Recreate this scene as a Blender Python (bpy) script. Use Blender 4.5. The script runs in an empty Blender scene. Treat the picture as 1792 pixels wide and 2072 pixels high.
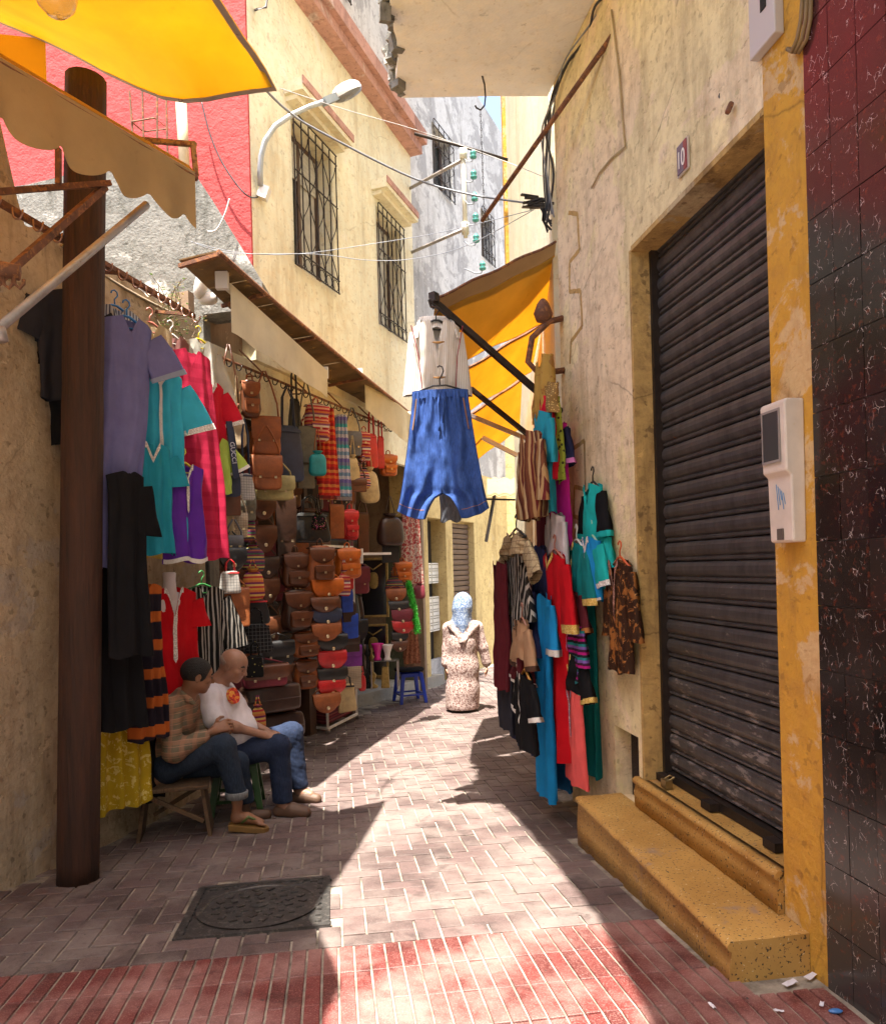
import bpy, math, random
import numpy as np
from mathutils import Vector, Matrix, noise as mnoise
R = math.radians
random.seed(7)
SC = bpy.context.scene
COL = SC.collection
# ------------------------------------------------------------------ camera
F, CX, CY, EYE, ROLL = 1500.0, 896.0, 1148.0, 1.75, R(1.55)   # photo measured at 1792 px wide
cd = bpy.data.cameras.new('camera'); cam = bpy.data.objects.new('camera', cd); COL.objects.link(cam)
cd.sensor_fit = 'HORIZONTAL'; cd.sensor_width = 36.0; cd.lens = F / 1792 * 36.0
cd.shift_y = (CY - 1036) / 1792; cd.clip_start = 0.05; cd.clip_end = 400
_r = Vector((math.cos(ROLL), 0, -math.sin(ROLL))); _u = Vector((math.sin(ROLL), 0, math.cos(ROLL)))
cam.matrix_world = Matrix(((_r.x, _u.x, 0, 0), (_r.y, _u.y, -1, 0), (_r.z, _u.z, 0, EYE), (0, 0, 0, 1)))
SC.camera = cam
# ------------------------------------------------------------------ sky and sun
SUN = Vector((-0.095, -0.25, 1.0)).normalized()               # towards the sun
el = math.asin(SUN.z); az = math.atan2(SUN.x, SUN.y)
w = bpy.data.worlds.new('World'); SC.world = w; w.use_nodes = True
nt = w.node_tree; nt.nodes.clear()
sky = nt.nodes.new('ShaderNodeTexSky'); sky.sky_type = 'NISHITA'; sky.sun_disc = False
sky.sun_elevation = el; sky.sun_rotation = az; sky.dust_density = 4.0; sky.air_density = 1.0
bg = nt.nodes.new('ShaderNodeBackground'); bg.inputs[1].default_value = 0.13
wo = nt.nodes.new('ShaderNodeOutputWorld'); nt.links.new(sky.outputs[0], bg.inputs[0]); nt.links.new(bg.outputs[0], wo.inputs[0])
sl = bpy.data.lights.new('sun', 'SUN'); sl.energy = 5.0; sl.angle = R(0.53); sl.color = (1.0, 0.93, 0.80)
so = bpy.data.objects.new('sun', sl); COL.objects.link(so)
so.rotation_euler = (-SUN).to_track_quat('-Z', 'Y').to_euler()
vs = SC.view_settings; SC.display_settings.display_device = 'sRGB'
vs.view_transform = 'Standard'; vs.look = 'None'; vs.gamma = 1.0; vs.use_curve_mapping = False
vs.exposure = 2.12
SC.cycles.use_denoising = True; SC.cycles.max_bounces = 8; SC.cycles.diffuse_bounces = 5
SC.cycles.transparent_max_bounces = 12; SC.cycles.sample_clamp_indirect = 8.0
SC.cycles.caustics_reflective = False; SC.cycles.caustics_refractive = False

# ------------------------------------------------------------------ pixel -> ray helpers (1792 x 2072 photo pixels)
def ray(px, py):
    u = (px - CX) / F; v = (CY - py) / F
    c, s = math.cos(ROLL), math.sin(ROLL)
    return Vector((u * c + v * s, 1.0, -u * s + v * c))
def at(px, py, Y):
    r = ray(px, py); return Vector((r.x * Y, Y, EYE + r.z * Y))
def gz(Y):      # the lane drops away from the camera, steeply at first
    return -0.08 * max(0.0, min(Y, 5.3) - 2.9) - 0.03 * max(0.0, min(Y, 8.0) - 5.3)
def ground(px, py, h=0.0):
    r = ray(px, py); Y = (h - EYE) / r.z
    for _ in range(12): Y = (h + gz(Y) - EYE) / r.z
    return Vector((r.x * Y, Y, h + gz(Y)))
class Plane:
    """upright plane: line X = x0 + m*Y on the ground; n points into the alley"""
    def __init__(s, x0, m, side):
        s.o = Vector((x0, 0, 0)); s.d = Vector((m, 1, 0)).normalized()
        s.n = Vector((s.d.y, -s.d.x, 0)) * side; s.x0 = x0; s.m = m
    def hit(s, px, py, off=0.0):
        r = ray(px, py); o = s.o + s.n * off
        Y = (o - Vector((0, 0, EYE))).dot(s.n) / r.dot(s.n)
        p = Vector((r.x * Y, Y, EYE + r.z * Y)); return p
    def uz(s, px, py, off=0.0):
        p = s.hit(px, py, off); return (p - s.o).dot(s.d), p.z
    def pt(s, u, n, z): return s.o + s.d * u + s.n * n + Vector((0, 0, z))
    def yaw(s):
        y = -s.n; return math.atan2(-y.x, y.y)
RW = Plane(2.035, -0.162, -1)      # right house with the shutter
LW = Plane(-3.73, 0.23, 1)         # old wall on the left
FW = Plane(-4.63, 0.36, 1)         # cream house above the bag shop
BW = Plane(-5.94, 0.45, 1)         # far house / yellow shop fronts
# ------------------------------------------------------------------ mesh builder
class MB:
    def __init__(s): s.v = []; s.f = []; s.mi = []; s.cur = 0
    def add(s, vs_, fs):
        b = len(s.v); s.v += [tuple(p) for p in vs_]
        for f in fs: s.f.append(tuple(i + b for i in f)); s.mi.append(s.cur)
    def hexa(s, p):   # 8 points: bottom ring ccw 0-3, top ring 4-7
        s.add(p, [(3, 2, 1, 0), (4, 5, 6, 7), (0, 1, 5, 4), (1, 2, 6, 5), (2, 3, 7, 6), (3, 0, 4, 7)])
    def box(s, c, d, rot=None):
        c = Vector(c); hx, hy, hz = d[0] / 2, d[1] / 2, d[2] / 2
        p = [Vector(q) for q in ((-hx, -hy, -hz), (hx, -hy, -hz), (hx, hy, -hz), (-hx, hy, -hz), (-hx, -hy, hz), (hx, -hy, hz), (hx, hy, hz), (-hx, hy, hz))]
        if rot is not None: p = [rot @ q for q in p]
        s.hexa([c + q for q in p])
    def span(s, x0, x1, y0, y1, z0, z1): s.box(((x0 + x1) / 2, (y0 + y1) / 2, (z0 + z1) / 2), (abs(x1 - x0), abs(y1 - y0), abs(z1 - z0)))
    def pbox(s, pl, u0, u1, n0, n1, z0, z1):      # box in a plane's frame; z0/z1 may be (at u0, at u1)
        a0, a1 = z0 if isinstance(z0, tuple) else (z0, z0); b0, b1 = z1 if isinstance(z1, tuple) else (z1, z1)
        p = [pl.pt(u0, n0, a0), pl.pt(u1, n0, a1), pl.pt(u1, n1, a1), pl.pt(u0, n1, a0), pl.pt(u0, n0, b0), pl.pt(u1, n0, b1), pl.pt(u1, n1, b1), pl.pt(u0, n1, b0)]
        if pl.d.cross(pl.n).z < 0: p = [p[i] for i in (3, 2, 1, 0, 7, 6, 5, 4)]
        s.hexa(p)
    def tube(s, path, r, n=8, cap=True):
        path = [Vector(p) for p in path]; rs = r if isinstance(r, (list, tuple)) else [r] * len(path)
        up = Vector((0, 0, 1)); rings = []; prev = None
        for i, p in enumerate(path):
            t = (path[min(i + 1, len(path) - 1)] - path[max(i - 1, 0)])
            t = t.normalized() if t.length > 1e-9 else Vector((0, 0, 1))
            if prev is None:
                a = t.cross(up)
                if a.length < 1e-3: a = t.cross(Vector((1, 0, 0)))
            else:
                a = prev - t * prev.dot(t)
                if a.length < 1e-4: a = t.cross(up)
            a.normalize(); prev = a; b = t.cross(a)
            rings.append([p + (a * math.cos(2 * math.pi * k / n) + b * math.sin(2 * math.pi * k / n)) * rs[i] for k in range(n)])
        vs_ = [q for ring in rings for q in ring]; fs = []
        for i in range(len(rings) - 1):
            for k in range(n):
                k2 = (k + 1) % n; fs.append((i * n + k, i * n + k2, (i + 1) * n + k2, (i + 1) * n + k))
        if cap: fs.append(tuple(range(n - 1, -1, -1))); fs.append(tuple((len(rings) - 1) * n + k for k in range(n)))
        s.add(vs_, fs)
    def lathe(s, prof, c=(0, 0, 0), n=16):
        c = Vector(c); vs_ = []; fs = []
        for (r, z) in prof:
            for k in range(n): a = 2 * math.pi * k / n; vs_.append(c + Vector((r * math.cos(a), r * math.sin(a), z)))
        for i in range(len(prof) - 1):
            for k in range(n): k2 = (k + 1) % n; fs.append((i * n + k, i * n + k2, (i + 1) * n + k2, (i + 1) * n + k))
        fs.append(tuple(range(n - 1, -1, -1))); fs.append(tuple((len(prof) - 1) * n + k for k in range(n)))
        s.add(vs_, fs)
    def grid(s, P, close=False):     # P[r][c]
        nr, nc = len(P), len(P[0]); vs_ = [q for row in P for q in row]; fs = []
        for r in range(nr - 1):
            for c in range(nc if close else nc - 1):
                c2 = (c + 1) % nc; fs.append((r * nc + c, r * nc + c2, (r + 1) * nc + c2, (r + 1) * nc + c))
        s.add(vs_, fs)
    def sheet(s, P, t):              # thin solid from a grid of points
        nr, nc = len(P), len(P[0]); N = []
        for r in range(nr):
            row = []
            for c in range(nc):
                a = Vector(P[r][min(c + 1, nc - 1)]) - Vector(P[r][max(c - 1, 0)]); b = Vector(P[min(r + 1, nr - 1)][c]) - Vector(P[max(r - 1, 0)][c])
                q = a.cross(b); row.append(q.normalized() if q.length > 1e-12 else Vector((0, 0, 1)))
            N.append(row)
        A = [[Vector(P[r][c]) + N[r][c] * t / 2 for c in range(nc)] for r in range(nr)]
        B = [[Vector(P[r][c]) - N[r][c] * t / 2 for c in range(nc)] for r in range(nr)]
        s.grid(A); s.grid([row[::-1] for row in B])
        top = [A[0], B[0]]; s.grid([B[0], A[0]]); s.grid([A[-1], B[-1]])
        s.grid([[A[r][0], B[r][0]] for r in range(nr)]); s.grid([[B[r][-1], A[r][-1]] for r in range(nr)])
    def prism(s, poly, a, b):        # poly list of 2d -> callable a(p), b(p) giving the two ends
        n = len(poly); s.add([a(p) for p in poly] + [b(p) for p in poly], [tuple(range(n - 1, -1, -1)), tuple(range(n, 2 * n))] + [(i, (i + 1) % n, n + (i + 1) % n, n + i) for i in range(n)])
    def build(s, name, mat, parent=None, smooth=False, bevel=0.0):
        me = bpy.data.meshes.new(name); me.from_pydata(s.v, [], s.f)
        for m in (mat if isinstance(mat, (list, tuple)) else [mat]): me.materials.append(m)
        if any(s.mi): me.polygons.foreach_set('material_index', s.mi)
        if smooth: me.polygons.foreach_set('use_smooth', [True] * len(me.polygons))
        me.update()
        o = bpy.data.objects.new(name, me); COL.objects.link(o)
        if parent is not None: o.parent = parent
        if bevel:
            md = o.modifiers.new('bevel', 'BEVEL'); md.width = bevel; md.segments = 2; md.limit_method = 'ANGLE'; md.angle_limit = R(40)
        return o
def mesh_obj(name, me, parent=None):
    o = bpy.data.objects.new(name, me); COL.objects.link(o)
    if parent is not None: o.parent = parent
    return o
def empty(name, loc=(0, 0, 0), rz=0.0):
    o = bpy.data.objects.new(name, None); COL.objects.link(o); o.location = loc; o.rotation_euler = (0, 0, rz); o.empty_display_size = 0.1
    return o
def tag(o, label, cat, group=None):
    o['label'] = label; o['category'] = cat
    if group: o['group'] = group
    return o
def struct(o): o['kind'] = 'structure'; return o
def stuff(o): o['kind'] = 'stuff'; return o
def vnoise(p, sc=1.0): return mnoise.noise(Vector(p) * sc)
def arc(a, b, sag, n=14):
    a, b = Vector(a), Vector(b); return [a.lerp(b, i / n) - Vector((0, 0, sag * 4 * (i / n) * (1 - i / n))) for i in range(n + 1)]
# ------------------------------------------------------------------ materials
MATS = {}
class NB:
    def __init__(s, name):
        s.m = bpy.data.materials.new(name); s.m.use_nodes = True; s.t = s.m.node_tree; s.b = s.t.nodes['Principled BSDF']
        s.out = s.t.nodes['Material Output']
    def n(s, typ, **kw):
        nd = s.t.nodes.new('ShaderNode' + typ)
        for k, v in kw.items():
            if k.startswith('_'): setattr(nd, k[1:], v)
            else:
                key = int(k[1:]) if k[0] == 'i' and k[1:].isdigit() else k.replace('__', ' ')
                s.set(nd.inputs[key], v)
        return nd
    def set(s, inp, v):
        if isinstance(v, bpy.types.NodeSocket): s.t.links.new(v, inp)
        elif isinstance(v, bpy.types.Node): s.t.links.new(v.outputs[0], inp)
        else:
            if inp.type == 'RGBA' and len(v) == 3: v = (*v, 1)
            inp.default_value = v
    def coord(s, kind='pos', scale=(1, 1, 1), rot=(0, 0, 0)):
        if kind == 'pos': o = s.n('NewGeometry').outputs['Position']
        else: o = s.n('TexCoord').outputs['Object']
        mp = s.n('Mapping', Vector=o, Scale=scale, Rotation=rot); return mp.outputs[0]
    def noise(s, co, scale, detail=5, rough=.55, dist=0.0): return s.n('TexNoise', Vector=co, Scale=scale, Detail=detail, Roughness=rough, Distortion=dist).outputs[0]
    def ramp(s, f, a, b, inter='LINEAR'):
        r = s.n('ValToRGB', Fac=f); e = r.color_ramp.elements; r.color_ramp.interpolation = inter
        e[0].position = a; e[1].position = b; return r.outputs[0]
    def ramps(s, f, stops, inter='LINEAR'):
        r = s.n('ValToRGB', Fac=f); cr = r.color_ramp; cr.interpolation = inter
        while len(cr.elements) < len(stops): cr.elements.new(0.5)
        for e, (p, c) in zip(cr.elements, stops): e.position = p; e.color = (*c, 1)
        return r.outputs[0]
    def mix(s, f, a, b, mode='MIX'):
        nd = s.n('MixRGB', _blend_type=mode, Fac=f, Color1=a, Color2=b); return nd.outputs[0]
    def math(s, op, a, b=0.0): return s.n('Math', _operation=op, i0=a, i1=b).outputs[0]
    def bump(s, h, strength=.3, dist=.02, prev=None):
        nd = s.n('Bump', Height=h, Strength=strength, Distance=dist)
        if prev is not None: s.set(nd.inputs['Normal'], prev)
        return nd.outputs[0]
    def fin(s, col=None, rough=None, normal=None, metal=None, **kw):
        if col is not None: s.set(s.b.inputs['Base Color'], col)
        if rough is not None: s.set(s.b.inputs['Roughness'], rough)
        if normal is not None: s.set(s.b.inputs['Normal'], normal)
        if metal is not None: s.set(s.b.inputs['Metallic'], metal)
        for k, v in kw.items(): s.set(s.b.inputs[k.replace('__', ' ')], v)
        return s.m
def sc3(c, k): return tuple(min(1, x * k) for x in c)
def plaster(name, c, dark=None, patch=None, patch_t=.62, streak=.5, bump=.35, crack=.5, scale=1.0, patch_scale=1.3):
    b = NB(name); co = b.coord()
    dark = dark or sc3(c, .45)
    n1 = b.noise(co, 1.1 * scale, 8, .62); n2 = b.noise(co, 5.5 * scale, 6, .6); n3 = b.noise(co, 42, 4, .6)
    col = b.mix(b.ramp(n1, .3, .75), sc3(c, .86), sc3(c, 1.1)); col = b.mix(b.math('MULTIPLY', b.ramp(n2, .5, .8), .35), col, sc3(c, .72))
    if patch:
        pn = b.noise(co, patch_scale, 9, .68, .4); col = b.mix(b.ramp(pn, patch_t, patch_t + .03), col, patch)
    st = b.noise(b.coord('pos', (3.2, 3.2, .5)), 1.0, 7, .7); col = b.mix(b.math('MULTIPLY', b.ramp(st, .52, .70), streak), col, dark)
    bl = b.noise(co, 2.1 * scale, 9, .72, .8); col = b.mix(b.math('MULTIPLY', b.ramp(bl, .52, .64), .5 * streak), col, sc3(dark, 1.5))
    sp = b.noise(co, 16, 3, .5); col = b.mix(b.math('MULTIPLY', b.ramp(sp, .62, .68), .55 * streak + .1), col, dark)
    mo = b.noise(co, 9 * scale, 7, .75); col = b.mix(b.math('MULTIPLY', b.ramp(mo, .46, .62), .30), col, sc3(dark, 2.0)); sf = b.noise(b.coord('pos', (9, 9, 26), (.5, .3, .4)), 1.3, 5, .7); col = b.mix(b.math('MULTIPLY', b.ramp(sf, .615, .66), .4), col, sc3(dark, 1.2)); chp = b.noise(co, 6.5, 6, .75, .3); col = b.mix(b.math('MULTIPLY', b.ramp(chp, .635, .645), .75), col, sc3(c, 1.25) if max(c) < .6 else sc3(c, .62))
    if crack:
        wv = b.n('Mapping', Vector=b.mix(.22, b.n('NewGeometry').outputs['Position'], b.n('TexNoise', Vector=co, Scale=2.2, Detail=5).outputs[1], 'ADD'))
        vo = b.n('TexVoronoi', _feature='DISTANCE_TO_EDGE', Vector=wv, Scale=.85); ck = b.ramp(vo.outputs['Distance'], .0, .006)
        gate = b.ramp(b.noise(co, .9, 2), .52, .6)
        f = b.math('MULTIPLY', b.math('SUBTRACT', 1.0, ck), b.math('MULTIPLY', gate, crack)); col = b.mix(f, col, sc3(dark, .6))
    h = b.math('ADD', b.math('MULTIPLY', n2, .7), b.math('MULTIPLY', n3, .35)); h = b.math('ADD', h, n1); h = b.math('SUBTRACT', h, b.math('MULTIPLY', b.ramp(chp, .635, .645), .4))
    return b.fin(col, .9, b.bump(h, bump, .03), Specular__IOR__Level=.15)
def paint(name, c, rough=.55, wear=None, wear_t=.6, kind='obj', metal=0.0, bump=.12, var=.2, scale=6):
    b = NB(name); co = b.coord(kind); n1 = b.noise(co, scale, 6, .6)
    col = b.mix(b.ramp(n1, .3, .7), sc3(c, 1 - var), sc3(c, 1 + var))
    if wear: col = b.mix(b.ramp(b.noise(co, scale * 1.7, 8, .68), wear_t, wear_t + .06), col, wear)
    return b.fin(col, rough, b.bump(b.noise(co, scale * 7, 4), bump, .006), metal)
def leather(name, c, rough=.45, var=.35):
    b = NB(name); co = b.coord('obj'); ri = b.n('ObjectInfo').outputs['Random']
    n1 = b.noise(co, 9, 6, .65); n2 = b.noise(co, 70, 3, .5)
    col = b.mix(b.ramp(n1, .3, .72), sc3(c, 1 - var), sc3(c, 1 + var)); col = b.mix(b.math('MULTIPLY', b.ramp(n2, .55, .75), .4), col, sc3(c, .45))
    h = b.math('ADD', b.math('MULTIPLY', n1, .8), b.math('MULTIPLY', n2, .25))
    return b.fin(col, rough, b.bump(h, .45, .012))
def fabric(name, c, c2=None, pat='plain', scale=40.0, sheen=.0, rough=.9, c3=None, trans=.0, thr=.55, bump=.5):
    b = NB(name); co = b.coord('obj'); col = c; n1 = b.noise(co, 7, 5, .6)
    sx = b.n('SeparateXYZ', Vector=co); X, Y, Z = sx.outputs
    def bands(axis, sc, wob=.0):
        v = b.math('MULTIPLY', axis, sc)
        if wob: v = b.math('ADD', v, b.math('MULTIPLY', n1, wob))
        return v
    if pat == 'stripeV': col = b.mix(b.ramp(b.math('FRACT', bands(X, scale, .1)), thr, thr + .04), c, c2)
    elif pat == 'stripeH': col = b.mix(b.ramp(b.math('FRACT', bands(Z, scale, .1)), thr, thr + .04), c, c2)
    elif pat == 'multiH' or pat == 'multiV':
        f = b.math('FRACT', bands(Z if pat == 'multiH' else X, scale, .06))
        cs = c3; col = b.ramps(f, [(i / len(cs), q) for i, q in enumerate(cs)], 'CONSTANT')
    elif pat == 'plaid':
        f1 = b.ramp(b.math('FRACT', bands(X, scale, .05)), .6, .66); f2 = b.ramp(b.math('FRACT', bands(Z, scale, .05)), .6, .66)
        f3 = b.ramp(b.math('FRACT', bands(Z, scale * 2, .05)), .86, .88)
        col = b.mix(b.math('MULTIPLY', f1, .6), c, c2); col = b.mix(b.math('MULTIPLY', f2, .6), col, c2)
        if c3: col = b.mix(b.math('MULTIPLY', f3, .8), col, c3)
    elif pat == 'grid':
        f1 = b.ramp(b.math('FRACT', bands(X, scale)), .88, .9); f2 = b.ramp(b.math('FRACT', bands(Z, scale)), .88, .9)
        col = b.mix(f1, c, c2); col = b.mix(f2, col, c2)
    elif pat == 'floral':
        nn = b.noise(co, scale, 4, .6, .8); col = b.mix(b.ramp(nn, thr, thr + .03), c, c2)
        if c3: col = b.mix(b.ramp(b.noise(co, scale * 1.7, 3, .6, 1.2), .64, .66), col, c3)
    elif pat == 'dots':
        vo = b.n('TexVoronoi', Vector=co, Scale=scale); col = b.mix(b.ramp(vo.outputs['Distance'], thr * .5, thr * .5 + .05), c2, c)
    elif pat == 'denim':
        nn = b.noise(b.coord('obj', (140, 140, 25)), 1, 3, .6); col = b.mix(b.ramp(nn, .35, .7), sc3(c, .75), sc3(c, 1.35))
        col = b.mix(b.math('MULTIPLY', b.ramp(n1, .5, .8), .22), col, c2 or sc3(c, 1.7))
    if isinstance(col, tuple): col = b.mix(b.ramp(n1, .25, .75), sc3(c, .85), sc3(c, 1.12))
    else: col = b.mix(.25, col, b.mix(b.ramp(n1, .3, .7), (.55, .55, .55), (1, 1, 1)), 'MULTIPLY')
    wv = b.noise(b.coord('obj', (1, 1, 1)), 320, 2, .5); wr = b.noise(b.coord('obj', (1, 1, .4)), 14, 4, .55)
    nm = b.bump(b.math('ADD', b.math('MULTIPLY', wv, .25), wr), bump, .02)
    m = b.fin(col, rough, nm, Specular__IOR__Level=.2 if max(c) > .05 else .06, Sheen__Weight=sheen)
    if trans:
        tr = b.n('BsdfTranslucent', Color=col); mx = b.n('MixShader', Fac=trans, i1=b.b.outputs[0], i2=tr.outputs[0])
        b.t.links.new(mx.outputs[0], b.out.inputs[0])
    return m
def simple(name, c, rough=.5, metal=0.0, **kw): return NB(name).fin(c, rough, None, metal, **kw)
# ================================================================== SETTING
def wall_holes(mb, pl, u0, u1, z0, z1, n0, n1, holes):
    us = sorted({u0, u1, *[h[0] for h in holes], *[h[1] for h in holes]}); zs = sorted({z0, z1, *[h[2] for h in holes], *[h[3] for h in holes]})
    us = [u for u in us if u0 <= u <= u1]; zs = [z for z in zs if z0 <= z <= z1]
    for i in range(len(us) - 1):
        j = 0
        while j < len(zs) - 1:
            def hole(a, b):
                um = (us[i] + us[i + 1]) / 2; zm = (zs[b] + zs[b + 1]) / 2
                return any(h[0] < um < h[1] and h[2] < zm < h[3] for h in holes)
            if hole(i, j): j += 1; continue
            k = j
            while k + 1 < len(zs) - 1 and not hole(i, k + 1): k += 1
            mb.pbox(pl, us[i], us[i + 1], n0, n1, zs[j], zs[k + 1]); j = k + 1
M_beige = plaster('beige_plaster', (.84, .73, .43), (.15, .095, .05), (.82, .68, .46), .5, .45, .6, .5, 1.0, .8)
M_ochre = plaster('ochre_paint', (.58, .315, .05), (.2, .1, .03), (.58, .40, .2), .54, .7, .6, .5, 1.6, 2.2)
M_jamb = plaster('dirty_yellow_plaster', (.55, .37, .14), (.1, .06, .03), (.5, .4, .24), .58, .9, .5, .5, 2)
M_cream = plaster('cream_facade', (.80, .76, .58), (.34, .25, .13), (.78, .75, .62), .6, .5, .3, .35)
M_pink = plaster('pink_band', (.50, .28, .23), (.16, .09, .07), (.55, .42, .37), .62, .8, .5, .2, 2)
M_white = plaster('white_limewash', (.58, .575, .56), (.2, .19, .18), (.36, .355, .35), .52, .8, .4, .2)
M_grey = plaster('bare_grey_render', (.21, .205, .19), (.05, .05, .042), (.5, .49, .46), .57, 1.0, .7, .5, 2)  # grey broken by paler patches at random
M_red = plaster('red_facade', (.46, .075, .075), (.3, .05, .05), None, .6, .2, .7, .0, 2.2)
M_old = plaster('old_cream_plaster', (.50, .40, .28), (.12, .085, .05), (.42, .36, .3), .55, .75, .7, .8, 1.4)
M_yellow = plaster('yellow_shop_paint', (.60, .47, .22), (.16, .1, .04), (.58, .48, .28), .6, .6, .4, .4)
M_soffit = plaster('soffit_white', (.86, .87, .88), (.5, .46, .4), (.6, .57, .53), .67, .2, .25, .3)
M_rust = paint('rusty_iron', (.16, .07, .04), .75, (.3, .13, .05), .52, 'pos', .2, .4, .4, 14)
M_iron = paint('dark_iron', (.035, .026, .022), .5, (.12, .06, .035), .66, 'pos', .5, .2, .3, 14)
M_steel = paint('grey_steel_tube', (.32, .29, .28), .5, (.2, .11, .06), .62, 'pos', .5, .2, .25, 10)
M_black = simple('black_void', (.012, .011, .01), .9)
M_glass = simple('window_glass', (.03, .035, .035), .08)

# ---------------------------------------------------------------- ground
TH = R(8.5); TU = Vector((math.cos(TH), math.sin(TH), 0)); TV = Vector((-math.sin(TH), math.cos(TH), 0))
def ground_mat():
    b = NB('mortar'); co = b.coord(); n = b.noise(co, 6, 7, .65); col = b.mix(b.ramp(n, .3, .7), (.07, .058, .048), (.42, .37, .30))
    return b.fin(col, .95, b.bump(b.noise(co, 60, 4), .5, .01))
mb = MB(); ys = [-8, -3, 0, 1.5, 2.5, 2.9] + [2.9 + .2 * i for i in range(1, 13)] + [5.6, 6, 6.5, 7, 7.5, 8, 9, 11, 14, 18, 30, 80]
mb.grid([[(x, y, gz(y) - .009) for x in (-60, -8, -4, -2, 0, 2, 4, 8, 60)] for y in ys])
gr = struct(mb.build('ground', ground_mat()))
def pav_mat(name, c, worn, rough, speck):
    b = NB(name); co = b.coord(); ri = b.n('ObjectInfo').outputs['Random']
    nl = b.noise(co, 2.3, 6, .6); nf = b.noise(co, 150, 3, .6); nm = b.noise(co, 26, 5, .65)
    col = b.mix(ri, sc3(c, .68), sc3(c, 1.32)); col = b.mix(b.math('MULTIPLY', b.ramp(nl, .42, .62), .6), col, worn)  # worn patches, partly whitened to put blown-out sunlight into the colour
    col = b.mix(b.math('MULTIPLY', b.ramp(nf, .5, .72), speck), col, sc3(worn, 1.25)); col = b.mix(b.math('MULTIPLY', b.ramp(nm, .55, .8), .5), col, sc3(c, .45))
    col = b.mix(b.math('MULTIPLY', b.ramp(b.noise(co, 3.7, 7, .7, .5), .54, .64), .5), col, sc3(c, .35)); col = b.mix(b.ramp(b.noise(co, 34, 2, .5), .74, .76), col, (.03, .025, .022))
    rg = b.math('ADD', rough, b.math('MULTIPLY', nm, .25))
    return b.fin(col, rg, b.bump(b.math('ADD', nm, b.math('MULTIPLY', nf, .5)), .5, .006))
M_brick = pav_mat('mauve_brick', (.088, .056, .054), (.22, .18, .165), .6, .3)
M_redt = pav_mat('red_terrazzo', (.105, .017, .015), (.35, .20, .18), .45, .5)
def slab_mesh(name, w, l, h, mat, bev=.004):
    m = MB(); x, y = w / 2, l / 2
    m.v = [(-x, -y, -h), (x, -y, -h), (x, y, -h), (-x, y, -h), (-x, -y, -bev), (x, -y, -bev), (x, y, -bev), (-x, y, -bev), (-x + bev, -y + bev, 0), (x - bev, -y + bev, 0), (x - bev, y - bev, 0), (-x + bev, y - bev, 0)]
    m.f = [(0, 1, 5, 4), (1, 2, 6, 5), (2, 3, 7, 6), (3, 0, 4, 7), (4, 5, 9, 8), (5, 6, 10, 9), (6, 7, 11, 10), (7, 4, 8, 11), (8, 9, 10, 11)]
    me = bpy.data.meshes.new(name); me.from_pydata(m.v, [], m.f); me.materials.append(mat); return me
MH = ground(525, 1834)                                   # manhole centre
def slope_at(Y): return math.atan((gz(Y + .05) - gz(Y - .05)) / .1)
def lay(me, name, parent, p, rot, dz=0.0):
    o = mesh_obj(name, me, parent); a = slope_at(p.y)
    o.matrix_world = Matrix.Translation((p.x, p.y, gz(p.y) + dz)) @ Matrix.Rotation(a, 4, 'X') @ Matrix.Rotation(rot, 4, 'Z') @ Matrix.Rotation(random.gauss(0, .004), 4, 'X') @ Matrix.Rotation(random.gauss(0, .004), 4, 'Y')
    return o
edge0 = Vector((-.047, 3.62, 0))                          # border between red strips and bricks
sw, slen, gap = .0725, .272, .010
redp = struct(empty('red_tile_pavement', (0, 0, 0))); hbp = struct(empty('brick_pavement', (0, 0, 0)))
me_s = slab_mesh('tile', sw - .010, slen - .006, .03, M_redt, .003); extra = MB(); cnt = 0
cands = []
for r in range(8):
    for c in range(-46, 40):
        p = edge0 + TV * (-(r + .5) * slen) + TU * ((c + .5) * sw); 
        if p.y < .3: continue
        u, n = (p - RW.o).dot(RW.d), (p - RW.o).dot(RW.n)
        if n < .03 or (n < .36 and 3.2 < u < 5.2): continue
        if (p - LW.o).dot(LW.n) < .02: continue
        cands.append((r > 3, abs(p.x + .1), p))
cands.sort(key=lambda t: (t[0], t[1]))
for k, (_, _, p) in enumerate(cands):
    if k < 300: lay(me_s, 'tile', redp, p, TH, random.gauss(0, .0012))
    else: extra.box((p.x, p.y, gz(p.y) - .006), (sw - .011, slen - .006, .012), Matrix.Rotation(TH, 3, 'Z'))
if extra.v: stuff(extra.build('tile_field', M_redt, redp))
BWD = .122; me_b = slab_mesh('brick', 2 * BWD - .012, BWD - .012, .03, M_brick, .004); extra = MB(); cands = []
for i in range(-34, 34):
    for j in range(0, 92):
        t = (i - j) % 4
        if t == 0: cen, rot = (i + 1.0, j + .5), 0
        elif t == 2: cen, rot = (i + .5, j + 0.0), 1
        else: continue
        if rot and j == 0: cen = (i + .5, .5)
        p = edge0 + TU * (cen[0] * BWD) + TV * (cen[1] * BWD + .004)
        half = rot and j == 0
        n = (p - RW.o).dot(RW.n); u = (p - RW.o).dot(RW.d)
        if n < .05 and p.y < 6.6: continue
        if n < .34 and 3.0 < u < 5.35: continue
        if (p - LW.o).dot(LW.n) < .04 and p.y < 7: continue
        if (p - BW.o).dot(BW.n) < .1 and p.y > 9: continue
        if (p - FW.o).dot(FW.n) < -.5 and p.y > 6: continue
        if p.x > 1.5 and p.y > 6: continue
        d = p - MH
        if abs(d.dot(TU)) < .37 and abs(d.dot(TV)) < .36: continue
        cands.append((p.y + abs(p.x) * .5 + (99 if half else 0), p, TH + rot * math.pi / 2))
cands.sort(key=lambda t: t[0])
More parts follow.
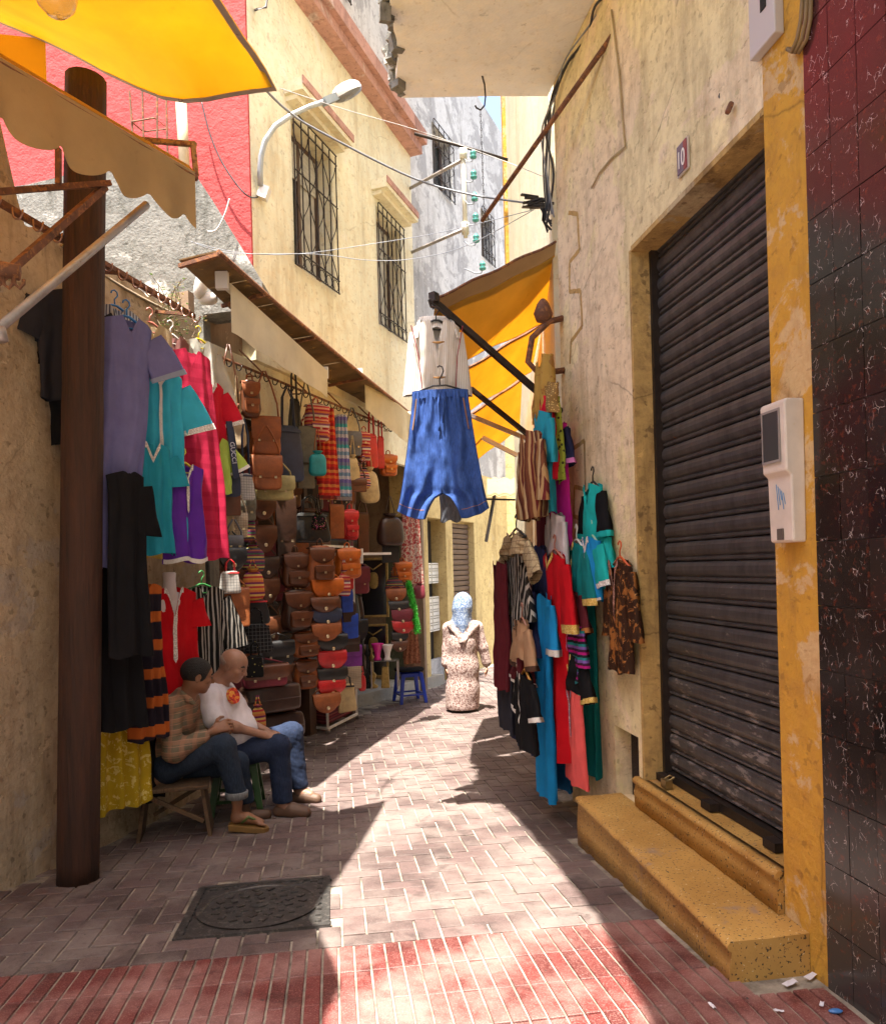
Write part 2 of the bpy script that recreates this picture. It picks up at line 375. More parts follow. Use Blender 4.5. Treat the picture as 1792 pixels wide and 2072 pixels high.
for k, (_, p, rot) in enumerate(cands):
    if _ > 50: extra.box((p.x, p.y, gz(p.y) - .006), (BWD - .012, BWD - .012, .012), Matrix.Rotation(TH, 3, 'Z'))
    elif k < 300: lay(me_b, 'brick', hbp, p, rot, random.gauss(0, .0016))
    else:
        q = Matrix.Rotation(slope_at(p.y), 3, 'X') @ Matrix.Rotation(rot, 3, 'Z'); extra.box((p.x, p.y, gz(p.y) - .006 + random.gauss(0, .001)), (2 * BWD - .012, BWD - .012, .012), q)
stuff(extra.build('brick_field', M_brick, hbp))
# manhole cover ------------------------------------------------------
M_cast = paint('cast_iron', (.07, .066, .064), .5, (.15, .14, .13), .54, 'obj', .6, .4, .3, 18)
mh = tag(empty('manhole_cover', (MH.x, MH.y, gz(MH.y) + .007)), 'square cast iron manhole cover with round patterned lid set in the brick paving', 'manhole cover')
mh.rotation_euler = (slope_at(MH.y), 0, TH)
mb = MB(); H = .385
mb.span(-H, H, -H, H, -.03, -.004)
for s in (-1, 1):
    mb.span(-H, H, s * H - .02 * s - .02, s * H - .02 * s + .02, -.004, .006); mb.span(s * H - .02 * s - .02, s * H - .02 * s + .02, -H + .041, H - .041, -.004, .006)
    for k in range(9):
        a = -H + .07 + k * .083
        mb.span(a, a + .045, s * (H - .045) - .03, s * (H - .045), -.004, .004); 
        mb.span(s * (H - .045) - .03, s * (H - .045), a, a + .045, -.004, .0045)
mb.build('frame', M_cast, mh)
mb = MB(); mb.lathe([(.33, -.004), (.335, .006), (.30, .007), (.295, .001), (.0, .001)], n=40)
mb.lathe([(.05, .0), (.05, .009), (.02, .012), (.018, .003)], n=16)
for ring, (rr, nn) in enumerate(((.10, 8), (.165, 13), (.235, 18))):
    for k in range(nn):
        a = 2 * math.pi * (k + ring * .5) / nn; mb.box((rr * math.cos(a), rr * math.sin(a), .004), (.042, .03, .009), Matrix.Rotation(a + .6 * (-1) ** k, 3, 'Z'))
mb.build('lid', M_cast, mh)

# ---------------------------------------------------------------- right house with the roller shutter
yh = tag(empty('yellow_house', RW.pt(4, -.2, 0)), 'ochre and beige plastered house wall with a closed dark roller shutter', 'building')
def child(o, par): o.parent = par; o.matrix_parent_inverse = par.matrix_world.inverted() if False else Matrix.Translation(-par.location); return o
U0, U1, ZS0, ZS1 = 3.37, 4.83, .345, 3.76
mb = MB(); wall_holes(mb, RW, U1, 6.28, -.5, 12, -.5, 0, [(4.92, 5.32, .10, .60)])
mb.pbox(RW, U0, U1, -.5, 0, ZS1, 12)  # raised out of view to keep sky light off the left stall
child(mb.build('wall', M_beige), yh)
mb = MB(); mb.pbox(RW, 3.085, U0, -.5, .004, -.3, 5.6)
P = []
child(mb.build('pilaster', M_ochre), yh)
mb = MB(); mb.pbox(RW, 0, U0, -.5, 0, 6.2, 12); mb.pbox(RW, 3.084, U0, -.5, 0, 5.6, 6.2); child(mb.build('upper_wall', M_beige), yh)
mb = MB(); mb.pbox(RW, U1 - .003, U1 + .03, -.49, .003, .0, ZS1 + .0); mb.pbox(RW, U0 + .002, U1 - .004, -.3, .0025, ZS1 - .012, ZS1 + .02); child(mb.build('jamb', M_jamb), yh)
def shutter_mat():
    b = NB('shutter_steel'); co = b.coord(); sz = b.n('SeparateXYZ', Vector=co).outputs[2]
    n = b.noise(b.coord('pos', (14, 14, 3)), 1, 7, .7); n2 = b.noise(b.coord('pos', (3, 3, 10)), 2.2, 7, .7)
    col = b.mix(b.ramp(n, .35, .7), (.046, .042, .042), (.105, .096, .094))
    low = b.math('MULTIPLY', b.math('SUBTRACT', 2.0, sz), .11); th = b.math('ADD', n2, low)
    col = b.mix(b.ramp(th, .70, .74), col, (.24, .21, .195))
    col = b.mix(b.ramp(b.noise(co, 9, 3), .74, .77), col, (.2, .08, .03))
    return b.fin(col, .42, b.bump(n, .25, .006), .35)
M_shut = shutter_mat()
sh = MB(); sh.pbox(RW, U0 - .05, U1, -.23, -.20, ZS0 - .05, ZS1 + .1); sho = child(sh.build('shutter', M_shut), yh)
nsl = 28; hs = (ZS1 + .06 - ZS0 - .06) / nsl
prof = [(-.20, .0), (-.178, .004), (-.168, .012), (-.168, .022), (-.178, .028), (-.178, .034), (-.166, .04), (-.16, .052), (-.156, hs * .55), (-.158, hs - .03), (-.166, hs - .012), (-.178, hs - .004), (-.20, hs - .002)]
for k in range(nsl):
    m = MB(); z = ZS0 + .06 + k * hs
    m.prism(prof, lambda p: RW.pt(U0 - .03, p[0], z + p[1]), lambda p: RW.pt(U1 - .03, p[0], z + p[1])); o = m.build('slat', M_shut); o.parent = sho
m = MB(); m.pbox(RW, U0 - .03, U1 - .01, -.21, -.13, ZS0 + .004, ZS0 + .055)
for u in (3.55, 4.15, 4.72): m.pbox(RW, u, u + .1, -.13, -.07, ZS0 + .006, ZS0 + .05)
o = m.build('bottom_rail', M_iron); o.parent = sho
m = MB(); m.pbox(RW, U1 - .035, U1 - .004, -.2, -.12, ZS0, ZS1); o = m.build('guide', M_iron); o.parent = sho
m = MB(); m.pbox(RW, 4.60, 4.67, -.075, -.03, ZS0 + .005, ZS0 + .055); m.tube([RW.pt(4.61, -.05, ZS0 + .05), RW.pt(4.61, -.09, ZS0 + .07), RW.pt(4.66, -.09, ZS0 + .07), RW.pt(4.66, -.05, ZS0 + .05)], .007)
o = m.build('padlock', paint('brass', (.3, .22, .1), .4, None, .6, 'obj', .8)); o.parent = sho
# steps
def step_mat():
    b = NB('ochre_terrazzo'); co = b.coord(); n1 = b.noise(co, 2.5, 6, .6); vo = b.n('TexVoronoi', Vector=co, Scale=85); sp = b.noise(co, 75, 2, .5)
    col = b.mix(b.ramp(n1, .3, .7), (.36, .19, .045), (.54, .32, .09)); col = b.mix(b.ramp(sp, .62, .66), col, (.07, .045, .025)); col = b.mix(b.ramp(b.noise(co, 58, 2), .68, .71), col, (.62, .5, .3))
    col = b.mix(b.ramp(b.noise(co, 3.2, 8, .7), .6, .68), col, (.3, .2, .15))
    return b.fin(col, .6, b.bump(b.noise(co, 50, 4), .35, .008))
M_step = step_mat()
st = tag(empty('door_step', RW.pt(4.2, .2, gz(4.1))), 'two worn ochre terrazzo steps below the dark roller shutter', 'step')
def stepblock(u0, u1, n0, n1a, n1b, zlow, ztop, nose):
    m = MB(); N = 30; rows = []
    for i in range(N + 1):
        t = i / N; u = u0 + (u1 - u0) * t; n1 = n1a + (n1b - n1a) * t; zl = zlow(u)
        j = lambda k: .006 * vnoise((u * 9, k, 3.1)) + .004 * vnoise((u * 31, k, 1.2))
        rows.append([RW.pt(u, n0, zl), RW.pt(u, n1 + j(1), zl), RW.pt(u, n1 + j(2), (zl + ztop) / 2), RW.pt(u, n1 - .01 + j(3), ztop - .045), RW.pt(u, n1 + nose + j(4), ztop - .035), RW.pt(u, n1 + nose + j(5), ztop - .012 + j(8)), RW.pt(u, n1 - .008 + j(6), ztop), RW.pt(u, n1 - .06, ztop), RW.pt(u, (n0 + n1) / 2, ztop - .004), RW.pt(u, n0, ztop)])
    m.grid(rows); m.add(rows[0], [tuple(range(10))]); m.add(rows[-1], [tuple(range(9, -1, -1))]); return m
o = stepblock(3.2, 5.22, .006, .375, .33, lambda u: gz(u * .98) - .05, .15, .008).build('lower_step', M_step, st, True); o.matrix_parent_inverse = Matrix.Translation(-st.location)
o = stepblock(3.374, 4.93, .004, .035, .035, lambda u: .153, .345, .012).build('upper_step', M_step, st, True); o.matrix_parent_inverse = Matrix.Translation(-st.location)
m = MB(); m.pbox(RW, 3.375, U1 - .004, -.29, .002, .1, .344); o = m.build('sill', M_step, st); o.matrix_parent_inverse = Matrix.Translation(-st.location)
# meter niche by the step
ng = MB(); ng.pbox(RW, 4.90, 5.34, -.14, -.12, .05, .64); o = child(ng.build('niche_back', paint('rust_mesh', (.045, .03, .022), .9, (.015, .012, .012), .5, 'pos', 0, .6, .3, 60)), yh)
for chase in ([(1150, 430), (1168, 432), (1172, 505), (1152, 530), (1152, 590), (1174, 588), (1178, 660), (1155, 690), (1153, 735)], [(1158, 908), (1182, 892), (1184, 990), (1162, 985), (1160, 1045), (1182, 1052)]):
    m = MB(); q = [RW.uz(*c) for c in chase]
    for i in range(len(q) - 1):
        a, b_ = Vector((q[i][0], q[i][1])), Vector((q[i + 1][0], q[i + 1][1])); L_ = (b_ - a).length; K = max(2, int(L_ / .05)); nn = Vector((-(b_ - a).y, (b_ - a).x)).normalized()
        def cp(t, s_, n_): c_ = a.lerp(b_, t); w_ = .017 + .007 * vnoise((c_.x * 14, c_.y * 14, s_)); return RW.pt(c_.x + nn.x * w_ * s_, n_, c_.y + nn.y * w_ * s_)
        for k in range(K): t0, t1 = k / K, (k + 1) / K + .02; m.add([cp(t0, -1, .0), cp(t1, -1, .0), cp(t1, 1, .0), cp(t0, 1, .0), cp(t0, -1, .0015), cp(t1, -1, .0015), cp(t1, 1, .0015), cp(t0, 1, .0015)], [(4, 5, 6, 7), (0, 1, 5, 4), (2, 3, 7, 6)])
    child(m.build('patched_chase', M_jamb), yh)
# dark marble tile wall --------------------------------------------------------
def marble_mat():
    b = NB('dark_veined_marble'); co = b.coord('pos'); ri = b.n('ObjectInfo').outputs['Random']
    g = b.noise(b.coord('pos', (1, 1, .6)), .9, 4, .6)
    off = b.n('VectorMath', _operation='ADD', i0=co, i1=b.n('CombineXYZ', X=b.math('MULTIPLY', ri, 7), Y=b.math('MULTIPLY', ri, 13), Z=b.math('MULTIPLY', ri, 5)).outputs[0]).outputs[0]
    nv = b.n('TexNoise', Vector=off, Scale=11, Detail=4).outputs[1]
    wv = b.mix(.10, off, nv, 'ADD'); 
    vo = b.n('TexVoronoi', _feature='DISTANCE_TO_EDGE', Vector=b.n('Mapping', Vector=wv, Scale=(1, 1, .55)), Scale=27).outputs['Distance']
    vein = b.math('SUBTRACT', 1.0, b.ramp(vo, .0, .022)); gate = b.ramp(b.noise(off, 19, 4, .65), .53, .60); f = b.math('MULTIPLY', vein, gate)
    hz = b.n('SeparateXYZ', Vector=co).outputs[2]; gr_ = b.math('ADD', g, b.math('MULTIPLY', b.math('SUBTRACT', hz, 2.9), .14)); base = b.mix(b.ramp(gr_, .50, .62), (.013, .010, .009), (.05, .008, .010)); base = b.mix(b.ramp(b.math('SUBTRACT', g, b.math('MULTIPLY', hz, .35)), .2, .45), base, (.05, .042, .04)); base = b.mix(b.math('MULTIPLY', ri, .35), base, (.05, .035, .03))  # base turns redder with height and greyer near the ground
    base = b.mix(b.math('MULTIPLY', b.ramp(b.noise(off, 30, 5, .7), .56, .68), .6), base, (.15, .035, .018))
    col = b.mix(f, base, (.55, .47, .46))
    return b.fin(col, .16, b.bump(b.noise(co, 5, 2), .03, .01), 0, Specular__IOR__Level=.45)
M_marb = marble_mat()
tw = tag(empty('tiled_wall', RW.pt(2.4, -.2, 0)), 'wall clad in dark red veined marble tiles beside the ochre pilaster', 'wall')
m = MB(); m.pbox(RW, 1.2, 3.083, -.5, -.004, -.3, 6.2); child(m.build('backing', paint('dark_grout', (.20, .18, .17), .9, None, .6, 'pos')), tw)
m = MB(); tile_w, tile_h = .149, .262
m.pbox(RW, -tile_w / 2 + .0012, tile_w / 2 - .0012, -.012, 0, -tile_h / 2 + .0014, tile_h / 2 - .0014)
me_t = None
for c in range(12):
    for r in range(-1, 22):
        u = 3.08 - (c + .5) * tile_w; z = r * tile_h - .02 + tile_h / 2
        if c > 8 and r > 14: continue
        if me_t is None:
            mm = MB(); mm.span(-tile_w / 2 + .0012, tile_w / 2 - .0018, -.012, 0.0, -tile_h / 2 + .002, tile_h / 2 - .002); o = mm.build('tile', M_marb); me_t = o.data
        else: o = mesh_obj('tile', me_t)
        child(o, tw); p = RW.pt(u, random.gauss(0, .0006), z)
        o.matrix_basis = Matrix.Translation(p) @ Matrix.Rotation(RW.yaw() + random.gauss(0, .002), 4, 'Z') @ Matrix.Rotation(random.gauss(0, .002), 4, 'X')
# the balcony slab overhead -------------------------------------------------------
bal = tag(empty('balcony', RW.pt(5, 0, 5.75)), 'white underside of a concrete balcony jutting from the house with shutter', 'balcony')
m = MB(); edge = [(-.245, 6.30), (-.27, 6.05), (-.24, 5.7), (-.27, 5.3), (-.22, 4.9), (-.13, 4.6), (-.02, 4.1), (.09, 3.3), (.18, 2.4), (.2, .8), (.25, -1)]  # near end, out of view, shaped to set the shadow edge on the paving
ed = []
for i in range(len(edge) - 1):
    for k in range(6):
        t = k / 6; x = edge[i][0] * (1 - t) + edge[i + 1][0] * t; y = edge[i][1] * (1 - t) + edge[i + 1][1] * t
        ed.append((x + .02 * vnoise((y * 9, 0, 0)) + .012 * vnoise((y * 40, 2, 0)), y))
ed.append(edge[-1]); poly = ed + [(RW.o.x + .2, -1)] + [(1.0, 6.33), (.5, 6.31)]
m.prism(poly[::-1], lambda p: Vector((p[0], p[1], 5.75)), lambda p: Vector((p[0], p[1], 6.0)))
child(m.build('slab', M_soffit), bal)
m = MB()
for (x, y) in ed[:34:1]:
    if y > 4.6:
        for _ in range(3): m.box((x - .01 + random.gauss(0, .02), y, 5.87 + random.gauss(0, .06)), (random.uniform(.03, .09), random.uniform(.05, .1), random.uniform(.04, .14)), Matrix.Rotation(random.uniform(0, 3), 3, 'Z') @ Matrix.Rotation(random.uniform(-.5, .5), 3, 'X'))
child(m.build('crumbling_edge', M_grey), bal)
m = MB(); m.prism([(x - .0, y) for x, y in ed[::2]] + [(x + .1, y) for x, y in ed[::2]][::-1], lambda p: Vector((p[0], p[1], 6.0)), lambda p: Vector((p[0], p[1], 6.95))); child(m.build('parapet', M_soffit), bal)
# second right house further on
r2 = tag(empty('pale_yellow_house', (1.3, 8, gz(8))), 'tall pale yellow house beyond the shutter house, sunlit above the awnings', 'building')
R2 = Plane(1.03 - 6.3 * .02, .02, -1)
m = MB(); m.pbox(R2, 6.5, 11.3, -.6, 0, -.4, 12); child(m.build('wall', plaster('pale_yellow', (.74, .70, .56), (.4, .3, .15), (.7, .66, .55), .6, .4, .3, .2)), r2)
m = MB(); m.pbox(R2, 11.2, 11.45, -.6, .05, 6.2, 9.6); child(m.build('corner_band', M_ochre), r2)

# ---------------------------------------------------------------- left: low old wall, grey wall, red house
lw = tag(empty('old_wall', LW.pt(5, -.2, gz(5))), 'low weathered cream plaster wall with ragged top behind the hanging kaftans', 'wall')
def ragged(pl, u0, u1, zf, n0, n1, zb=-.5, N=60, wob=.008):
    m = MB(); rows = []
    for i in range(N + 1):
        u = u0 + (u1 - u0) * i / N; zt = zf(u); col_ = []
        NZ = 24
        for j in range(NZ + 1):
            z = zb + (zt - zb) * j / NZ; w_ = wob * vnoise((u * 2.4, z * 2.4, pl.x0)) + wob * .5 * vnoise((u * 7, z * 7, 5)); col_.append(pl.pt(u, n1 + w_ * 2, z))
        col_ += [pl.pt(u, n1 - .03, zt + .012), pl.pt(u, (n0 + n1) / 2, zt + .02 + .02 * vnoise((u * 6, 8, 1))), pl.pt(u, n0, zt)]
        rows.append(col_)
    m.grid(rows if pl.n.cross(pl.d).z > 0 else rows); return m
def lw_top(u):
    base = 4.22 if u < 4.75 else 4.05
    if u < 4.42: base = 5.35 + .05 * vnoise((u * 5, 0, 0))
    elif u < 4.5: base = 5.25
    elif u < 4.85: base = 5.25 - (u - 4.5) / .35 * 1.1
    return base + .07 * vnoise((u * 4, 1, 0)) + .04 * vnoise((u * 13, 2, 0))
o = ragged(LW, .5, 6.95, lw_top, -.35, 0, N=110).build('plaster_face', M_old); child(o, lw)
for md_ in (): pass
gw = tag(empty('grey_wall', (-2.9, 7.0, gz(7))), 'bare grey rendered wall with white patches rising behind the old plaster wall', 'wall')
m = MB(); Y = 7.0
tops = [(-30, 385), (60, 372), (140, 352), (230, 345), (330, 336), (395, 352), (430, 405), (470, 470), (500, 520), (530, 570)]
pts = [(at(px, py, Y).x, at(px, py, Y).z) for px, py in tops]
poly = [(pts[0][0] - 1, -.4)] + [(pts[0][0] - 1, pts[0][1])] + pts + [(pts[-1][0], 4.25), (-2.2, 4.2), (-2.2, -.4)]
m.prism(poly, lambda p: Vector((p[0], Y, p[1])), lambda p: Vector((p[0], Y + .3, p[1]))); child(m.build('render_face', M_grey), gw)
rh = tag(empty('red_house', (-3.2, 7.9, gz(8))), 'blank red painted house wall above the grey wall', 'building')
m = MB(); m.span(-7.5, FW.hit(505, 250).x + .0, 7.6, 8.2, 4.3, 10.5); child(m.build('wall', M_red), rh)

# ---------------------------------------------------------------- cream house with grilles
ch = tag(empty('cream_house', FW.pt(9, -.3, gz(8))), 'cream plastered house with two grilled windows and pink cornice over the bag shop', 'building')
uF0 = FW.uz(505, 250)[0]; uF1 = FW.uz(832, 400)[0]
zc = FW.uz(614, 0)[1]
wins = []
for (tl, br) in (((588, 232), (678, 592)), ((760, 418), (816, 680))):
    a, b_ = FW.uz(*tl), FW.uz(*br); wins.append((a[0], b_[0], b_[1] - .0, a[1]))
wins[1] = (wins[1][0], wins[1][1], wins[0][2], wins[0][3])
m = MB(); wall_holes(m, FW, uF0, uF1, 3.95, zc, -.45, 0, wins); child(m.build('wall', M_cream), ch)
m = MB(); m.pbox(FW, uF0, uF1 + .05, -.45, .28, zc + .002, zc + .2); m.pbox(FW, uF0, uF1 + .02, -.45, .2, zc - .15, zc + .0); child(m.build('cornice', M_pink), ch)
m = MB(); wall_holes(m, FW, uF0, uF1, zc + .2, 13, -.45, .0, [(9.7, 10.5, 9.3, 10.9)]); child(m.build('upper_wall', M_white), ch)
def grille(pl, u0, u1, z0, z1, n, curls=True, nb=6):
    m = MB(); r = .009
    for i in range(nb + 1):
        u = u0 + (u1 - u0) * i / nb; m.tube([pl.pt(u, n, z0), pl.pt(u, n, z1)], r, 6)
    for z in (z0, z0 + .16, z0 + (z1 - z0) * .62, z1 - .12, z1): m.tube([pl.pt(u0, n + .012, z), pl.pt(u1, n + .012, z)], r, 6)
    if curls:
        du = (u1 - u0) / nb; L = z1 - z0
        for i in range(nb):
            for k in range(4):
                za = z0 + .16 + k * (L - .3) / 4; zb = za + (L - .3) / 4; s = 1 if (i + k) % 2 else -1; c_ = u0 + du * (i + .5)
                m.tube([pl.pt(c_ + s * du * .5 * math.cos(math.pi * t / 8), n - .012, za + (zb - za) * t / 8) for t in range(9)], r * .7, 5)
            for k in range(2): m.tube([pl.pt(u0 + du * (i + .5) + du * .42 * math.cos(a * .7), n, z0 + .08 + .07 * math.sin(a * .7)) for a in range(10)], r * .6, 5)
    return m
M_frame = paint('brown_window_frame', (.09, .05, .03), .6, None, .6, 'pos')
M_blind = paint('pale_roller_blind', (.5, .48, .42), .7, None, .6, 'pos')
def window(par, pl, u0, u1, z0, z1, blind=True, hood=None, nb=6):
    wn = MB(); t = .06; n = -.2
    wn.pbox(pl, u0, u0 + t, n - .06, n, z0, z1); wn.pbox(pl, u1 - t, u1, n - .06, n, z0, z1); wn.pbox(pl, u0 + t, u1 - t, n - .06, n, z0, z0 + t); wn.pbox(pl, u0 + t, u1 - t, n - .06, n, z1 - t, z1); um = (u0 + u1) / 2; wn.pbox(pl, um - .03, um + .03, n - .06, n + .003, z0 + t, z1 - t)
    o = wn.build('window', M_frame); child(o, par)
    def sub(mm, name, mat):
        q = mm.build(name, mat); q.parent = o; return q
    g = MB(); g.pbox(pl, u0 + t, um - .03, n - .04, n - .03, z0 + t, z1 - t); sub(g, 'pane', M_glass)
    g = MB(); g.pbox(pl, um + .03, u1 - t, n - .04, n - .03, z0 + t, z1 - t); sub(g, 'pane', M_blind if blind else M_glass)
    if blind:
        k = MB()
        for i in range(8): k.pbox(pl, u0 + t + .002, u1 - t - .002, n - .02, n - .006, z1 - t - .055 * (i + 1) + .006, z1 - t - .055 * i)
        sub(k, 'roller_blind', M_blind)
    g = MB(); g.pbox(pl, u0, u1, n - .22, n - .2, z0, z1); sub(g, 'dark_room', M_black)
    sub(grille(pl, u0 - .02, u1 + .02, z0 - .02, z1 + .02, .045, True, nb), 'grille', M_iron)
    if hood:
        h = MB(); h.pbox(pl, u0 - .14, u1 + .14, .001, .24, z1 + .16, z1 + .3); h.pbox(pl, u0 - .10, u1 + .10, .001, .14, z1 + .10, z1 + .158); sub(h, 'hood', M_cream)
        h = MB(); h.pbox(pl, u0 - .145, u1 + .145, .24, .255, z1 + .22, z1 + .31); sub(h, 'hood_edge', M_pink)
    return o
window(ch, FW, *wins[0], True, True); window(ch, FW, *wins[1], True, True)
window(ch, FW, 9.7, 10.5, 9.3, 10.9, False, False)

# ---------------------------------------------------------------- far house with yellow shop fronts
fh = tag(empty('far_house', BW.pt(14, -.3, gz(12))), 'far whitewashed house with patchy sunlit wall above yellow shop fronts', 'building')
uB0 = BW.uz(826, 800)[0]; zB = BW.uz(996, 196)[1] - .5; uB1 = BW.uz(1046, 270)[0]
a = BW.uz(873, 244); b_ = BW.uz(915, 412); fwin = (a[0], b_[0], b_[1], a[1])
a = BW.uz(972, 420); b_ = BW.uz(997, 540); fwin2 = (a[0], b_[0], b_[1], a[1])
m = MB(); wall_holes(m, BW, uB0, uB1, 3.6, zB, -.4, 0, [fwin, fwin2]); child(m.build('wall', M_white), fh)
window(fh, BW, *fwin, False, False, 4); window(fh, BW, *fwin2, False, False, 4)
# yellow front: pillars, shutter, display screens
def bz(px, py, off=0): return BW.uz(px, py, off)
zg = gz(12) - .1
us = {k: bz(k, 1200)[0] for k in (826, 850, 868, 876, 905, 918, 962, 990, 1010, 1046)}
m = MB(); m.pbox(BW, uB0, uB1, -.4, .002, bz(918, 1055)[1] + .02, 3.6)
for a, b_ in ((850, 868), (905, 918), (962, 1046)): m.pbox(BW, us[a], us[b_], -.4, 0, zg, bz(918, 1055)[1] + .02)
child(m.build('yellow_shop_front', M_yellow), fh)
m = MB(); m.pbox(BW, uB0 + .1, us[850], -.6, -.08, zg, bz(918, 1055)[1]); child(m.build('green_marble_panel', paint('green_marble', (.10, .11, .07), .25, (.16, .16, .11), .58, 'pos', 0, .05, .3, 9)), fh)
m = MB()
zt = bz(940, 1058)[1]; nn = 26
for k in range(nn):
    z = zg + .35 + (zt - zg - .35) * k / nn; hh = (zt - zg - .35) / nn; m.prism([(-.2, z), (-.13, z + .01), (-.12, z + hh * .5), (-.13, z + hh - .01), (-.2, z + hh)], lambda p: BW.pt(us[918], p[0], p[1]), lambda p: BW.pt(us[962], p[0], p[1]))
m.pbox(BW, us[918], us[962], -.3, -.05, zg, zg + .35)
child(m.build('rolled_shutter', paint('brown_shutter', (.12, .075, .05), .6, None, .6, 'pos')), fh)
m = MB(); m.pbox(BW, us[868], us[905], -.45, -.3, zg, zt); child(m.build('display_back', simple('shop_dark', (.03, .025, .02), .7)), fh)
M_screen = simple('white_screen_tile', (.72, .70, .62), .6)
for (y0, y1) in ((1140, 1180), (1210, 1280)):
    for (x0, x1) in ((877, 890), (892, 904)):
        m = MB(); ua, ub = bz(x0, 1200)[0], bz(x1, 1200)[0]; za, zb = bz(880, y1)[1], bz(880, y0)[1]; nx, nz = 3, max(3, int((zb - za) / .11))
        for i in range(nx + 1): u = ua + (ub - ua) * i / nx; m.pbox(BW, u - .008, u + .008, -.2, -.16, za, zb)
        for j in range(nz + 1): z = za + (zb - za) * j / nz; m.pbox(BW, ua, ub, -.199, -.161, z - .01, z + .01)
        for i in range(nx):
            for j in range(nz):
                c = (ua + (ub - ua) * (i + .5) / nx, za + (zb - za) * (j + .5) / nz); m.pbox(BW, c[0] - .035, c[0] + .035, -.198, -.162, c[1] - .03, c[1] + .03)
        child(m.build('lattice_screen', M_screen), fh)
m = MB(); m.pbox(BW, us[868], us[905], -.2, -.1, zg + .05, zg + .5); child(m.build('low_panel', M_white), fh)
# end of the lane
ew = tag(empty('end_house', (3, 16.6, gz(16))), 'yellow plastered house closing the lane behind the clothes rack', 'building')
m = MB(); m.span(.8, 7, 16.4, 17, -.6, 6.2); child(m.build('wall', M_yellow), ew)
m = MB(); m.span(1.5, 2.6, 16.36, 16.399, -.5, 2.3); child(m.build('door', paint('end_door', (.07, .045, .03), .6, None, .6, 'pos')), ew)
# shop platform with worn stone edge
pl_ = tag(empty('shop_platform', (-.7, 11, gz(11))), 'low grey stone platform under the brassware shop beside the blue stool', 'step')
A_, B_ = ground(722, 1432), ground(892, 1386); dv = (B_ - A_).normalized(); nv = Vector((-dv.y, dv.x, 0))
m = MB(); q0 = A_ - dv * .5; q1 = B_ + dv * .1
p = [q0, q1, q1 + nv * 2.2, q0 + nv * 2.2]; m.hexa([v.copy() - Vector((0, 0, .1)) for v in p] + [v + Vector((0, 0, .17)) for v in p]); child(m.build('slab', plaster('worn_stone', (.36, .34, .29), (.15, .13, .1), None, .6, .4, .3, .2)), pl_)
# shop interior shell behind the bags
sp = tag(empty('bag_shop', FW.pt(9, -.8, gz(8))), 'dark recessed shop under the cream house, its walls hung with leather bags', 'shop')
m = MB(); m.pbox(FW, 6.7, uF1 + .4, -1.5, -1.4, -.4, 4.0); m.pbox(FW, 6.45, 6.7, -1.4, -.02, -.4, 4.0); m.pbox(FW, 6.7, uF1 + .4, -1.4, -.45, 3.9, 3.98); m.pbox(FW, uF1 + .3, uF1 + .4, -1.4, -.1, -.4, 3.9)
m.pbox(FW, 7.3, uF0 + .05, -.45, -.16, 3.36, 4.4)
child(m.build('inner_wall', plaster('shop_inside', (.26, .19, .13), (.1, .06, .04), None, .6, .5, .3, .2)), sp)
m = MB(); m.pbox(FW, 6.65, uF1 + .3, -.14, -.06, 3.35, 3.949); child(m.build('fascia', M_cream), sp)
for u in (8.35, 9.55, 10.7): 
    m = MB(); m.pbox(FW, u, u + .16, -.5, -.3, -.4, 3.9); child(m.build('post', paint('dark_wood_post', (.07, .035, .02), .7, None, .6, 'pos')), sp)

# unseen house added behind the viewer to cut sky fill from the rear
bh = tag(empty('rear_fill_blocker', (0, -5, 0)), 'unseen cream house added behind the viewpoint to cut the sky fill', 'building')
m = MB(); m.span(-9, 9, -6, -5, -.4, 8.5); child(m.build('wall', M_cream), bh)
m = MB(); m.span(-1.4, -.2, -4.999, -4.96, -.2, 2.3); child(m.build('door', M_frame), bh)
# ================================================================== OVERHEAD AND WALL THINGS
def one(name, mb, mat, label, cat, group=None, smooth=False, bevel=0.0):
    v = np.array(mb.v); c = (v.min(0) + v.max(0)) / 2; c[2] = v[:, 2].min()
    mb.v = [tuple(p) for p in (v - c)]; o = mb.build(name, mat, None, smooth, bevel); o.location = c; return tag(o, label, cat, group)
def rootat(name, loc, label, cat, group=None): return tag(empty(name, loc), label, cat, group)
def part(root, mb, name, mat, smooth=False, bevel=0.0, under=None):
    """mesh given in world space, hung under root (or under a part of it)"""
    l = np.array(root.location); v = np.array(mb.v)
    mb.v = [tuple(p) for p in (v - l)]; o = mb.build(name, mat, under or root, smooth, bevel); return o
def tarp_mat(name, c, tr, stain, sc_=2.0, rough=.6):
    b = NB(name); co = b.coord(); n = b.noise(co, sc_, 7, .65); f = b.noise(b.coord('pos', (1, 1, 1)), 220, 2)
    col = b.mix(b.ramp(n, .35, .75), c, sc3(c, .82)); col = b.mix(b.math('MULTIPLY', b.ramp(b.noise(co, sc_ * 2.6, 8, .7), .6, .75), .5), col, stain)
    b.fin(col, rough, b.bump(b.math('ADD', n, b.math('MULTIPLY', f, .1)), .25, .03), Specular__IOR__Level=.2)
    t = b.n('BsdfTranslucent', Color=col); mx = b.n('MixShader', Fac=tr, i1=b.b.outputs[0], i2=t.outputs[0]); b.t.links.new(mx.outputs[0], b.out.inputs[0]); return b.m
M_tarp = tarp_mat('yellow_tarp', (.82, .55, .05), .42, (.62, .38, .06))
M_awn = tarp_mat('ochre_canvas', (.78, .48, .085), .62, (.5, .29, .06), 2.5, .9)
M_awnb = tarp_mat('brown_canvas', (.45, .3, .15), .3, (.16, .1, .06), 4, .9)
M_val = tarp_mat('tan_canvas', (.52, .37, .19), .35, (.25, .17, .09), 3, .9)
M_crm = tarp_mat('cream_canvas', (.86, .80, .64), .5, (.55, .48, .34), 3, .9)
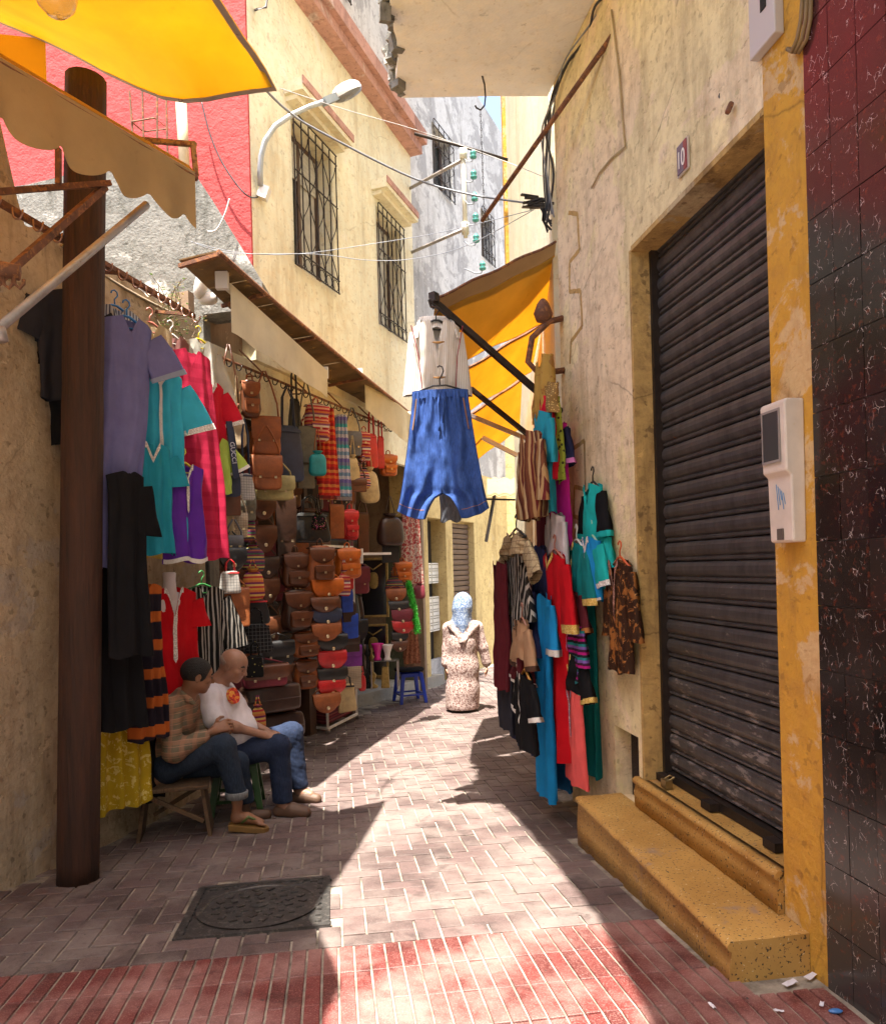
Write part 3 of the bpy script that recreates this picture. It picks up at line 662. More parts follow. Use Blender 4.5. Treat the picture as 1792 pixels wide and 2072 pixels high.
M_hem = fabric('grey_hem', (.36, .30, .25))
def wood_mat(name, c, c2, grain=(14, 14, 1.2)):
    b = NB(name); co = b.coord('pos', grain); n = b.noise(co, 1.6, 8, .7, .6); n2 = b.noise(b.coord('pos', (60, 60, 2)), 1, 4, .6)
    col = b.mix(b.ramp(n, .3, .72), c, c2); col = b.mix(b.ramp(n2, .55, .8), col, sc3(c, .4)); return b.fin(col, .75, b.bump(b.math('ADD', n, n2), .5, .02))
M_pole = wood_mat('dark_stained_wood', (.018, .007, .004), (.065, .022, .010))
# timber pole
pb = ground(158, 1782)
m = MB(); path = []; rad = []
for k in range(40):
    t = k / 39; py = 1782 - t * 1622; px = 158 + 16 * t; q = at(px, py, pb.y); path.append(q); rad.append(.124 * (1 - .03 * t) + .004 * vnoise((0, 0, k * .6)))
m.tube(path, rad, 14); one('timber_pole', m, M_pole, 'thick dark brown timber pole standing by the left wall under the yellow tarp', 'pole', None, True)
# yellow tarp
E = [(560, 181, 5.0), (515, 186, 4.93), (470, 193, 4.86), (420, 203, 4.78), (375, 206, 4.95), (330, 199, 5.05), (285, 181, 5.15), (215, 148, 5.2), (150, 112, 5.2), (92, 84, 5.2), (40, 62, 5.2), (-60, 20, 5.2), (-330, -60, 5.1)]  # last points, out of view, extended to close a gap of sun
E = [at(*e) for e in E]; T0 = E[0]; P = []
for r in range(17):
    t = r / 16; row = []
    for c, e in enumerate(E):
        s = c / (len(E) - 1); q = e + Vector((-.07, -1, 0)) * (3.6 * t); q.x += .34 * max(0, min(1, (t - .62) / .18)) * (1 - s); zz = 5.0 - .8 * t + .6 * s  # near end, out of view, shifted to set its shadow edge
        k = min(1, t * 6); q.z = e.z * (1 - k) + zz * k + .05 * math.sin(s * 9 + t * 4) * k - .10 * math.sin(math.pi * s) * math.sin(math.pi * min(1, t * 1.1)); row.append(q)
    P.append(row)
root = rootat('yellow_tarp', tuple(T0), 'bright yellow tarpaulin stretched over the lane above the scalloped valance', 'tarp')
m = MB(); m.sheet(P, .004); part(root, m, 'sheet', M_tarp, True)
m = MB(); dn = Vector((0, 0, -.006))
m.sheet([[q + dn for q in P[0]], [q + dn + Vector((-.006, -.04, 0)) for q in P[0]]], .004)
m.sheet([[P[r][0] + dn * 1.5, P[r][0] + dn * 1.5 + Vector((-.042, 0, .004))] for r in range(17)], .004); part(root, m, 'hem', M_hem, True)
m = MB()
for q in (P[0][4], P[1][0], P[3][0], P[5][0]): m.lathe([(.012, -.004), (.018, 0), (.012, .004)], q + Vector((-.025, -.03, -.012)), 12)
part(root, m, 'grommet', M_steel, True)
a = E[9]; m = MB(); m.sheet([[a + Vector((-.25 * s, -.05 * s, .02 - .3 * t * (1 - .3 * s))) for s in (0, .33, .66, 1, 1.6)] for t in (0, .4, .8, 1)], .004); part(root, m, 'flap', M_tarp, True)
# glass lamp jar hanging under the tarp
q = at(114, 30, 3.6); m = MB(); m.lathe([(.0, 0), (.05, .01), (.085, .05), (.098, .10), (.09, .16), (.05, .2), (.03, .25)], q, 20)
gl = NB('thick_clear_glass'); gl.fin((.8, .8, .8), .12, None, 0, Transmission__Weight=.85)
one('hanging_glass_jar', m, gl.m, 'clear glass jar hanging beneath the yellow tarp', 'jar', None, True)
# scalloped valance with its rusty arms
va, vb = at(-90, 62, 3.15), at(394, 348, 4.2)
root = rootat('scalloped_awning', tuple(vb), 'tan scalloped awning valance on a rusty folding frame in front of timber pole', 'awning')
m = MB(); P = []; N = 90; H_ = .34
for j in range(9):
    row = []
    for i in range(N + 1):
        t = i / N; q = va.lerp(vb, t); w_ = abs(math.sin(math.pi * (t * 5.0 + .25))) ** .75; hgt = H_ * (.72 + .28 * w_); f_ = j / 8
        row.append(q + Vector((.02 * math.sin(t * 25) * f_, -.015 * math.sin(t * 31) * f_, -hgt * f_)))
    P.append(row)
m.sheet(P, .003); part(root, m, 'valance', M_val, True)
m = MB(); m.sheet([[q + Vector((-.002, -.004, .004)) for q in P[0]], [q + Vector((-.03, -.02, .03)) for q in P[0]]], .004); part(root, m, 'top_binding', M_awn)
m = MB(); m.tube([va + Vector((0, .03, -.02)), vb + Vector((0, .03, -.02))], .018); part(root, m, 'front_bar', M_rust)
def ell(m, c, ax, ay, az, fx, fy, fz, z0=-1, z1=1, n=18, r=9, pw=1.0):
    P = []
    for j in range(r + 1):
        zz = z0 + (z1 - z0) * j / r; rr = max(0.0, 1 - abs(zz) ** 2.5) ** .5
        P.append([c + ax * (fx * rr * math.cos(2 * math.pi * k / n)) + ay * (fy * rr * math.sin(2 * math.pi * k / n)) + az * (fz * zz) for k in range(n)])
    m.grid(P, True)
def sqbar(m, a, b, w=.03):
    a, b = Vector(a), Vector(b); d = (b - a).normalized(); s_ = d.cross(Vector((0, 0, 1)))
    if s_.length < .01: s_ = Vector((1, 0, 0))
    s_.normalize(); u_ = s_.cross(d); k = w / 2
    m.hexa([a - s_ * k - u_ * k, a + s_ * k - u_ * k, a + s_ * k + u_ * k, a - s_ * k + u_ * k, b - s_ * k - u_ * k, b + s_ * k - u_ * k, b + s_ * k + u_ * k, b - s_ * k + u_ * k])
m = MB()
for a, b_ in (((290, 283, 4.35), (396, 292, 4.3)), ((390, 290, 4.3), (397, 356, 4.25)), ((262, 278, 4.3), (300, 285, 4.35)), ((400, 356, 4.24), (340, 350, 4.2))): sqbar(m, at(*a), at(*b_), .026)
part(root, m, 'end_frame', paint('ochre_rust', (.36, .19, .06), .8, (.16, .06, .03), .5, 'pos', .1, .4, .3, 14))
m = MB()
for a, b_, w_ in (((-60, 392, 3.6), (222, 370, 4.3), .03), ((118, 300, 4.0), (118, 372, 4.0), .026), ((212, 378, 4.3), (-30, 590, 3.4), .035)): sqbar(m, at(*a), at(*b_), w_)
part(root, m, 'folding_arm', M_rust)
m = MB(); m.tube([at(-60, 712, 3.0), at(296, 414, 4.1)], .021, 10); m.tube([at(-4, 664, 3.1), at(2, 690, 3.1)], .03, 8); part(root, m, 'brace_tube', M_steel, True)
m = MB(); m.tube([at(-40, 535, 3.3), at(40, 552, 3.35)], .035, 10)
for px in (6, 28): m.tube([at(px, 552, 3.33), at(px + 2, 575, 3.33), at(px + 12, 583, 3.33), at(px + 20, 574, 3.33), at(px + 20, 565, 3.33)], .008, 6)
part(root, m, 'hook_bar', M_rust, True)
# clothes rail along the old wall
ra, rb_ = LW.uz(60, 445, .32), LW.uz(392, 640, .32)
zr = (ra[1] + rb_[1]) / 2; root = rootat('clothes_rail', tuple(LW.pt(rb_[0], .3, zr)), 'rusty iron clothes rail with hooks running along the old wall', 'rail')
m = MB(); sqbar(m, LW.pt(3.2, .32, zr), LW.pt(rb_[0], .32, zr), .035); part(root, m, 'bar', M_rust)
for u in (4.2, 5.4, rb_[0] - .05): m = MB(); sqbar(m, LW.pt(u, -.02, zr + .06), LW.pt(u, .32, zr), .025); part(root, m, 'bracket', M_rust)
for k in range(14):
    u = rb_[0] - .06 - k * .155; m = MB(); m.tube([LW.pt(u, .345, zr - .0)] + [LW.pt(u, .345 + .035 - .035 * math.cos(t * .55), zr - .03 - .045 * math.sin(t * .55)) for t in range(0, 7)], .006, 6); part(root, m, 'hook', simple('hook_steel', (.35, .22, .18), .4, .7) if k == 0 else bpy.data.materials['hook_steel'], True)
RAILZ = zr
m = MB(); m.tube([LW.pt(u, .02 + .02 * math.sin(u * 3), zr + .16 - .06 * math.sin((u - 5) * 1.3)) for u in [5.2 + .1 * k for k in range(14)]], .012, 6); one('wall_cable', m, paint('dusty_cable', (.3, .24, .17), .7, None, .6, 'pos'), 'dusty cable sagging along the top of the old wall', 'cable', None, True)
# --------- corrugated rusty canopy + roller awnings over the bag shop
ca = [at(368, 498, 6.2), at(442, 507, 5.7), at(560, 612, 6.8), at(700, 730, 8.4), at(826, 832, 10.6)]
inn = [at(372, 500, 6.5), at(396, 540, 6.6), at(500, 640, 7.7), at(640, 752, 9.3), at(800, 850, 11.4)]
root = rootat('sheet_canopy', tuple(ca[0]), 'rusty sheet metal canopy along the cream house above the bag shop', 'canopy')
def poly_at(L, t):
    t *= len(L) - 1; i = min(int(t), len(L) - 2); return L[i].lerp(L[i + 1], t - i)
outer = [ca[1], ca[2], ca[3], ca[4]]; inner = [q + Vector((-.34 - .1 * k, .1 + .05 * k, -.02)) for k, q in enumerate(outer)]
for k in range(6):
    m = MB(); t0, t1 = k / 6, (k + 1) / 6 - .0012; P = [[poly_at(inner, t), poly_at(inner, t).lerp(poly_at(outer, t), .5) + Vector((0, 0, .008 * math.sin(j * 2.1))), poly_at(outer, t)] for j, t in enumerate(np.linspace(t0, t1, 8))]
    m.sheet(P, .012); part(root, m, 'sheet', paint('rusty_sheet', (.13, .075, .025), .7, (.32, .19, .05), .6, 'pos', .2, .4, .45, 5) if k == 0 else bpy.data.materials['rusty_sheet'])
m = MB(); m.tube([q + Vector((0, 0, -.01)) for q in outer], .02, 8); part(root, m, 'edge_bar', M_rust)
for t in (.0, .25, .5, .75, .98): m = MB(); sqbar(m, poly_at(inner, t) + Vector((0, 0, -.05)), poly_at(outer, t) + Vector((0, 0, -.03)), .03); part(root, m, 'rafter', M_rust)
def roller(name, label, a, b_, drop, mat):
    root = rootat(name, tuple(a), label, 'awning', 'cream roller awnings of the bag shop')
    m = MB(); d = (b_ - a).normalized(); m.tube([a, b_], .035, 10); part(root, m, 'roller_tube', mat, True)
    m = MB(); N = 26; P = []
    for j in range(7): P.append([a.lerp(b_, i / N) + Vector((.05 + .012 * math.sin(i * .9) * j / 6, -.03 - .01 * math.sin(i * 1.7) * j / 6, -drop(i / N) * j / 6)) for i in range(N + 1)])
    m.sheet(P, .004); part(root, m, 'fabric', mat, True)
    wp = bpy.data.materials.get('white_plate') or simple('white_plate', (.75, .74, .72), .5)
    m = MB(); m.box(a - d * .05 + Vector((0, 0, .01)), (.1, .05, .14)); part(root, m, 'end_plate', wp); m = MB(); m.box(b_ + d * .03, (.08, .04, .12)); part(root, m, 'end_plate', wp)
    return root
roller('roller_awning', 'cream canvas roller awning hanging over the hooks of shoulder bags', at(456, 576, 6.1), at(654, 752, 8.0), lambda t: .40 - .11 * t, M_crm)
roller('roller_awning', 'shorter cream roller awning further along with bright sun on it', at(730, 762, 9.3), at(824, 840, 10.5), lambda t: .42 + .03 * t, M_crm)
m = MB()
q = at(408, 572, 6.5); ell(m, q, Vector((1, 0, 0)), Vector((0, 1, 0)), Vector((.25, 0, 1)).normalized(), .06, .06, .15); ell(m, at(420, 604, 6.55), Vector((1, 0, 0)), Vector((0, 1, 0)), Vector((0, 0, 1)), .09, .05, .06)
one('awning_motor', m, paint('dusty_white_plastic', (.62, .6, .56), .5, (.4, .36, .3), .6, 'obj'), 'dusty white awning motor housing beside the sheet canopy', 'motor', None, True)
m = MB(); m.tube([at(760, 832, 9.9), at(842, 880, 10.6)], .018, 10); m.box(at(760, 832, 9.9), (.05, .05, .05)); one('tube_light', m, simple('tube_white', (.7, .69, .62), .4), 'white fluorescent tube light under the short roller awning', 'light', None, True)
# hook rail of the bag shop
root = rootat('hook_rail', tuple(FW.pt(8, .16, 3.8)), 'iron rail with hooks for bags under the cream awnings', 'rail')
a = FW.uz(430, 715, .16); b_ = FW.uz(659, 811, .16); HZ = (a[1] + b_[1]) / 2
m = MB(); m.tube([FW.pt(a[0] - .1, .16, HZ), FW.pt(uF1 + .2, .16, HZ)], .014, 8); part(root, m, 'bar', M_rust)
for u in np.arange(a[0], uF1 + .2, .85): m = MB(); m.tube([FW.pt(u, -.14, HZ + .02), FW.pt(u, .16, HZ), FW.pt(u, -.14, HZ + .3)], .011, 6); part(root, m, 'bracket', M_rust)
for k in range(26):
    u = a[0] + .05 + k * .155; mm = MB(); mm.tube([FW.pt(u, .16, HZ)] + [FW.pt(u, .19 - .03 * math.cos(t * .55), HZ - .03 - .04 * math.sin(t * .55)) for t in range(7)], .006, 6); part(root, mm, 'hook', M_iron, True)
# --------- right-hand awnings of ochre canvas
aw = [('front', [(880, 607, 5.9), (1124, 492, 6.35), (1110, 650, 7.3), (868, 762, 6.7)]), ('middle', [(860, 800, 6.8), (1095, 657, 7.4), (1075, 752, 8.3), (880, 874, 7.6)]), ('back', [(880, 890, 7.7), (1056, 768, 8.4), (1051, 868, 9.6), (920, 962, 9.0)])]
labs = {'front': 'ochre canvas awning with brown front strip above the hooded shirt', 'middle': 'middle ochre canvas awning strip behind the first, by the right wall', 'back': 'last sagging ochre canvas awning strip above the far end of the clothes racks'}
for key, cs in aw:
    A, B, C_, D = [at(*c) for c in cs]; root = rootat('canvas_awning', tuple(A), labs[key], 'awning', 'ochre canvas awnings on the right'); N = 14; P = []
    for j in range(N + 1):
        row = []
        for i in range(N + 1):
            s, t = i / N, j / N; q = A.lerp(B, s).lerp(D.lerp(C_, s), t); q.z -= .05 * math.sin(math.pi * t) * math.sin(math.pi * s) + .008 * math.sin(s * 16 + t * 3); row.append(q)
        P.append(row)
    m = MB()
    if key == 'front':
        m.sheet(P[2:], .004); part(root, m, 'canvas', M_awn, True); m = MB(); m.sheet([[q + Vector((0, 0, .004)) for q in row] for row in P[:4]], .004); part(root, m, 'brown_strip', M_awnb, True)
    else: m.sheet(P, .004); part(root, m, 'canvas', M_awn, True)
    m = MB(); m.tube([q + Vector((0, 0, .012)) for q in P[0]], .012, 6); m.tube([q + Vector((0, 0, .012)) for q in P[-1]], .01, 6); part(root, m, 'edge_rod', M_rust)
# arms
def bar(name, pts, w_, mat, label, cat='bar', group=None, sq=True):
    m = MB()
    if sq:
        for i in range(len(pts) - 1): sqbar(m, pts[i], pts[i + 1], w_)
    else: m.tube(pts, w_, 8)
    return one(name, m, mat, label, cat, group, not sq)
bar('support_bar', [at(874, 606, 5.75), at(1135, 834, 6.2)], .045, M_iron, 'dark square iron awning arm that the hooded shirt hangs from', 'bar', 'awning arms')
bar('support_bar', [at(952, 786, 7.0), at(1096, 902, 7.4)], .04, M_iron, 'thinner dark iron awning arm behind the denim trousers', 'bar', 'awning arms')
bar('support_bar', [at(945, 838, 7.9), at(1100, 902, 8.2)], .04, M_steel, 'pale steel awning arm crossing behind the dark iron one', 'bar', 'awning arms')
bar('support_bar', [at(950, 872, 8.6), at(1045, 921, 8.8)], .045, simple('whitish_tube', (.62, .6, .56), .4), 'whitish tube awning arm lowest of the arms', 'bar', 'awning arms')  # whitish is the tube's own colour
m = MB(); sqbar(m, at(872, 604, 5.75), at(884, 600, 5.72), .07); m.tube([at(876, 600, 5.72), at(868, 608, 5.72), at(872, 620, 5.72), at(880, 622, 5.72)], .012, 6); one('arm_end_bracket', m, M_iron, 'rusted iron bracket at the tip of awning arm', 'bracket')
bar('iron_bar', [at(1300, -16, 4.75), at(975, 446, 6.5)], .019, M_rust, 'long rusty iron rod slanting across from the shutter house wall', 'bar', None, False)
# wall bracket hook by the corner
m = MB(); m.tube([RW.pt(6.2, .0, 3.35), RW.pt(6.2, .22, 3.32), RW.pt(6.22, .3, 3.42), RW.pt(6.22, .26, 3.62), RW.pt(6.2, .12, 3.75), RW.pt(6.2, 0, 3.78)], .026, 8); m.lathe([(.0, 0), (.06, .02), (.08, .08), (.05, .16), (.02, .2)], RW.pt(6.22, .16, 3.74), 10)
one('wall_bracket', m, M_rust, 'curved rusty iron bracket on the corner of the shutter house', 'bracket', None, True)
# --------- street lamp on the cream house
base = FW.hit(528, 374, .03); root = rootat('street_lamp', tuple(base), 'grey curved arm street lamp with white head on corner of cream house', 'street lamp')
LP = [(528, 374, 8.1), (528, 340, 8.0), (534, 305, 7.9), (550, 272, 7.75), (580, 245, 7.6), (620, 220, 7.45), (662, 203, 7.3)]
LP = [FW.hit(*p) for p in ((527, 376, .05), (526, 345, .07), (528, 315, .10), (536, 285, .16), (556, 255, .26), (590, 232, .38), (626, 215, .5), (662, 203, .62))]
m = MB(); m.tube(LP, [.03, .03, .029, .028, .027, .026, .025, .025], 12); part(root, m, 'arm', paint('lamp_grey', (.42, .45, .47), .45, None, .6, 'pos', .4), True)
hd_c = FW.hit(702, 186, .74); hd = hd_c - LP[-1]; dx = hd.normalized(); dy = Vector((0, 0, 1)).cross(dx).normalized(); dz = dx.cross(dy)
m = MB(); ell(m, hd_c, dx, dy, dz, .21, .13, .10, -.15, 1); part(root, m, 'lamp_head', simple('lamp_white', (.8, .8, .78), .35), True)
m = MB(); ell(m, hd_c - dz * .014, dx, dy, dz, .205, .125, .06, -1, 0.1); o = part(root, m, 'lens', gl.m, True)
m = MB(); ell(m, hd_c - dz * .025, dx, dy, dz, .08, .035, .03); part(root, m, 'bulb', simple('bulb_white', (.75, .75, .72), .3), True)
m = MB(); sqbar(m, LP[-1] - dx * .06, hd_c - dx * .17, .075); part(root, m, 'ballast', paint('ballast_grey', (.25, .28, .31), .4, None, .6, 'pos', .5))
q = FW.hit(534, 390, .06); m = MB(); m.box(q, (.1, .1, .13), Matrix.Rotation(.4, 3, 'Y')); m.tube([q + Vector((0, 0, .05)), q + Vector((-.05, -.02, .2)), base + Vector((0, 0, .1))], .008, 6); part(root, m, 'junction_box', simple('box_white', (.75, .74, .7), .5))
# --------- wires and small iron
def wire(label, pts, r=.007, mat=None, name='wire', grp='overhead wires'):
    pts = [at(*p) for p in pts]; fine = []
    for i in range(len(pts) - 1):
        p0, p1, p2, p3 = pts[max(i - 1, 0)], pts[i], pts[i + 1], pts[min(i + 2, len(pts) - 1)]
        for k in range(8):
            t = k / 8; fine.append(.5 * ((2 * p1) + (p2 - p0) * t + (2 * p0 - 5 * p1 + 4 * p2 - p3) * t * t + (3 * p1 - p0 - 3 * p2 + p3) * t ** 3))
    fine.append(pts[-1]); m = MB(); m.tube(fine, r, 5); return one(name, m, mat, label, 'wire', grp, True)
M_wd = simple('wire_dark', (.03, .03, .035), .5); M_wl = simple('wire_light', (.55, .55, .56), .5); M_wg = simple('wire_grey', (.22, .24, .28), .4)
wire('thick grey cable swooping from the yellow tarp corner to the cable bundle', [(538, 182, 5.1), (580, 222, 5.6), (640, 262, 6), (826, 356, 6.6), (946, 392, 6.6), (1078, 412, 6.4)], .009, M_wg)
wire('thin white string from the tarp corner across past the lamp', [(566, 178, 5.0), (700, 222, 6), (840, 262, 6.6), (1000, 318, 6.6), (1112, 362, 6.35)], .003, M_wl)
wire('upper of two thin wires running level past the window bottoms', [(385, 488, 6.6), (450, 505, 6.7), (520, 514, 6.8), (620, 512, 7), (760, 492, 7.2), (900, 468, 7), (1075, 425, 6.4)], .0032, M_wg)
wire('lower thin wire sagging below the grilled window bottoms', [(395, 492, 6.6), (470, 512, 6.7), (640, 514, 6.9), (740, 526, 7), (830, 524, 7), (940, 498, 6.8), (1080, 424, 6.4)], .0032, M_wg)
wire('black cable hanging down the red house wall', [(408, 206, 7.5), (424, 268, 7.5), (446, 322, 7.5), (478, 372, 7.5), (505, 398, 7.55), (530, 396, 7.9)], .008, M_wd)
wire('short white cable end on the grey wall', [(464, 402, 6.9), (455, 432, 6.9), (438, 464, 6.9), (420, 468, 6.9)], .008, M_wl)
wire('looped brown wire hanging above the shutter with a plug', [(1487, -10, 3.62), (1484, 20, 3.62), (1490, 45, 3.62), (1475, 95, 3.65), (1465, 130, 3.67), (1462, 175, 3.68), (1455, 195, 3.69), (1466, 200, 3.68), (1458, 212, 3.69), (1470, 215, 3.68)], .006, M_wd, 'bell_wire', None)
m = MB(); q = RW.hit(1475, 218, .03); m.box(q, (.025, .03, .055), Matrix.Rotation(.4, 3, 'Y')); one('bell_push', m, M_rust, 'rusty bell push dangling from brown wire above the shutter', 'bell push', None, False, .008)
pts = [RW.uz(x, y) for x, y in ((1240, 20), (1256, 150), (1262, 240), (1268, 296), (1240, 320), (1215, 350), (1200, 380))]
m = MB(); m.tube([RW.pt(u, .012, z) for u, z in pts], .007, 6); one('wall_wire', m, paint('painted_wire', (.42, .33, .18), .7, None, .6, 'pos'), 'thin painted wire running down the beige wall and turning aside', 'wire', None, True)
random.seed(3)
for k in range(7):
    off = [(random.gauss(0, 7), random.gauss(0, 6)) for _ in range(8)]; base_ = [(1262, -30, 5.1), (1232, 8, 5.3), (1190, 68, 5.6), (1150, 128, 5.9), (1118, 190, 6.2), (1106, 260, 6.3), (1106, 350, 6.35), (1112, 440, 6.35)]
    wire('strand of the black cable bundle along the corner under the balcony', [(x + a_, y + b2, z - .03 * k) for (x, y, z), (a_, b2) in zip(base_, off)], .010 if k % 2 else .007, M_wd if k % 3 else M_wg, 'bundled_cable', 'cable bundle below the balcony')
m = MB()
for k in range(10): q = at(1085 + random.gauss(0, 12), 412 + random.gauss(0, 7), 6.35); m.box(q, (.16, .03, .012), Matrix.Rotation(random.gauss(0, .25), 3, 'Y') @ Matrix.Rotation(random.gauss(0, .3), 3, 'Z'))
for k in range(8): m.tube([at(1098 + random.gauss(0, 6), 420, 6.3), at(1104 + random.gauss(0, 8), 445, 6.3), at(1112 + random.gauss(0, 6), 460 + random.gauss(0, 8), 6.3)], .008, 5)
one('cable_clamp', m, M_wd, 'frayed bunch of cable ends clamped at the house corner', 'cable clamp')
# balcony hook and chain
m = MB(); m.tube([at(975, 152, 6.05), at(980, 170, 6.05), at(982, 195, 6.05), at(980, 213, 6.05), at(972, 222, 6.05), at(964, 218, 6.05), at(961, 213, 6.05)], .007, 6); one('ceiling_hook', m, M_iron, 'iron hook hanging from the balcony underside', 'hook', None, True)
m = MB()
for k in range(30):
    q = at(972 + .25 * k, 226 + k * 7, 6.05); m.tube([q + Vector(((.006 if k % 2 else 0) * c_, (0 if k % 2 else .006) * c_, .014 * s_)) for c_, s_ in [(math.cos(a * .785), math.sin(a * .785)) for a in range(9)]], .0025, 5)
one('chain', m, M_iron, 'thin chain hanging from the iron hook under the balcony', 'chain')
# insulator rack on the cream house corner
root = rootat('insulator_rack', tuple(at(938, 480, 10.6)), 'white post bracket with green glass insulators beyond the cream house', 'insulator rack')
m = MB(); m.tube([at(936, 305, 10.6), at(942, 480, 10.6)], .032, 10); m.box(at(937, 312, 10.6), (.1, .1, .14)); m.box(at(941, 462, 10.6), (.1, .1, .14)); part(root, m, 'post', simple('post_cream', (.62, .58, .46), .6), True)
m = MB(); m.tube([FW.pt(uF1 - .05, .0, at(836, 336, 11.2).z), at(938, 322, 10.6)], .025, 8); m.tube([FW.pt(uF1 - .05, .0, at(840, 473, 11.2).z), at(940, 463, 10.6)], .025, 8); part(root, m, 'arm', M_steel, True)
ins = NB('green_glass'); ins.fin((.10, .42, .38), .15, None, 0, Transmission__Weight=.4)
for (x, y) in ((957, 312), (958, 353), (960, 398), (962, 440), (963, 482), (976, 538)):
    m = MB(); q = at(x, y, 10.5); m.lathe([(.02, -.06), (.045, -.05), (.05, -.03), (.03, -.01), (.045, .01), (.045, .03), (.025, .05), (.012, .07)], q, 12); o = part(root, m, 'insulator', ins.m, True)
    m = MB(); m.tube([q + Vector((0, 0, -.05)), q + Vector((-.02, 0, -.1)), q + Vector((-.1, 0, -.1)), at(939, y + 5, 10.6)], .008, 5); part(root, m, 'pin', M_wg, True)
bar('conduit', [at(838, 270, 10.9), at(950, 300, 11), at(1044, 328, 11.0)], .022, M_iron, 'dark conduit pipe running level from the cornice to the far wall', 'pipe', None, False)
bar('wall_hook', [FW.hit(516, 20, .0), FW.hit(520, 18, .2), FW.hit(538, 14, .22), FW.hit(541, -10, .22)], .012, M_iron, 'bent iron hook high on the cream house corner', 'hook', None, False)
# rebar and pole in front of the red house
for k, (x0, x1) in enumerate(((262, 274), (288, 292), (318, 318), (336, 340))):
    m = MB(); m.tube([at(x0, 184, 7.35 + .1 * (k % 2)), at(x1, 345, 7.35 + .1 * (k % 2))], .011, 6); one('rebar', m, M_rust, 'rusty reinforcing bar sticking up before the red house wall', 'rebar', 'rebar above the grey wall')
m = MB(); m.tube([at(266, 246, 7.33), at(313, 238, 7.33), at(340, 260, 7.47), at(290, 266, 7.47), at(266, 246, 7.33)], .008, 6); one('rebar_tie', m, M_rust, 'rusty iron ring tying the reinforcing bars together', 'rebar tie')
m = MB(); m.tube([at(366, 205, 7.3), at(374, 345, 7.3)], .052, 12); one('cream_pipe', m, paint('cream_pvc', (.58, .46, .3), .6, None, .6, 'pos'), 'cream drain pipe standing before the red house wall', 'pipe', None, True)
# number plate
def text_mesh(txt, size, ext):
    cu = bpy.data.curves.new('t', 'FONT'); cu.body = txt; cu.size = size; cu.extrude = ext; cu.align_x = 'CENTER'; cu.align_y = 'CENTER'
    o = bpy.data.objects.new('t', cu); COL.objects.link(o); dg = bpy.context.evaluated_depsgraph_get(); me = bpy.data.meshes.new_from_object(o.evaluated_get(dg)); bpy.data.objects.remove(o); return me
c = RW.hit(1381, 318, .012); root = rootat('house_number_plate', tuple(c), 'small enamel house number plate reading 10 above the shutter', 'sign')
root.rotation_euler = (0, 0, RW.yaw()); Wp, Hp = .105, .155
m = MB(); m.span(-Wp / 2 - .008, Wp / 2 + .008, -.003, .008, -Hp / 2 - .008, Hp / 2 + .008); m.build('rim', simple('plate_rim', (.5, .44, .4), .5), root)
m = MB(); m.span(-Wp / 2, Wp / 2 * .35, -.008, -.0035, -Hp / 2, Hp / 2); m.build('plate', simple('plate_blue', (.10, .085, .15), .3), root)
m = MB(); m.span(Wp / 2 * .35 + .0005, Wp / 2, -.008, -.0035, -Hp / 2, Hp / 2); m.build('plate_red_edge', simple('plate_red', (.22, .02, .04), .3), root)
me = text_mesh('10', .115, .001); me.materials.append(simple('enamel_white', (.85, .84, .82), .3)); o = mesh_obj('numerals', me, root); o.rotation_euler = (R(90), 0, 0); o.location = (-.004, -.0105, -.01); o.scale = (.78, 1.15, 1)
# electricity meter on the pilaster
u0, z1 = RW.uz(1640, 800); u1, z0 = RW.uz(1566, 1100); um = (3.13 + 3.33) / 2
root = rootat('electricity_meter', tuple(RW.pt(um, 0.004, z0)), 'pale plastic electricity meter box on the ochre pilaster', 'meter'); root.rotation_euler = (0, 0, RW.yaw()); h_ = z1 - z0
M_met = paint('aged_plastic', (.60, .52, .46), .55, (.5, .36, .12), .68, 'obj', 0, .1, .12, 7)
wv = .088
m = MB(); hh = h_ * .5
prof = [(0, 0), (-.055, 0), (-.062, .01), (-.066, hh - .02), (-.088, hh), (-.092, h_ - .012), (-.082, h_), (0, h_)]
m.prism(prof, lambda p: Vector((-wv * (.92 + .08 * p[1] / h_), p[0], p[1])), lambda p: Vector((wv * (.92 + .08 * p[1] / h_), p[0], p[1]))); m.build('housing', M_met, root, False, .008)
m = MB(); m.span(-wv * .72, wv * .55, -.096, -.0925, hh + .05, h_ - .045); m.build('window', simple('smoky_window', (.05, .05, .055), .12), root)
m = MB()
for a_, b2, c_, d_ in ((-wv * .80, -wv * .72, hh + .04, h_ - .035), (wv * .55, wv * .63, hh + .04, h_ - .035)): m.span(a_, b2, -.0975, -.0922, c_, d_)
m.span(-wv * .72, wv * .55, -.0975, -.0922, hh + .04, hh + .05); m.span(-wv * .72, wv * .55, -.0975, -.0922, h_ - .045, h_ - .035); m.build('window_frame', simple('meter_frame', (.25, .22, .21), .5), root)
m = MB(); m.span(-.02, .02, -.070, -.0635, .012, .06); m.build('seal_slot', simple('slot_dark', (.1, .08, .07), .6), root)
m = MB(); random.seed(11)
for k in range(5): x = -.02 + .012 * k; m.tube([(x, -.0672, hh - .05 - .01 * k), (x + .012, -.0668, hh - .16 + .02 * (k % 3))], .0018, 4)
m.build('blue_scrawl', simple('pen_blue', (.06, .2, .4), .6), root)
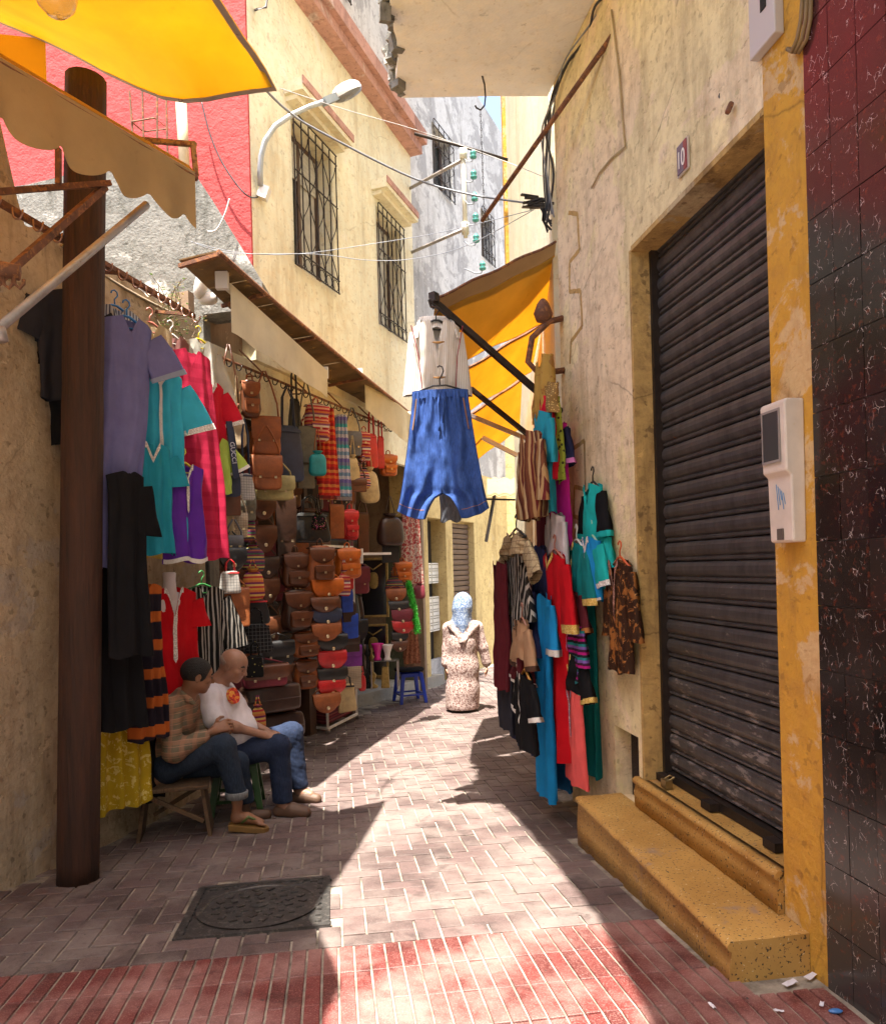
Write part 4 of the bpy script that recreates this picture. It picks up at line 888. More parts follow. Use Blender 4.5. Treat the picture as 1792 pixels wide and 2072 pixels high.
# whitish plate and old cables at the top of the pilaster
u0, z0 = RW.uz(1583, 72); m = MB(); m.pbox(RW, u0 - .02, u0 + .17, .004, .05, z0, z0 + .45); root = rootat('cover_plate', tuple(RW.pt(u0, 0, z0)), 'pale cover plate at the top of the ochre pilaster', 'cover plate'); part(root, m, 'plate', simple('plate_lilac_white', (.5, .46, .45), .6), False, .006)
m = MB(); m.pbox(RW, u0 + .035, u0 + .075, .0505, .054, z0 + .15, z0 + .28); part(root, m, 'slot', M_black)
for k in range(3):
    pts = [RW.uz(x, y) for x, y in ((1650 - 3 * k, -20), (1648 - 4 * k, 40), (1640 - 4 * k, 80), (1625 - 2 * k, 106), (1612, 100))]
    m = MB(); m.tube([RW.pt(u, .02 + .012 * k, z) for u, z in pts], .009, 6); one('pilaster_cable', m, paint('ochre_cable', (.22, .14, .06), .7, None, .6, 'pos') if k == 0 else bpy.data.materials['ochre_cable'], 'paint-splashed cable looping down the top of the ochre pilaster', 'cable', 'cables on the ochre pilaster', True)
# small dead plants and weeds growing on the old wall
def leaf_mat(n, c):
    b = NB(n); ri = b.noise(b.coord(), 30, 2); col = b.mix(b.ramp(ri, .3, .7), sc3(c, .6), sc3(c, 1.4)); b.fin(col, .7); t = b.n('BsdfTranslucent', Color=col); mx = b.n('MixShader', Fac=.35, i1=b.b.outputs[0], i2=t.outputs[0]); b.t.links.new(mx.outputs[0], b.out.inputs[0]); return b.m
random.seed(6); root = rootat('wall_weeds', tuple(at(340, 690, 6.3)), 'straggly dry weeds and green leaves sprouting on top of the old wall', 'plant')
m1, m2, m3 = MB(), MB(), MB()
for k in range(46):
    b0 = at(random.gauss(345, 22), random.gauss(650, 35), random.uniform(6.1, 6.7)); tip = b0 + Vector((random.gauss(0, .12), random.gauss(-.03, .08), random.uniform(.03, .18) if k % 3 else random.uniform(-.3, -.05)))
    m1.tube([b0, b0.lerp(tip, .5) + Vector((0, 0, .03)), tip], .003, 4)
    for j in range(9):
        q = b0.lerp(tip, random.random()) + Vector((random.gauss(0, .03), random.gauss(0, .03), random.gauss(0, .03))); a = random.uniform(.008, .02); rt = Matrix.Rotation(random.uniform(0, 6.28), 3, 'Z') @ Matrix.Rotation(random.uniform(-1.2, 1.2), 3, 'X')
        (m2 if random.random() < .5 else m3).add([q + rt @ Vector(v_) for v_ in ((-a, 0, 0), (0, -a * .5, 0), (a, 0, a * .3), (0, a * .5, 0))], [(0, 1, 2, 3)])
part(root, m1, 'stem', leaf_mat('dry_stem', (.16, .11, .06))); stuff(part(root, m2, 'dry_leaves', leaf_mat('dry_leaf', (.24, .18, .08)))); stuff(part(root, m3, 'green_leaves', leaf_mat('green_leaf', (.10, .15, .04))))
# paper litter
random.seed(9)
for (x, y, lab) in ((1598, 1992, 'large white scrap of paper lying between step and marble wall'), (1640, 1978, 'crumpled white paper scrap nearest the marble tiled wall'), (1520, 1975, 'tiny square paper scrap beside the lower step corner'), (1575, 2048, 'small white paper scrap on the red tiles'), (1440, 2038, 'little white paper crumb on the sunlit red tiles edge'), (1662, 2035, 'brown and white torn wrapper near the marble wall')):
    q = ground(x, y, .004); m = MB(); s_ = .022 if 'large' in lab or 'crumpled' in lab else .012
    P = [[(i * s_ * .8, j * s_ * .6, .004 + .006 * random.random()) for i in range(-2, 3)] for j in range(-1, 2)]; m.sheet(P, .001); o = m.build('paper_scrap', simple('paper', (.62, .6, .66), .8) if 'paper' not in bpy.data.materials else bpy.data.materials['paper']); o.location = q; o.rotation_euler = (0, 0, random.uniform(0, 3)); tag(o, lab, 'litter', 'paper litter')
m = MB(); m.lathe([(.0, 0), (.03, .004), (.035, .012), (.02, .02), (0, .022)], (0, 0, 0), 12); o = m.build('bottle_lid', simple('blue_plastic', (.05, .16, .4), .4)); o.location = ground(1690, 2050, .003); o.scale = (.8, .4, .7); tag(o, 'flattened blue plastic lid lying by the marble wall', 'litter')
# sunlit little awning and hooks at the lane's end
root = rootat('far_awning', tuple(at(1040, 1000, 12.5)), 'small faded white awning at the far end of the lane', 'awning')
m = MB(); m.sheet([[at(x, y + 3 * math.sin(x * .3), 12.8 - .3 * j) for x in range(985, 1075, 8)] for j, y in enumerate((968, 985, 1004))], .006); part(root, m, 'canvas', M_val, True)
m = MB(); sqbar(m, at(984, 1010, 12.4), at(1072, 1012, 12.2), .03); sqbar(m, at(1005, 975, 12.7), at(983, 1096, 12.5), .04); part(root, m, 'pole', M_iron)
# ================================================================== GARMENTS
FAB = {}
def fb(key, *a, **k):
    if key not in FAB: FAB[key] = fabric(key, *a, **k)
    return FAB[key]
GOLD = fb('gold_braid', (.55, .36, .08), (.75, .55, .2), 'floral', 90, thr=.5); SILV = fb('silver_braid', (.55, .52, .5), (.85, .83, .8), 'floral', 90, thr=.5)
WHT = fb('white_braid', (.72, .70, .68), (.5, .48, .48), 'floral', 120, thr=.6)
PLAST = {}
def plast(c):
    if c not in PLAST: PLAST[c] = simple('hanger_plastic_%d' % len(PLAST), c, .35)
    return PLAST[c]
def hanger_mesh(W, c, root, zt=.0):
    m = MB(); w_ = W * .42
    m.tube([(-w_, 0, -.07), (-.02, 0, .0), (.02, 0, .0), (w_, 0, -.07)], .009, 6); m.tube([(-w_, 0, -.07), (w_, 0, -.075)], .006, 6)
    m.tube([(0, 0, 0), (0, 0, .045), (.012, 0, .06), (.024, 0, .075), (.02, 0, .1), (0, 0, .112), (-.02, 0, .1), (-.024, 0, .085)], .0055, 6)
    return m.build('hanger', plast(c), root, True)
def garment(name, label, pos, yaw, L, W, mat, sleeve=None, flare=1.15, t=.05, neck=.12, trim=None, placket=None, cuff=None, hang=None, folds=5, amp=1.0, lean=0.0, hem=None, cat='kaftan', group=None, seed=0, slmat=None, waist=.95, hemw=0.0, placket_len=.4, plw=.05, sides=(-1, 1)):
    root = tag(empty(name, pos, yaw), label, cat, group); rnd = random.Random(seed or sum(ord(ch) * (i + 1) for i, ch in enumerate(label))); ph = rnd.uniform(0, 6)
    def wr(r): return W / 2 * (1 + (waist - 1) * min(1, r / .3) + (flare - waist) * max(0, (r - .25) / .75)) if r > 0 else W / 2
    def fold(s, r): return (lambda q: q * (.6 + .4 * abs(q)))(math.sin(folds * math.pi * s * .5 + ph + 1.1 * r + 1.3 * vnoise((s * 1.5, r * 2, ph)))) * (.55 + .6 * vnoise((s * 2, ph, r)))
    def pt(s, r, front=True, off=0.0):
        a_ = abs(s); zs = -.16 * W * a_ ** 1.3
        if front and a_ < .30: zs -= neck * (1 - a_ / .30) ** 1.2
        elif a_ < .26: zs -= .010
        z = zs + (-L - zs) * r + (.012 * math.sin(5 * s + ph) + hemw * s) * r
        w_ = wr(r); rr = max(0.0, 1 - s * s) ** .5; A = (.012 + .046 * min(1, r * 1.4)) * amp * (W / .5)
        y = (-t * rr if front else t * .55 * rr) - A * fold(s, r) + .010 * vnoise((s * 5, r * L * 7, ph)) + .006 * abs(vnoise((s * 9, r * L * 14, ph + 3))); tuck = .03 * W * math.sin(r * 7 + ph) * r
        return Vector((w_ * s + lean * r + tuck + .01 * vnoise((r * 5, ph, s)), y + (-off if front else off), z))
    nr, nc = 28, 32; ring = [(-1 + 2 * i / nc, True) for i in range(nc)] + [(1 - 2 * i / nc, False) for i in range(nc)]
    m = MB(); m.grid([[pt(s, r / nr, f_) for s, f_ in ring] for r in range(nr + 1)], True); m.build('body', mat, root, True)
    if trim:
        m = MB(); m.grid([[pt(-.36 + .72 * i / 16, k * .022 * (.5 / max(L, .3)) * 2, True, .006) for i in range(17)] for k in range(3)]); m.build('neck_trim', trim, root, True)
    if placket:
        m = MB(); r0 = .0; m.grid([[pt(-plw + 2 * plw * i / 4, r0 + placket_len * k / 20, True, .007) for i in range(5)] for k in range(21)]); m.build('front_braid', placket, root, True)
    if hem:
        m = MB(); m.grid([[pt(-.98 + 1.96 * i / 20, .955 + .045 * k / 2, True, .005) for i in range(21)] for k in range(3)]); m.build('hem_trim', hem, root, True)
    if sleeve:
        sl, ang, wd = sleeve
        for sd in sides:
            m = MB(); a = R(ang) * 1.0 + rnd.uniform(-.08, .08); P = []; n_ = 14; base = Vector((sd * (W / 2 - .035), 0, -.16 * W - wd * .30))
            for k in range(9):
                u = k / 8; aa = a + .25 * u; d = Vector((sd * math.cos(a), 0, -math.sin(a))); q = base + d * (sl * u) + Vector((0, 0, -.05 * sl * u * u)); nx = Vector((sd * math.sin(aa), 0, math.cos(aa))); hw = wd / 2 * (.92 + .18 * u); th = .028 + .012 * u
                P.append([q + nx * (hw * math.cos(2 * math.pi * i / n_)) + Vector((0, th * math.sin(2 * math.pi * i / n_) - .012 * math.sin(3 * i + 5 * u + ph), 0)) for i in range(n_)])
            m.grid(P if sd < 0 else [row[::-1] for row in P], True); o = m.build('sleeve', slmat or mat, root, True)
            if cuff:
                m = MB(); Q = [[(p_ - sum(P[k], Vector()) / n_) * 1.05 + sum(P[k], Vector()) / n_ for p_ in P[k]] for k in (7, 8)]; m.grid(Q if sd < 0 else [row[::-1] for row in Q], True); m.build('cuff', cuff, o, True)
    if hang: hanger_mesh(W, hang, root)
    return root
def hangL(pl, px, py, pyb, off, *a, **k):      # shoulder pixel and hem pixel on a wall plane
    p = pl.hit(px, py, off); zb = pl.hit(px, pyb, off).z; return p, p.z - zb
def LG(name, label, px, py, pyb, off, W, mat, **k):
    p, L = hangL(LW, px, py, pyb, off); return garment(name, label, p, LW.yaw() + k.pop('turn', R(-26)), L, W * .74, mat, group='garments hung on the old wall', **k)
def RG(name, label, px, py, pyb, off, W, mat, **k):
    pl = k.pop('pl', RW); p, L = hangL(pl, px, py, pyb, off); sl_ = k.pop('sleeve', None)
    if sl_: k['sleeve'] = (sl_[0], min(84, sl_[1] + 9), sl_[2] * .9)
    return garment(name, label, p, pl.yaw() + k.pop('turn', 0), L, W * .84, mat, group='garments hung on the right wall', **k)
BLUEH, REDH, YELH, WHH, BLKH, GRNH = (.03, .18, .5), (.5, .18, .14), (.6, .48, .03), (.7, .68, .66), (.015, .015, .015), (.3, .5, .36)
F_lil = fb('lilac_cotton', (.15, .15, .34), (.25, .22, .38), 'plain'); F_cy = fb('cyan_cotton', (.04, .40, .58)); F_cr = fb('crimson_shadow_bands', (.50, .02, .07), (.42, .014, .055), 'stripeH', 9, thr=.62)  # bands of the crimson put striped shadows into the cloth colour
F_bei = fb('beige_wool', (.50, .40, .25)); F_mau = fb('mauve_wool', (.28, .13, .12)); F_sat = fb('grey_satin', (.55, .56, .52), rough=.35); F_rd = fb('bright_red', (.55, .01, .03)); F_lim = fb('lime_cotton', (.38, .52, .09))
F_pur = fb('purple_satin', (.10, .02, .32), rough=.5); F_tea = fb('teal_cotton', (.02, .28, .40)); F_blk = fb('black_cloth', (.012, .012, .014)); F_chr = fb('charcoal_cloth', (.03, .03, .04)); F_yel = fb('yellow_cloth', (.55, .42, .10))
F_rdk = fb('red_kaftan', (.52, .005, .012)); F_str = fb('black_white_stripe', (.02, .02, .02), (.42, .40, .37), 'stripeV', 26, thr=.62); F_ora = fb('orange_black_ikat', (.025, .02, .03), (.50, .13, .03), 'stripeH', 5, thr=.6); F_lace = fb('gold_lace', (.52, .36, .02), (.75, .62, .2), 'floral', 22, thr=.56)
F_bls = fb('blue_stripe_shirt', (.5, .55, .65), (.06, .07, .14), 'stripeV', 40, thr=.6); F_brn = fb('brown_cloth', (.28, .13, .05))
# ---- upper row on the rail
LG('tunic', 'charcoal short sleeved tunic half hidden behind the timber pole', 142, 588, 812, .12, .62, F_chr, sleeve=(.24, 58, .22), flare=1.0, cat='tunic')
LG('kaftan', 'black kaftan hanging lowest behind the timber pole', 150, 660, 905, .08, .55, F_blk, sleeve=(.2, 65, .2), flare=.9)
LG('tunic', 'light blue tunic with dark stripes behind the lilac kaftan', 232, 618, 800, .2, .5, F_bls, hang=BLUEH, flare=1.0, cat='tunic')
LG('kaftan', 'long slate lilac kaftan with short sleeves beside the timber pole', 256, 640, 1150, .54, .50, F_lil, sides=(1,), sleeve=(.26, 52, .26), flare=.85, cuff=fb('lilac_hem', (.25, .3, .42)), hang=BLUEH, lean=-.12, folds=4, waist=.95)
LG('kaftan', 'beige wool robe on a brown hanger between lilac and crimson kaftans', 303, 652, 1105, .26, .5, F_bei, hang=REDH, flare=1.0, amp=1.2)
LG('kaftan', 'bright cyan kaftan with white beaded front braid', 316, 742, 1098, .48, .56, F_cy, sleeve=(.32, 60, .26), trim=WHT, placket=WHT, hang=WHH, folds=7, amp=1.3, flare=1.1, cuff=SILV, placket_len=.62)
LG('kaftan', 'teal kaftan lower below the cyan one with braided neck', 300, 892, 1122, .50, .46, F_tea, sleeve=(.2, 70, .2), trim=SILV, flare=1.2, folds=7)
LG('robe', 'mauve brown robe behind the crimson kaftan', 345, 676, 900, .22, .45, F_mau, hang=WHH, cat='robe')
LG('kaftan', 'very long crimson kaftan with faint horizontal bands', 382, 706, 1132, .44, .52, F_cr, flare=1.05, lean=.12, folds=6, neck=.16, amp=.9)  # the bands are shadow stripes painted in the cloth
LG('jacket', 'pale grey satin jacket on the yellow hanger', 402, 686, 822, .28, .5, F_sat, sleeve=(.4, 72, .16), hang=YELH, cat='jacket', flare=1.0)
LG('tunic', 'bright red short sleeved tunic with beaded edges under the satin jacket', 418, 770, 930, .36, .44, F_rd, sleeve=(.26, 55, .2), trim=SILV, cuff=SILV, cat='tunic')
LG('tunic', 'lime green tunic with pale embroidery beside the hand bags', 434, 884, 998, .38, .42, F_lim, sleeve=(.2, 50, .19), cuff=WHT, placket=WHT, cat='tunic', placket_len=.9)
LG('skirt', 'long beige skirt hanging under the lime tunic', 444, 968, 1122, .30, .40, F_bei, cat='skirt', folds=6)
LG('kaftan', 'purple kaftan with silver necklace embroidery and white hem', 370, 936, 1138, .58, .44, F_pur, hang=YELH, trim=SILV, placket=SILV, hem=WHT, folds=4, placket_len=.42, plw=.08)
LG('robe', 'yellow robe edge showing between black and teal garments', 276, 925, 1130, .4, .4, F_yel, cat='robe')
LG('robe', 'orange brown robe behind the purple kaftan', 338, 1010, 1125, .3, .5, F_brn, cat='robe')
LG('robe', 'black robe with open side hanging below the lilac kaftan', 252, 952, 1330, .60, .34, F_blk, sides=(1,), sleeve=(.3, 80, .2), cat='robe', folds=4, neck=.03)
# ---- lower row
LG('robe', 'long black robe reaching low beside the timber pole', 238, 1095, 1478, .46, .40, F_blk, cat='robe', folds=5, amp=1.2, neck=.03)
LG('shawl', 'black and orange ikat shawl beside the red embroidered kaftan', 292, 1178, 1500, .40, .36, F_ora, cat='shawl', folds=7, amp=1.5, neck=.05)
o = LG('kaftan', 'scarlet kaftan with silver floral embroidery on a white bust form', 343, 1184, 1440, .30, .62, F_rdk, flare=1.15, trim=SILV, placket=SILV, neck=.24, folds=3, amp=.6, placket_len=.5, plw=.07, sleeve=(.2, 75, .2))
m = MB(); m.lathe([(.055, -.12), (.05, -.02), (.045, .04), (.05, .09), (.04, .1)], (0, .0, 0), 14); ell(m, Vector((0, 0, -.16)), Vector((1, 0, 0)), Vector((0, 1, 0)), Vector((0, 0, 1)), .16, .05, .12); m.build('bust_form', simple('bust_white', (.62, .56, .58), .6), o, True)
LG('djellaba', 'black and white striped djellaba on a green hanger beside the scarlet kaftan', 408, 1182, 1400, .30, .6, F_str, sleeve=(.42, 70, .22), hang=(.04, .22, .06), cat='djellaba', flare=1.1)
LG('kaftan', 'yellow gold lace kaftan hanging down to the ground by the pole', 232, 1230, 1640, .24, .5, F_lace, cat='kaftan', folds=8, amp=1.4, flare=1.35)
LG('robe', 'black skirted robe behind the wooden bench', 286, 1420, 1625, .22, .4, F_blk, cat='robe')
# ================================================================== hooded shirt and trousers on the awning arm
F_shirt = fb('ribbed_cream', (.56, .51, .45), (.72, .70, .66), 'stripeV', 70, thr=.45)
p = at(882, 648, 5.78); Ls = p.z - at(882, 838, 5.78).z
o = garment('hooded_shirt', 'cream ribbed hooded shirt with red piping hanging from awning arm', p, R(6), Ls, .37, F_shirt, sleeve=(.46, 88, .14), flare=1.0, neck=.26, t=.07, hang=BLKH, cat='shirt', folds=4, amp=.5, cuff=F_shirt)
M_pipe = simple('red_piping', (.22, .02, .03), .8)
m = MB()
for sx in (-1, 1): m.tube([(sx * .2, -.062, -.06), (sx * .15, -.075, -.3), (sx * .13, -.078, -.55)], .004, 5)
m.build('piping', M_pipe, o)
m = MB(); P = [[Vector((.125 * math.cos(a) * (1 + .25 * k), .05 - .075 * k + .045 * math.sin(a), .035 - .06 * k * k + .03 * math.sin(a) - .05 * k * abs(math.cos(a)))) for a in [math.pi * (-.15 + 1.3 * i / 16) for i in range(17)]] for k in (0, .5, 1.0, 1.4)]; m.sheet(P, .008); m.build('hood', F_shirt, o, True)
m = MB()
for z in (-.2, -.47): m.tube([(-.045, -.095, z), (.0, -.102, z - .004), (.05, -.095, z + .004)], [.004, .011, .004], 8)
m.build('toggle', simple('toggle_wood', (.45, .24, .07), .5), o, True)
# trousers
F_den = fb('blue_denim', (.035, .085, .30), (.09, .17, .45), 'denim'); F_thr = simple('orange_thread', (.45, .2, .08), .8)
def trousers(name, label, p, yaw, L, Wt, Wb, mat, crotch=.72, cat='trousers'):
    root = tag(empty(name, p, yaw), label, cat); m = MB(); nr, nc = 30, 36
    def prof(r): return Wt / 2 * (1 - r) ** .8 + Wb / 2 * (1 - (1 - r) ** .8)
    def pt(s, r, fr):
        w_ = prof(r); x = s * w_
        if r > crotch:
            g = (r - crotch) / (1 - crotch); gapw = .19 * math.sqrt(g) * Wb + .004
            x = math.copysign(gapw + (w_ - gapw) * abs(s), s if s != 0 else 1)
        rr = max(0., 1 - s * s) ** .5; f_ = .022 * math.sin(s * 13 + r * 2 + 1.6 * vnoise((s * 2, r * 4, 2))) * (.5 + r * .7) + .012 * math.sin(s * 40) * max(0, 1 - r * 3.5) + .010 * abs(vnoise((s * 4 + r * 6, r * 9 - s * 5, 7))) + .014 * vnoise((s * 5, r * 7, 4))
        return Vector((x, (-.055 if fr else .04) * rr * (1 if r < crotch else .8) - f_, -L * r + .07 * (abs(s) ** 2) * r ** 2 + .02 * math.sin(s * 14) * (1 - r) ** 8 * .3))
    for (s0, s1) in ((-1, -.0001), (.0001, 1)):
        ring = [(s0 + (s1 - s0) * i / nc, True) for i in range(nc + 1)] + [(s1 - (s1 - s0) * i / nc, False) for i in range(nc + 1)]
        m.grid([[pt(s, r / nr, f_) for s, f_ in ring] for r in range(nr + 1)], True)
    m.build('legs', mat, root, True)
    m = MB(); P = []
    for k in range(3): P.append([Vector((Wt / 2 * 1.02 * math.cos(a), .058 * math.sin(a) * (1 + .06 * math.sin(9 * a)), .02 - .03 * k)) for a in [2 * math.pi * i / 48 for i in range(48)]])
    m.grid(P, True); m.build('waistband', mat, root, True)
    return root, pt
p = at(890, 796, 5.62); zb = at(890, 1050, 5.62).z
tr, tpt = trousers('denim_trousers', 'baggy blue denim drop crotch trousers hanging below the hooded shirt', p, R(-4), p.z - zb, .42, .70, F_den, .80)
m = MB(); m.tube([(.0, -.08, -.02), (-.012, -.085, -.1), (-.01, -.085, -.2), (.0, -.09, -.26), (-.01, -.085, -.3)], .008, 6); m.tube([(.02, -.08, -.02), (.03, -.085, -.12), (.022, -.085, -.24)], .007, 6); m.build('drawstring', F_den, tr, True)
for sx in (-1, 1):
    m = MB(); m.tube([tpt(sx * .82, .05, True) + Vector((0, -.008, 0)), tpt(sx * .84, .18, True) + Vector((0, -.008, 0)), tpt(sx * .86, .3, True) + Vector((0, -.008, 0))], .005, 5); m.build('pocket_zip', simple('copper_zip', (.4, .22, .12), .4, .6) if sx < 0 else bpy.data.materials['copper_zip'], tr)
    m = MB(); m.grid([[tpt(sx * (.12 + .86 * i / 12), .93 + .004 * k, True) + Vector((0, -.004, 0)) for i in range(13)] for k in (0, 1)]); m.build('hem_stitch', F_thr, tr)
m = MB(); m.tube([(-.17, .0, .02), (-.05, 0, .06), (.05, 0, .06), (.17, 0, .02)], .007, 6); m.tube([(0, 0, .06), (.0, 0, .11), (.018, 0, .14), (.03, 0, .17), (.022, 0, .2), (0, 0, .21), (-.015, 0, .2)], .006, 6); m.build('hanger', plast(BLKH), tr, True)
q = at(902, 985, 5.95); zb = at(902, 1055, 5.95).z; garment('grey_trouser_leg', 'grey jeans hem showing behind the blue denim trousers', at(905, 830, 5.95), 0, at(905, 830, 5.95).z - zb, .2, fb('grey_denim', (.16, .18, .22), (.3, .32, .36), 'denim'), flare=.85, neck=.01, cat='trousers', folds=2, amp=.4)
# ================================================================== right wall garments
F_seq = fb('copper_sequin', (.045, .022, .014), (.30, .12, .035), 'floral', 14, rough=.35, c3=(.5, .25, .1), thr=.54); F_tur = fb('turquoise_cloth', (.01, .38, .38)); F_blu = fb('bright_blue', (.01, .25, .62)); F_nav = fb('navy_cloth', (.018, .022, .07)); F_tgr = fb('deep_teal', (.005, .17, .18)); F_mar = fb('maroon_cloth', (.10, .012, .02)); F_cor = fb('coral_cloth', (.68, .10, .10)); F_scr = fb('scarlet_cloth', (.48, .004, .012)); F_wht = fb('white_cotton', (.68, .64, .70)); F_grn = fb('green_cloth', (.03, .30, .03)); F_mag = fb('magenta_cloth', (.60, .02, .32)); F_dj = fb('brown_stripe_wool', (.16, .06, .03), None, 'multiV', 9, c3=[(.17, .06, .03), (.42, .26, .12), (.13, .02, .02), (.30, .15, .06), (.5, .36, .2), (.11, .03, .02)]); F_pla = fb('plaid_wool', (.42, .33, .2), (.2, .14, .08), 'grid', 20); F_mul = fb('zigzag_stripe', (.02, .2, .22), None, 'multiH', 11, c3=[(.02, .22, .24), (.015, .02, .03), (.4, .01, .2), (.05, .01, .04), (.2, .1, .4)]); F_tan = fb('tan_wool', (.36, .22, .13)); F_gsq = fb('gold_sequin', (.25, .15, .05), (.6, .42, .15), 'dots', 60); F_limep = fb('lime_leopard', (.36, .45, .06), (.05, .05, .02), 'dots', 28)
RG('sequin_kaftan', 'black and copper sequin kaftan on orange hanger beside the shutter jamb', 1254, 1128, 1358, .05, .46, F_seq, sleeve=(.42, 76, .16), neck=.2, trim=fb('pink_beads', (.3, .15, .12), (.6, .4, .35), 'dots', 120), hang=(.6, .1, .02), cat='kaftan', flare=1.0, folds=3, amp=.5, placket=fb('pink_beads', (.3, .15, .12)), plw=.04)
RG('tunic', 'black and turquoise child tunic with white bands hung highest on the beige wall', 1199, 975, 1100, .06, .40, F_tur, sleeve=(.3, 62, .19), slmat=F_blk, cuff=F_tur, neck=.2, hang=BLKH, cat='tunic', folds=2, amp=.5, trim=F_tur)
RG('tunic', 'turquoise tunic hanging beneath the black sleeved one', 1212, 1068, 1180, .05, .34, F_tur, sleeve=(.2, 60, .18), cat='tunic', folds=3)
RG('tunic', 'bright blue child tunic with turquoise sleeves and silver braid', 1196, 1082, 1214, .10, .38, F_blu, sleeve=(.28, 58, .2), slmat=F_tur, cuff=SILV, trim=SILV, hem=SILV, hang=GRNH, cat='tunic', folds=2, amp=.4, placket=SILV, plw=.04)
RG('kaftan', 'deep teal child kaftan with gold braid on a white hanger', 1166, 1092, 1210, .14, .44, F_tgr, sleeve=(.36, 66, .22), trim=GOLD, placket=GOLD, cuff=GOLD, hang=WHH, cat='kaftan', folds=2, amp=.6, neck=.2, plw=.07)
RG('tunic', 'maroon tunic with orange cuffs under the teal child kaftan', 1158, 1185, 1285, .18, .38, F_mar, sleeve=(.26, 52, .17), cuff=fb('orange_band', (.36, .14, .04)), cat='tunic', folds=2)
RG('kaftan', 'striped teal and pink child kaftan with lilac braid', 1160, 1252, 1375, .22, .36, F_mul, sleeve=(.24, 64, .17), trim=fb('lilac_braid', (.35, .28, .6), (.6, .55, .8), 'floral', 90), placket=fb('lilac_braid', (.35, .28, .6)), hang=YELH, folds=3, plw=.07)
RG('tunic', 'small black velvet tunic with gold cuffs above the coral dress', 1164, 1318, 1398, .22, .38, F_blk, sleeve=(.26, 48, .18), cuff=GOLD, neck=.16, cat='tunic', folds=2, trim=GOLD)
RG('dress', 'coral pink child dress with grey patterned braid on a green hanger', 1164, 1392, 1582, .24, .30, F_cor, flare=1.6, neck=.12, trim=fb('grey_pattern_braid', (.3, .25, .35), (.7, .66, .7), 'floral', 60), placket=fb('grey_pattern_braid', (.3, .25, .35)), hang=(.06, .45, .15), cat='dress', folds=3, amp=.7, plw=.07)
RG('kaftan', 'long dark teal kaftan close against the beige wall', 1186, 1190, 1560, .05, .34, F_tgr, flare=.9, folds=4, neck=.05)
RG('kaftan', 'long scarlet kaftan with gold embroidered sleeves', 1122, 1112, 1520, .28, .56, F_scr, sleeve=(.46, 66, .24), cuff=GOLD, trim=GOLD, folds=5, amp=1.0, flare=1.0, hang=REDH)
RG('kaftan', 'long bright blue kaftan with white cuffs hanging lowest of all', 1098, 1196, 1600, .36, .46, F_blu, sleeve=(.34, 66, .2), cuff=WHT, folds=5, flare=.95, lean=.0)
RG('kaftan', 'dark blue kaftan behind the long scarlet one', 1126, 1300, 1585, .2, .4, fb('mid_blue', (.01, .10, .26)), folds=4)
RG('tunic', 'white trouser suit hanging between blue and black kaftans', 1074, 1360, 1495, .4, .3, F_wht, cat='tunic', folds=2)
RG('kaftan', 'navy kaftan with wide white embroidered neckline on a mint hanger', 1056, 1162, 1500, .42, .62, F_nav, sleeve=(.46, 68, .26), trim=SILV, placket=SILV, hang=GRNH, neck=.22, folds=4, plw=.09, placket_len=.34)
RG('djellaba', 'black and grey striped djellaba beneath the plaid poncho', 1040, 1106, 1400, .46, .66, F_str, sleeve=(.44, 60, .26), cat='djellaba', folds=3, hang=(.4, .02, .02))
RG('kaftan', 'tan child kaftan with dark striped cuffs at waist height', 1056, 1250, 1330, .55, .38, F_tan, sleeve=(.28, 58, .18), cuff=fb('dark_strip', (.06, .03, .02)), cat='kaftan', folds=2, hang=(.3, .14, .1), trim=fb('dark_strip', (.06, .03, .02)))
RG('tunic', 'maroon child tunic with white striped cuffs below the tan one', 1056, 1312, 1400, .52, .34, F_mar, sleeve=(.2, 52, .17), cuff=WHT, cat='tunic', folds=2, trim=WHT)
RG('kaftan', 'black kaftan with white scalloped neckline on an orange hanger', 1062, 1356, 1512, .58, .40, F_blk, sleeve=(.24, 55, .2), trim=WHT, placket=WHT, hang=(.5, .24, .04), neck=.2, folds=3, plw=.06, placket_len=.5, cuff=WHT)
RG('poncho', 'beige plaid poncho with dotted border on a black hanger', 1044, 1070, 1125, .5, .78, F_pla, sleeve=(.3, 30, .2), cat='poncho', hang=BLKH, folds=3, trim=fb('dotted_border', (.45, .38, .25), (.1, .05, .04), 'dots', 60))
RG('robe', 'maroon robe hem showing at the far side of the clothes rack', 1012, 1130, 1390, .55, .4, F_mar, cat='robe')
RG('robe', 'dark grey robe hanging low behind the navy kaftan', 1024, 1230, 1470, .5, .5, F_chr, cat='robe')
RG('tunic', 'plain navy tunic sleeve beside the scarlet kaftan', 1090, 1100, 1230, .3, .42, F_nav, sleeve=(.3, 70, .2), cat='tunic')
# upper cluster round the corner
RG('blouse', 'white cotton blouse with pin tucks hanging near the house corner', 1124, 1034, 1142, .22, .44, F_wht, sleeve=(.46, 80, .15), cat='blouse', folds=3, placket=fb('pin_tuck', (.5, .48, .52), (.2, .2, .22), 'dots', 90))
RG('kaftan', 'magenta kaftan with navy sleeves above the white blouse', 1130, 852, 1128, .12, .40, F_mag, sleeve=(.28, 60, .2), slmat=F_nav, cuff=fb('pink_band', (.6, .2, .5)), folds=3, cat='kaftan')
RG('robe', 'lime leopard print robe hanging behind the iron arm', 1118, 800, 980, .2, .36, F_limep, cat='robe')
RG('top', 'gold sequinned top hung at the house corner by the arm', 1116, 772, 842, .26, .34, F_gsq, cat='top', folds=2)
RG('robe', 'red robe between teal kaftan and lime robe', 1106, 800, 975, .26, .4, F_rd, cat='robe')
RG('kaftan', 'teal blue kaftan above the maroon skirt near the awning', 1098, 830, 1040, .3, .44, F_tea, sleeve=(.3, 75, .18), folds=3)
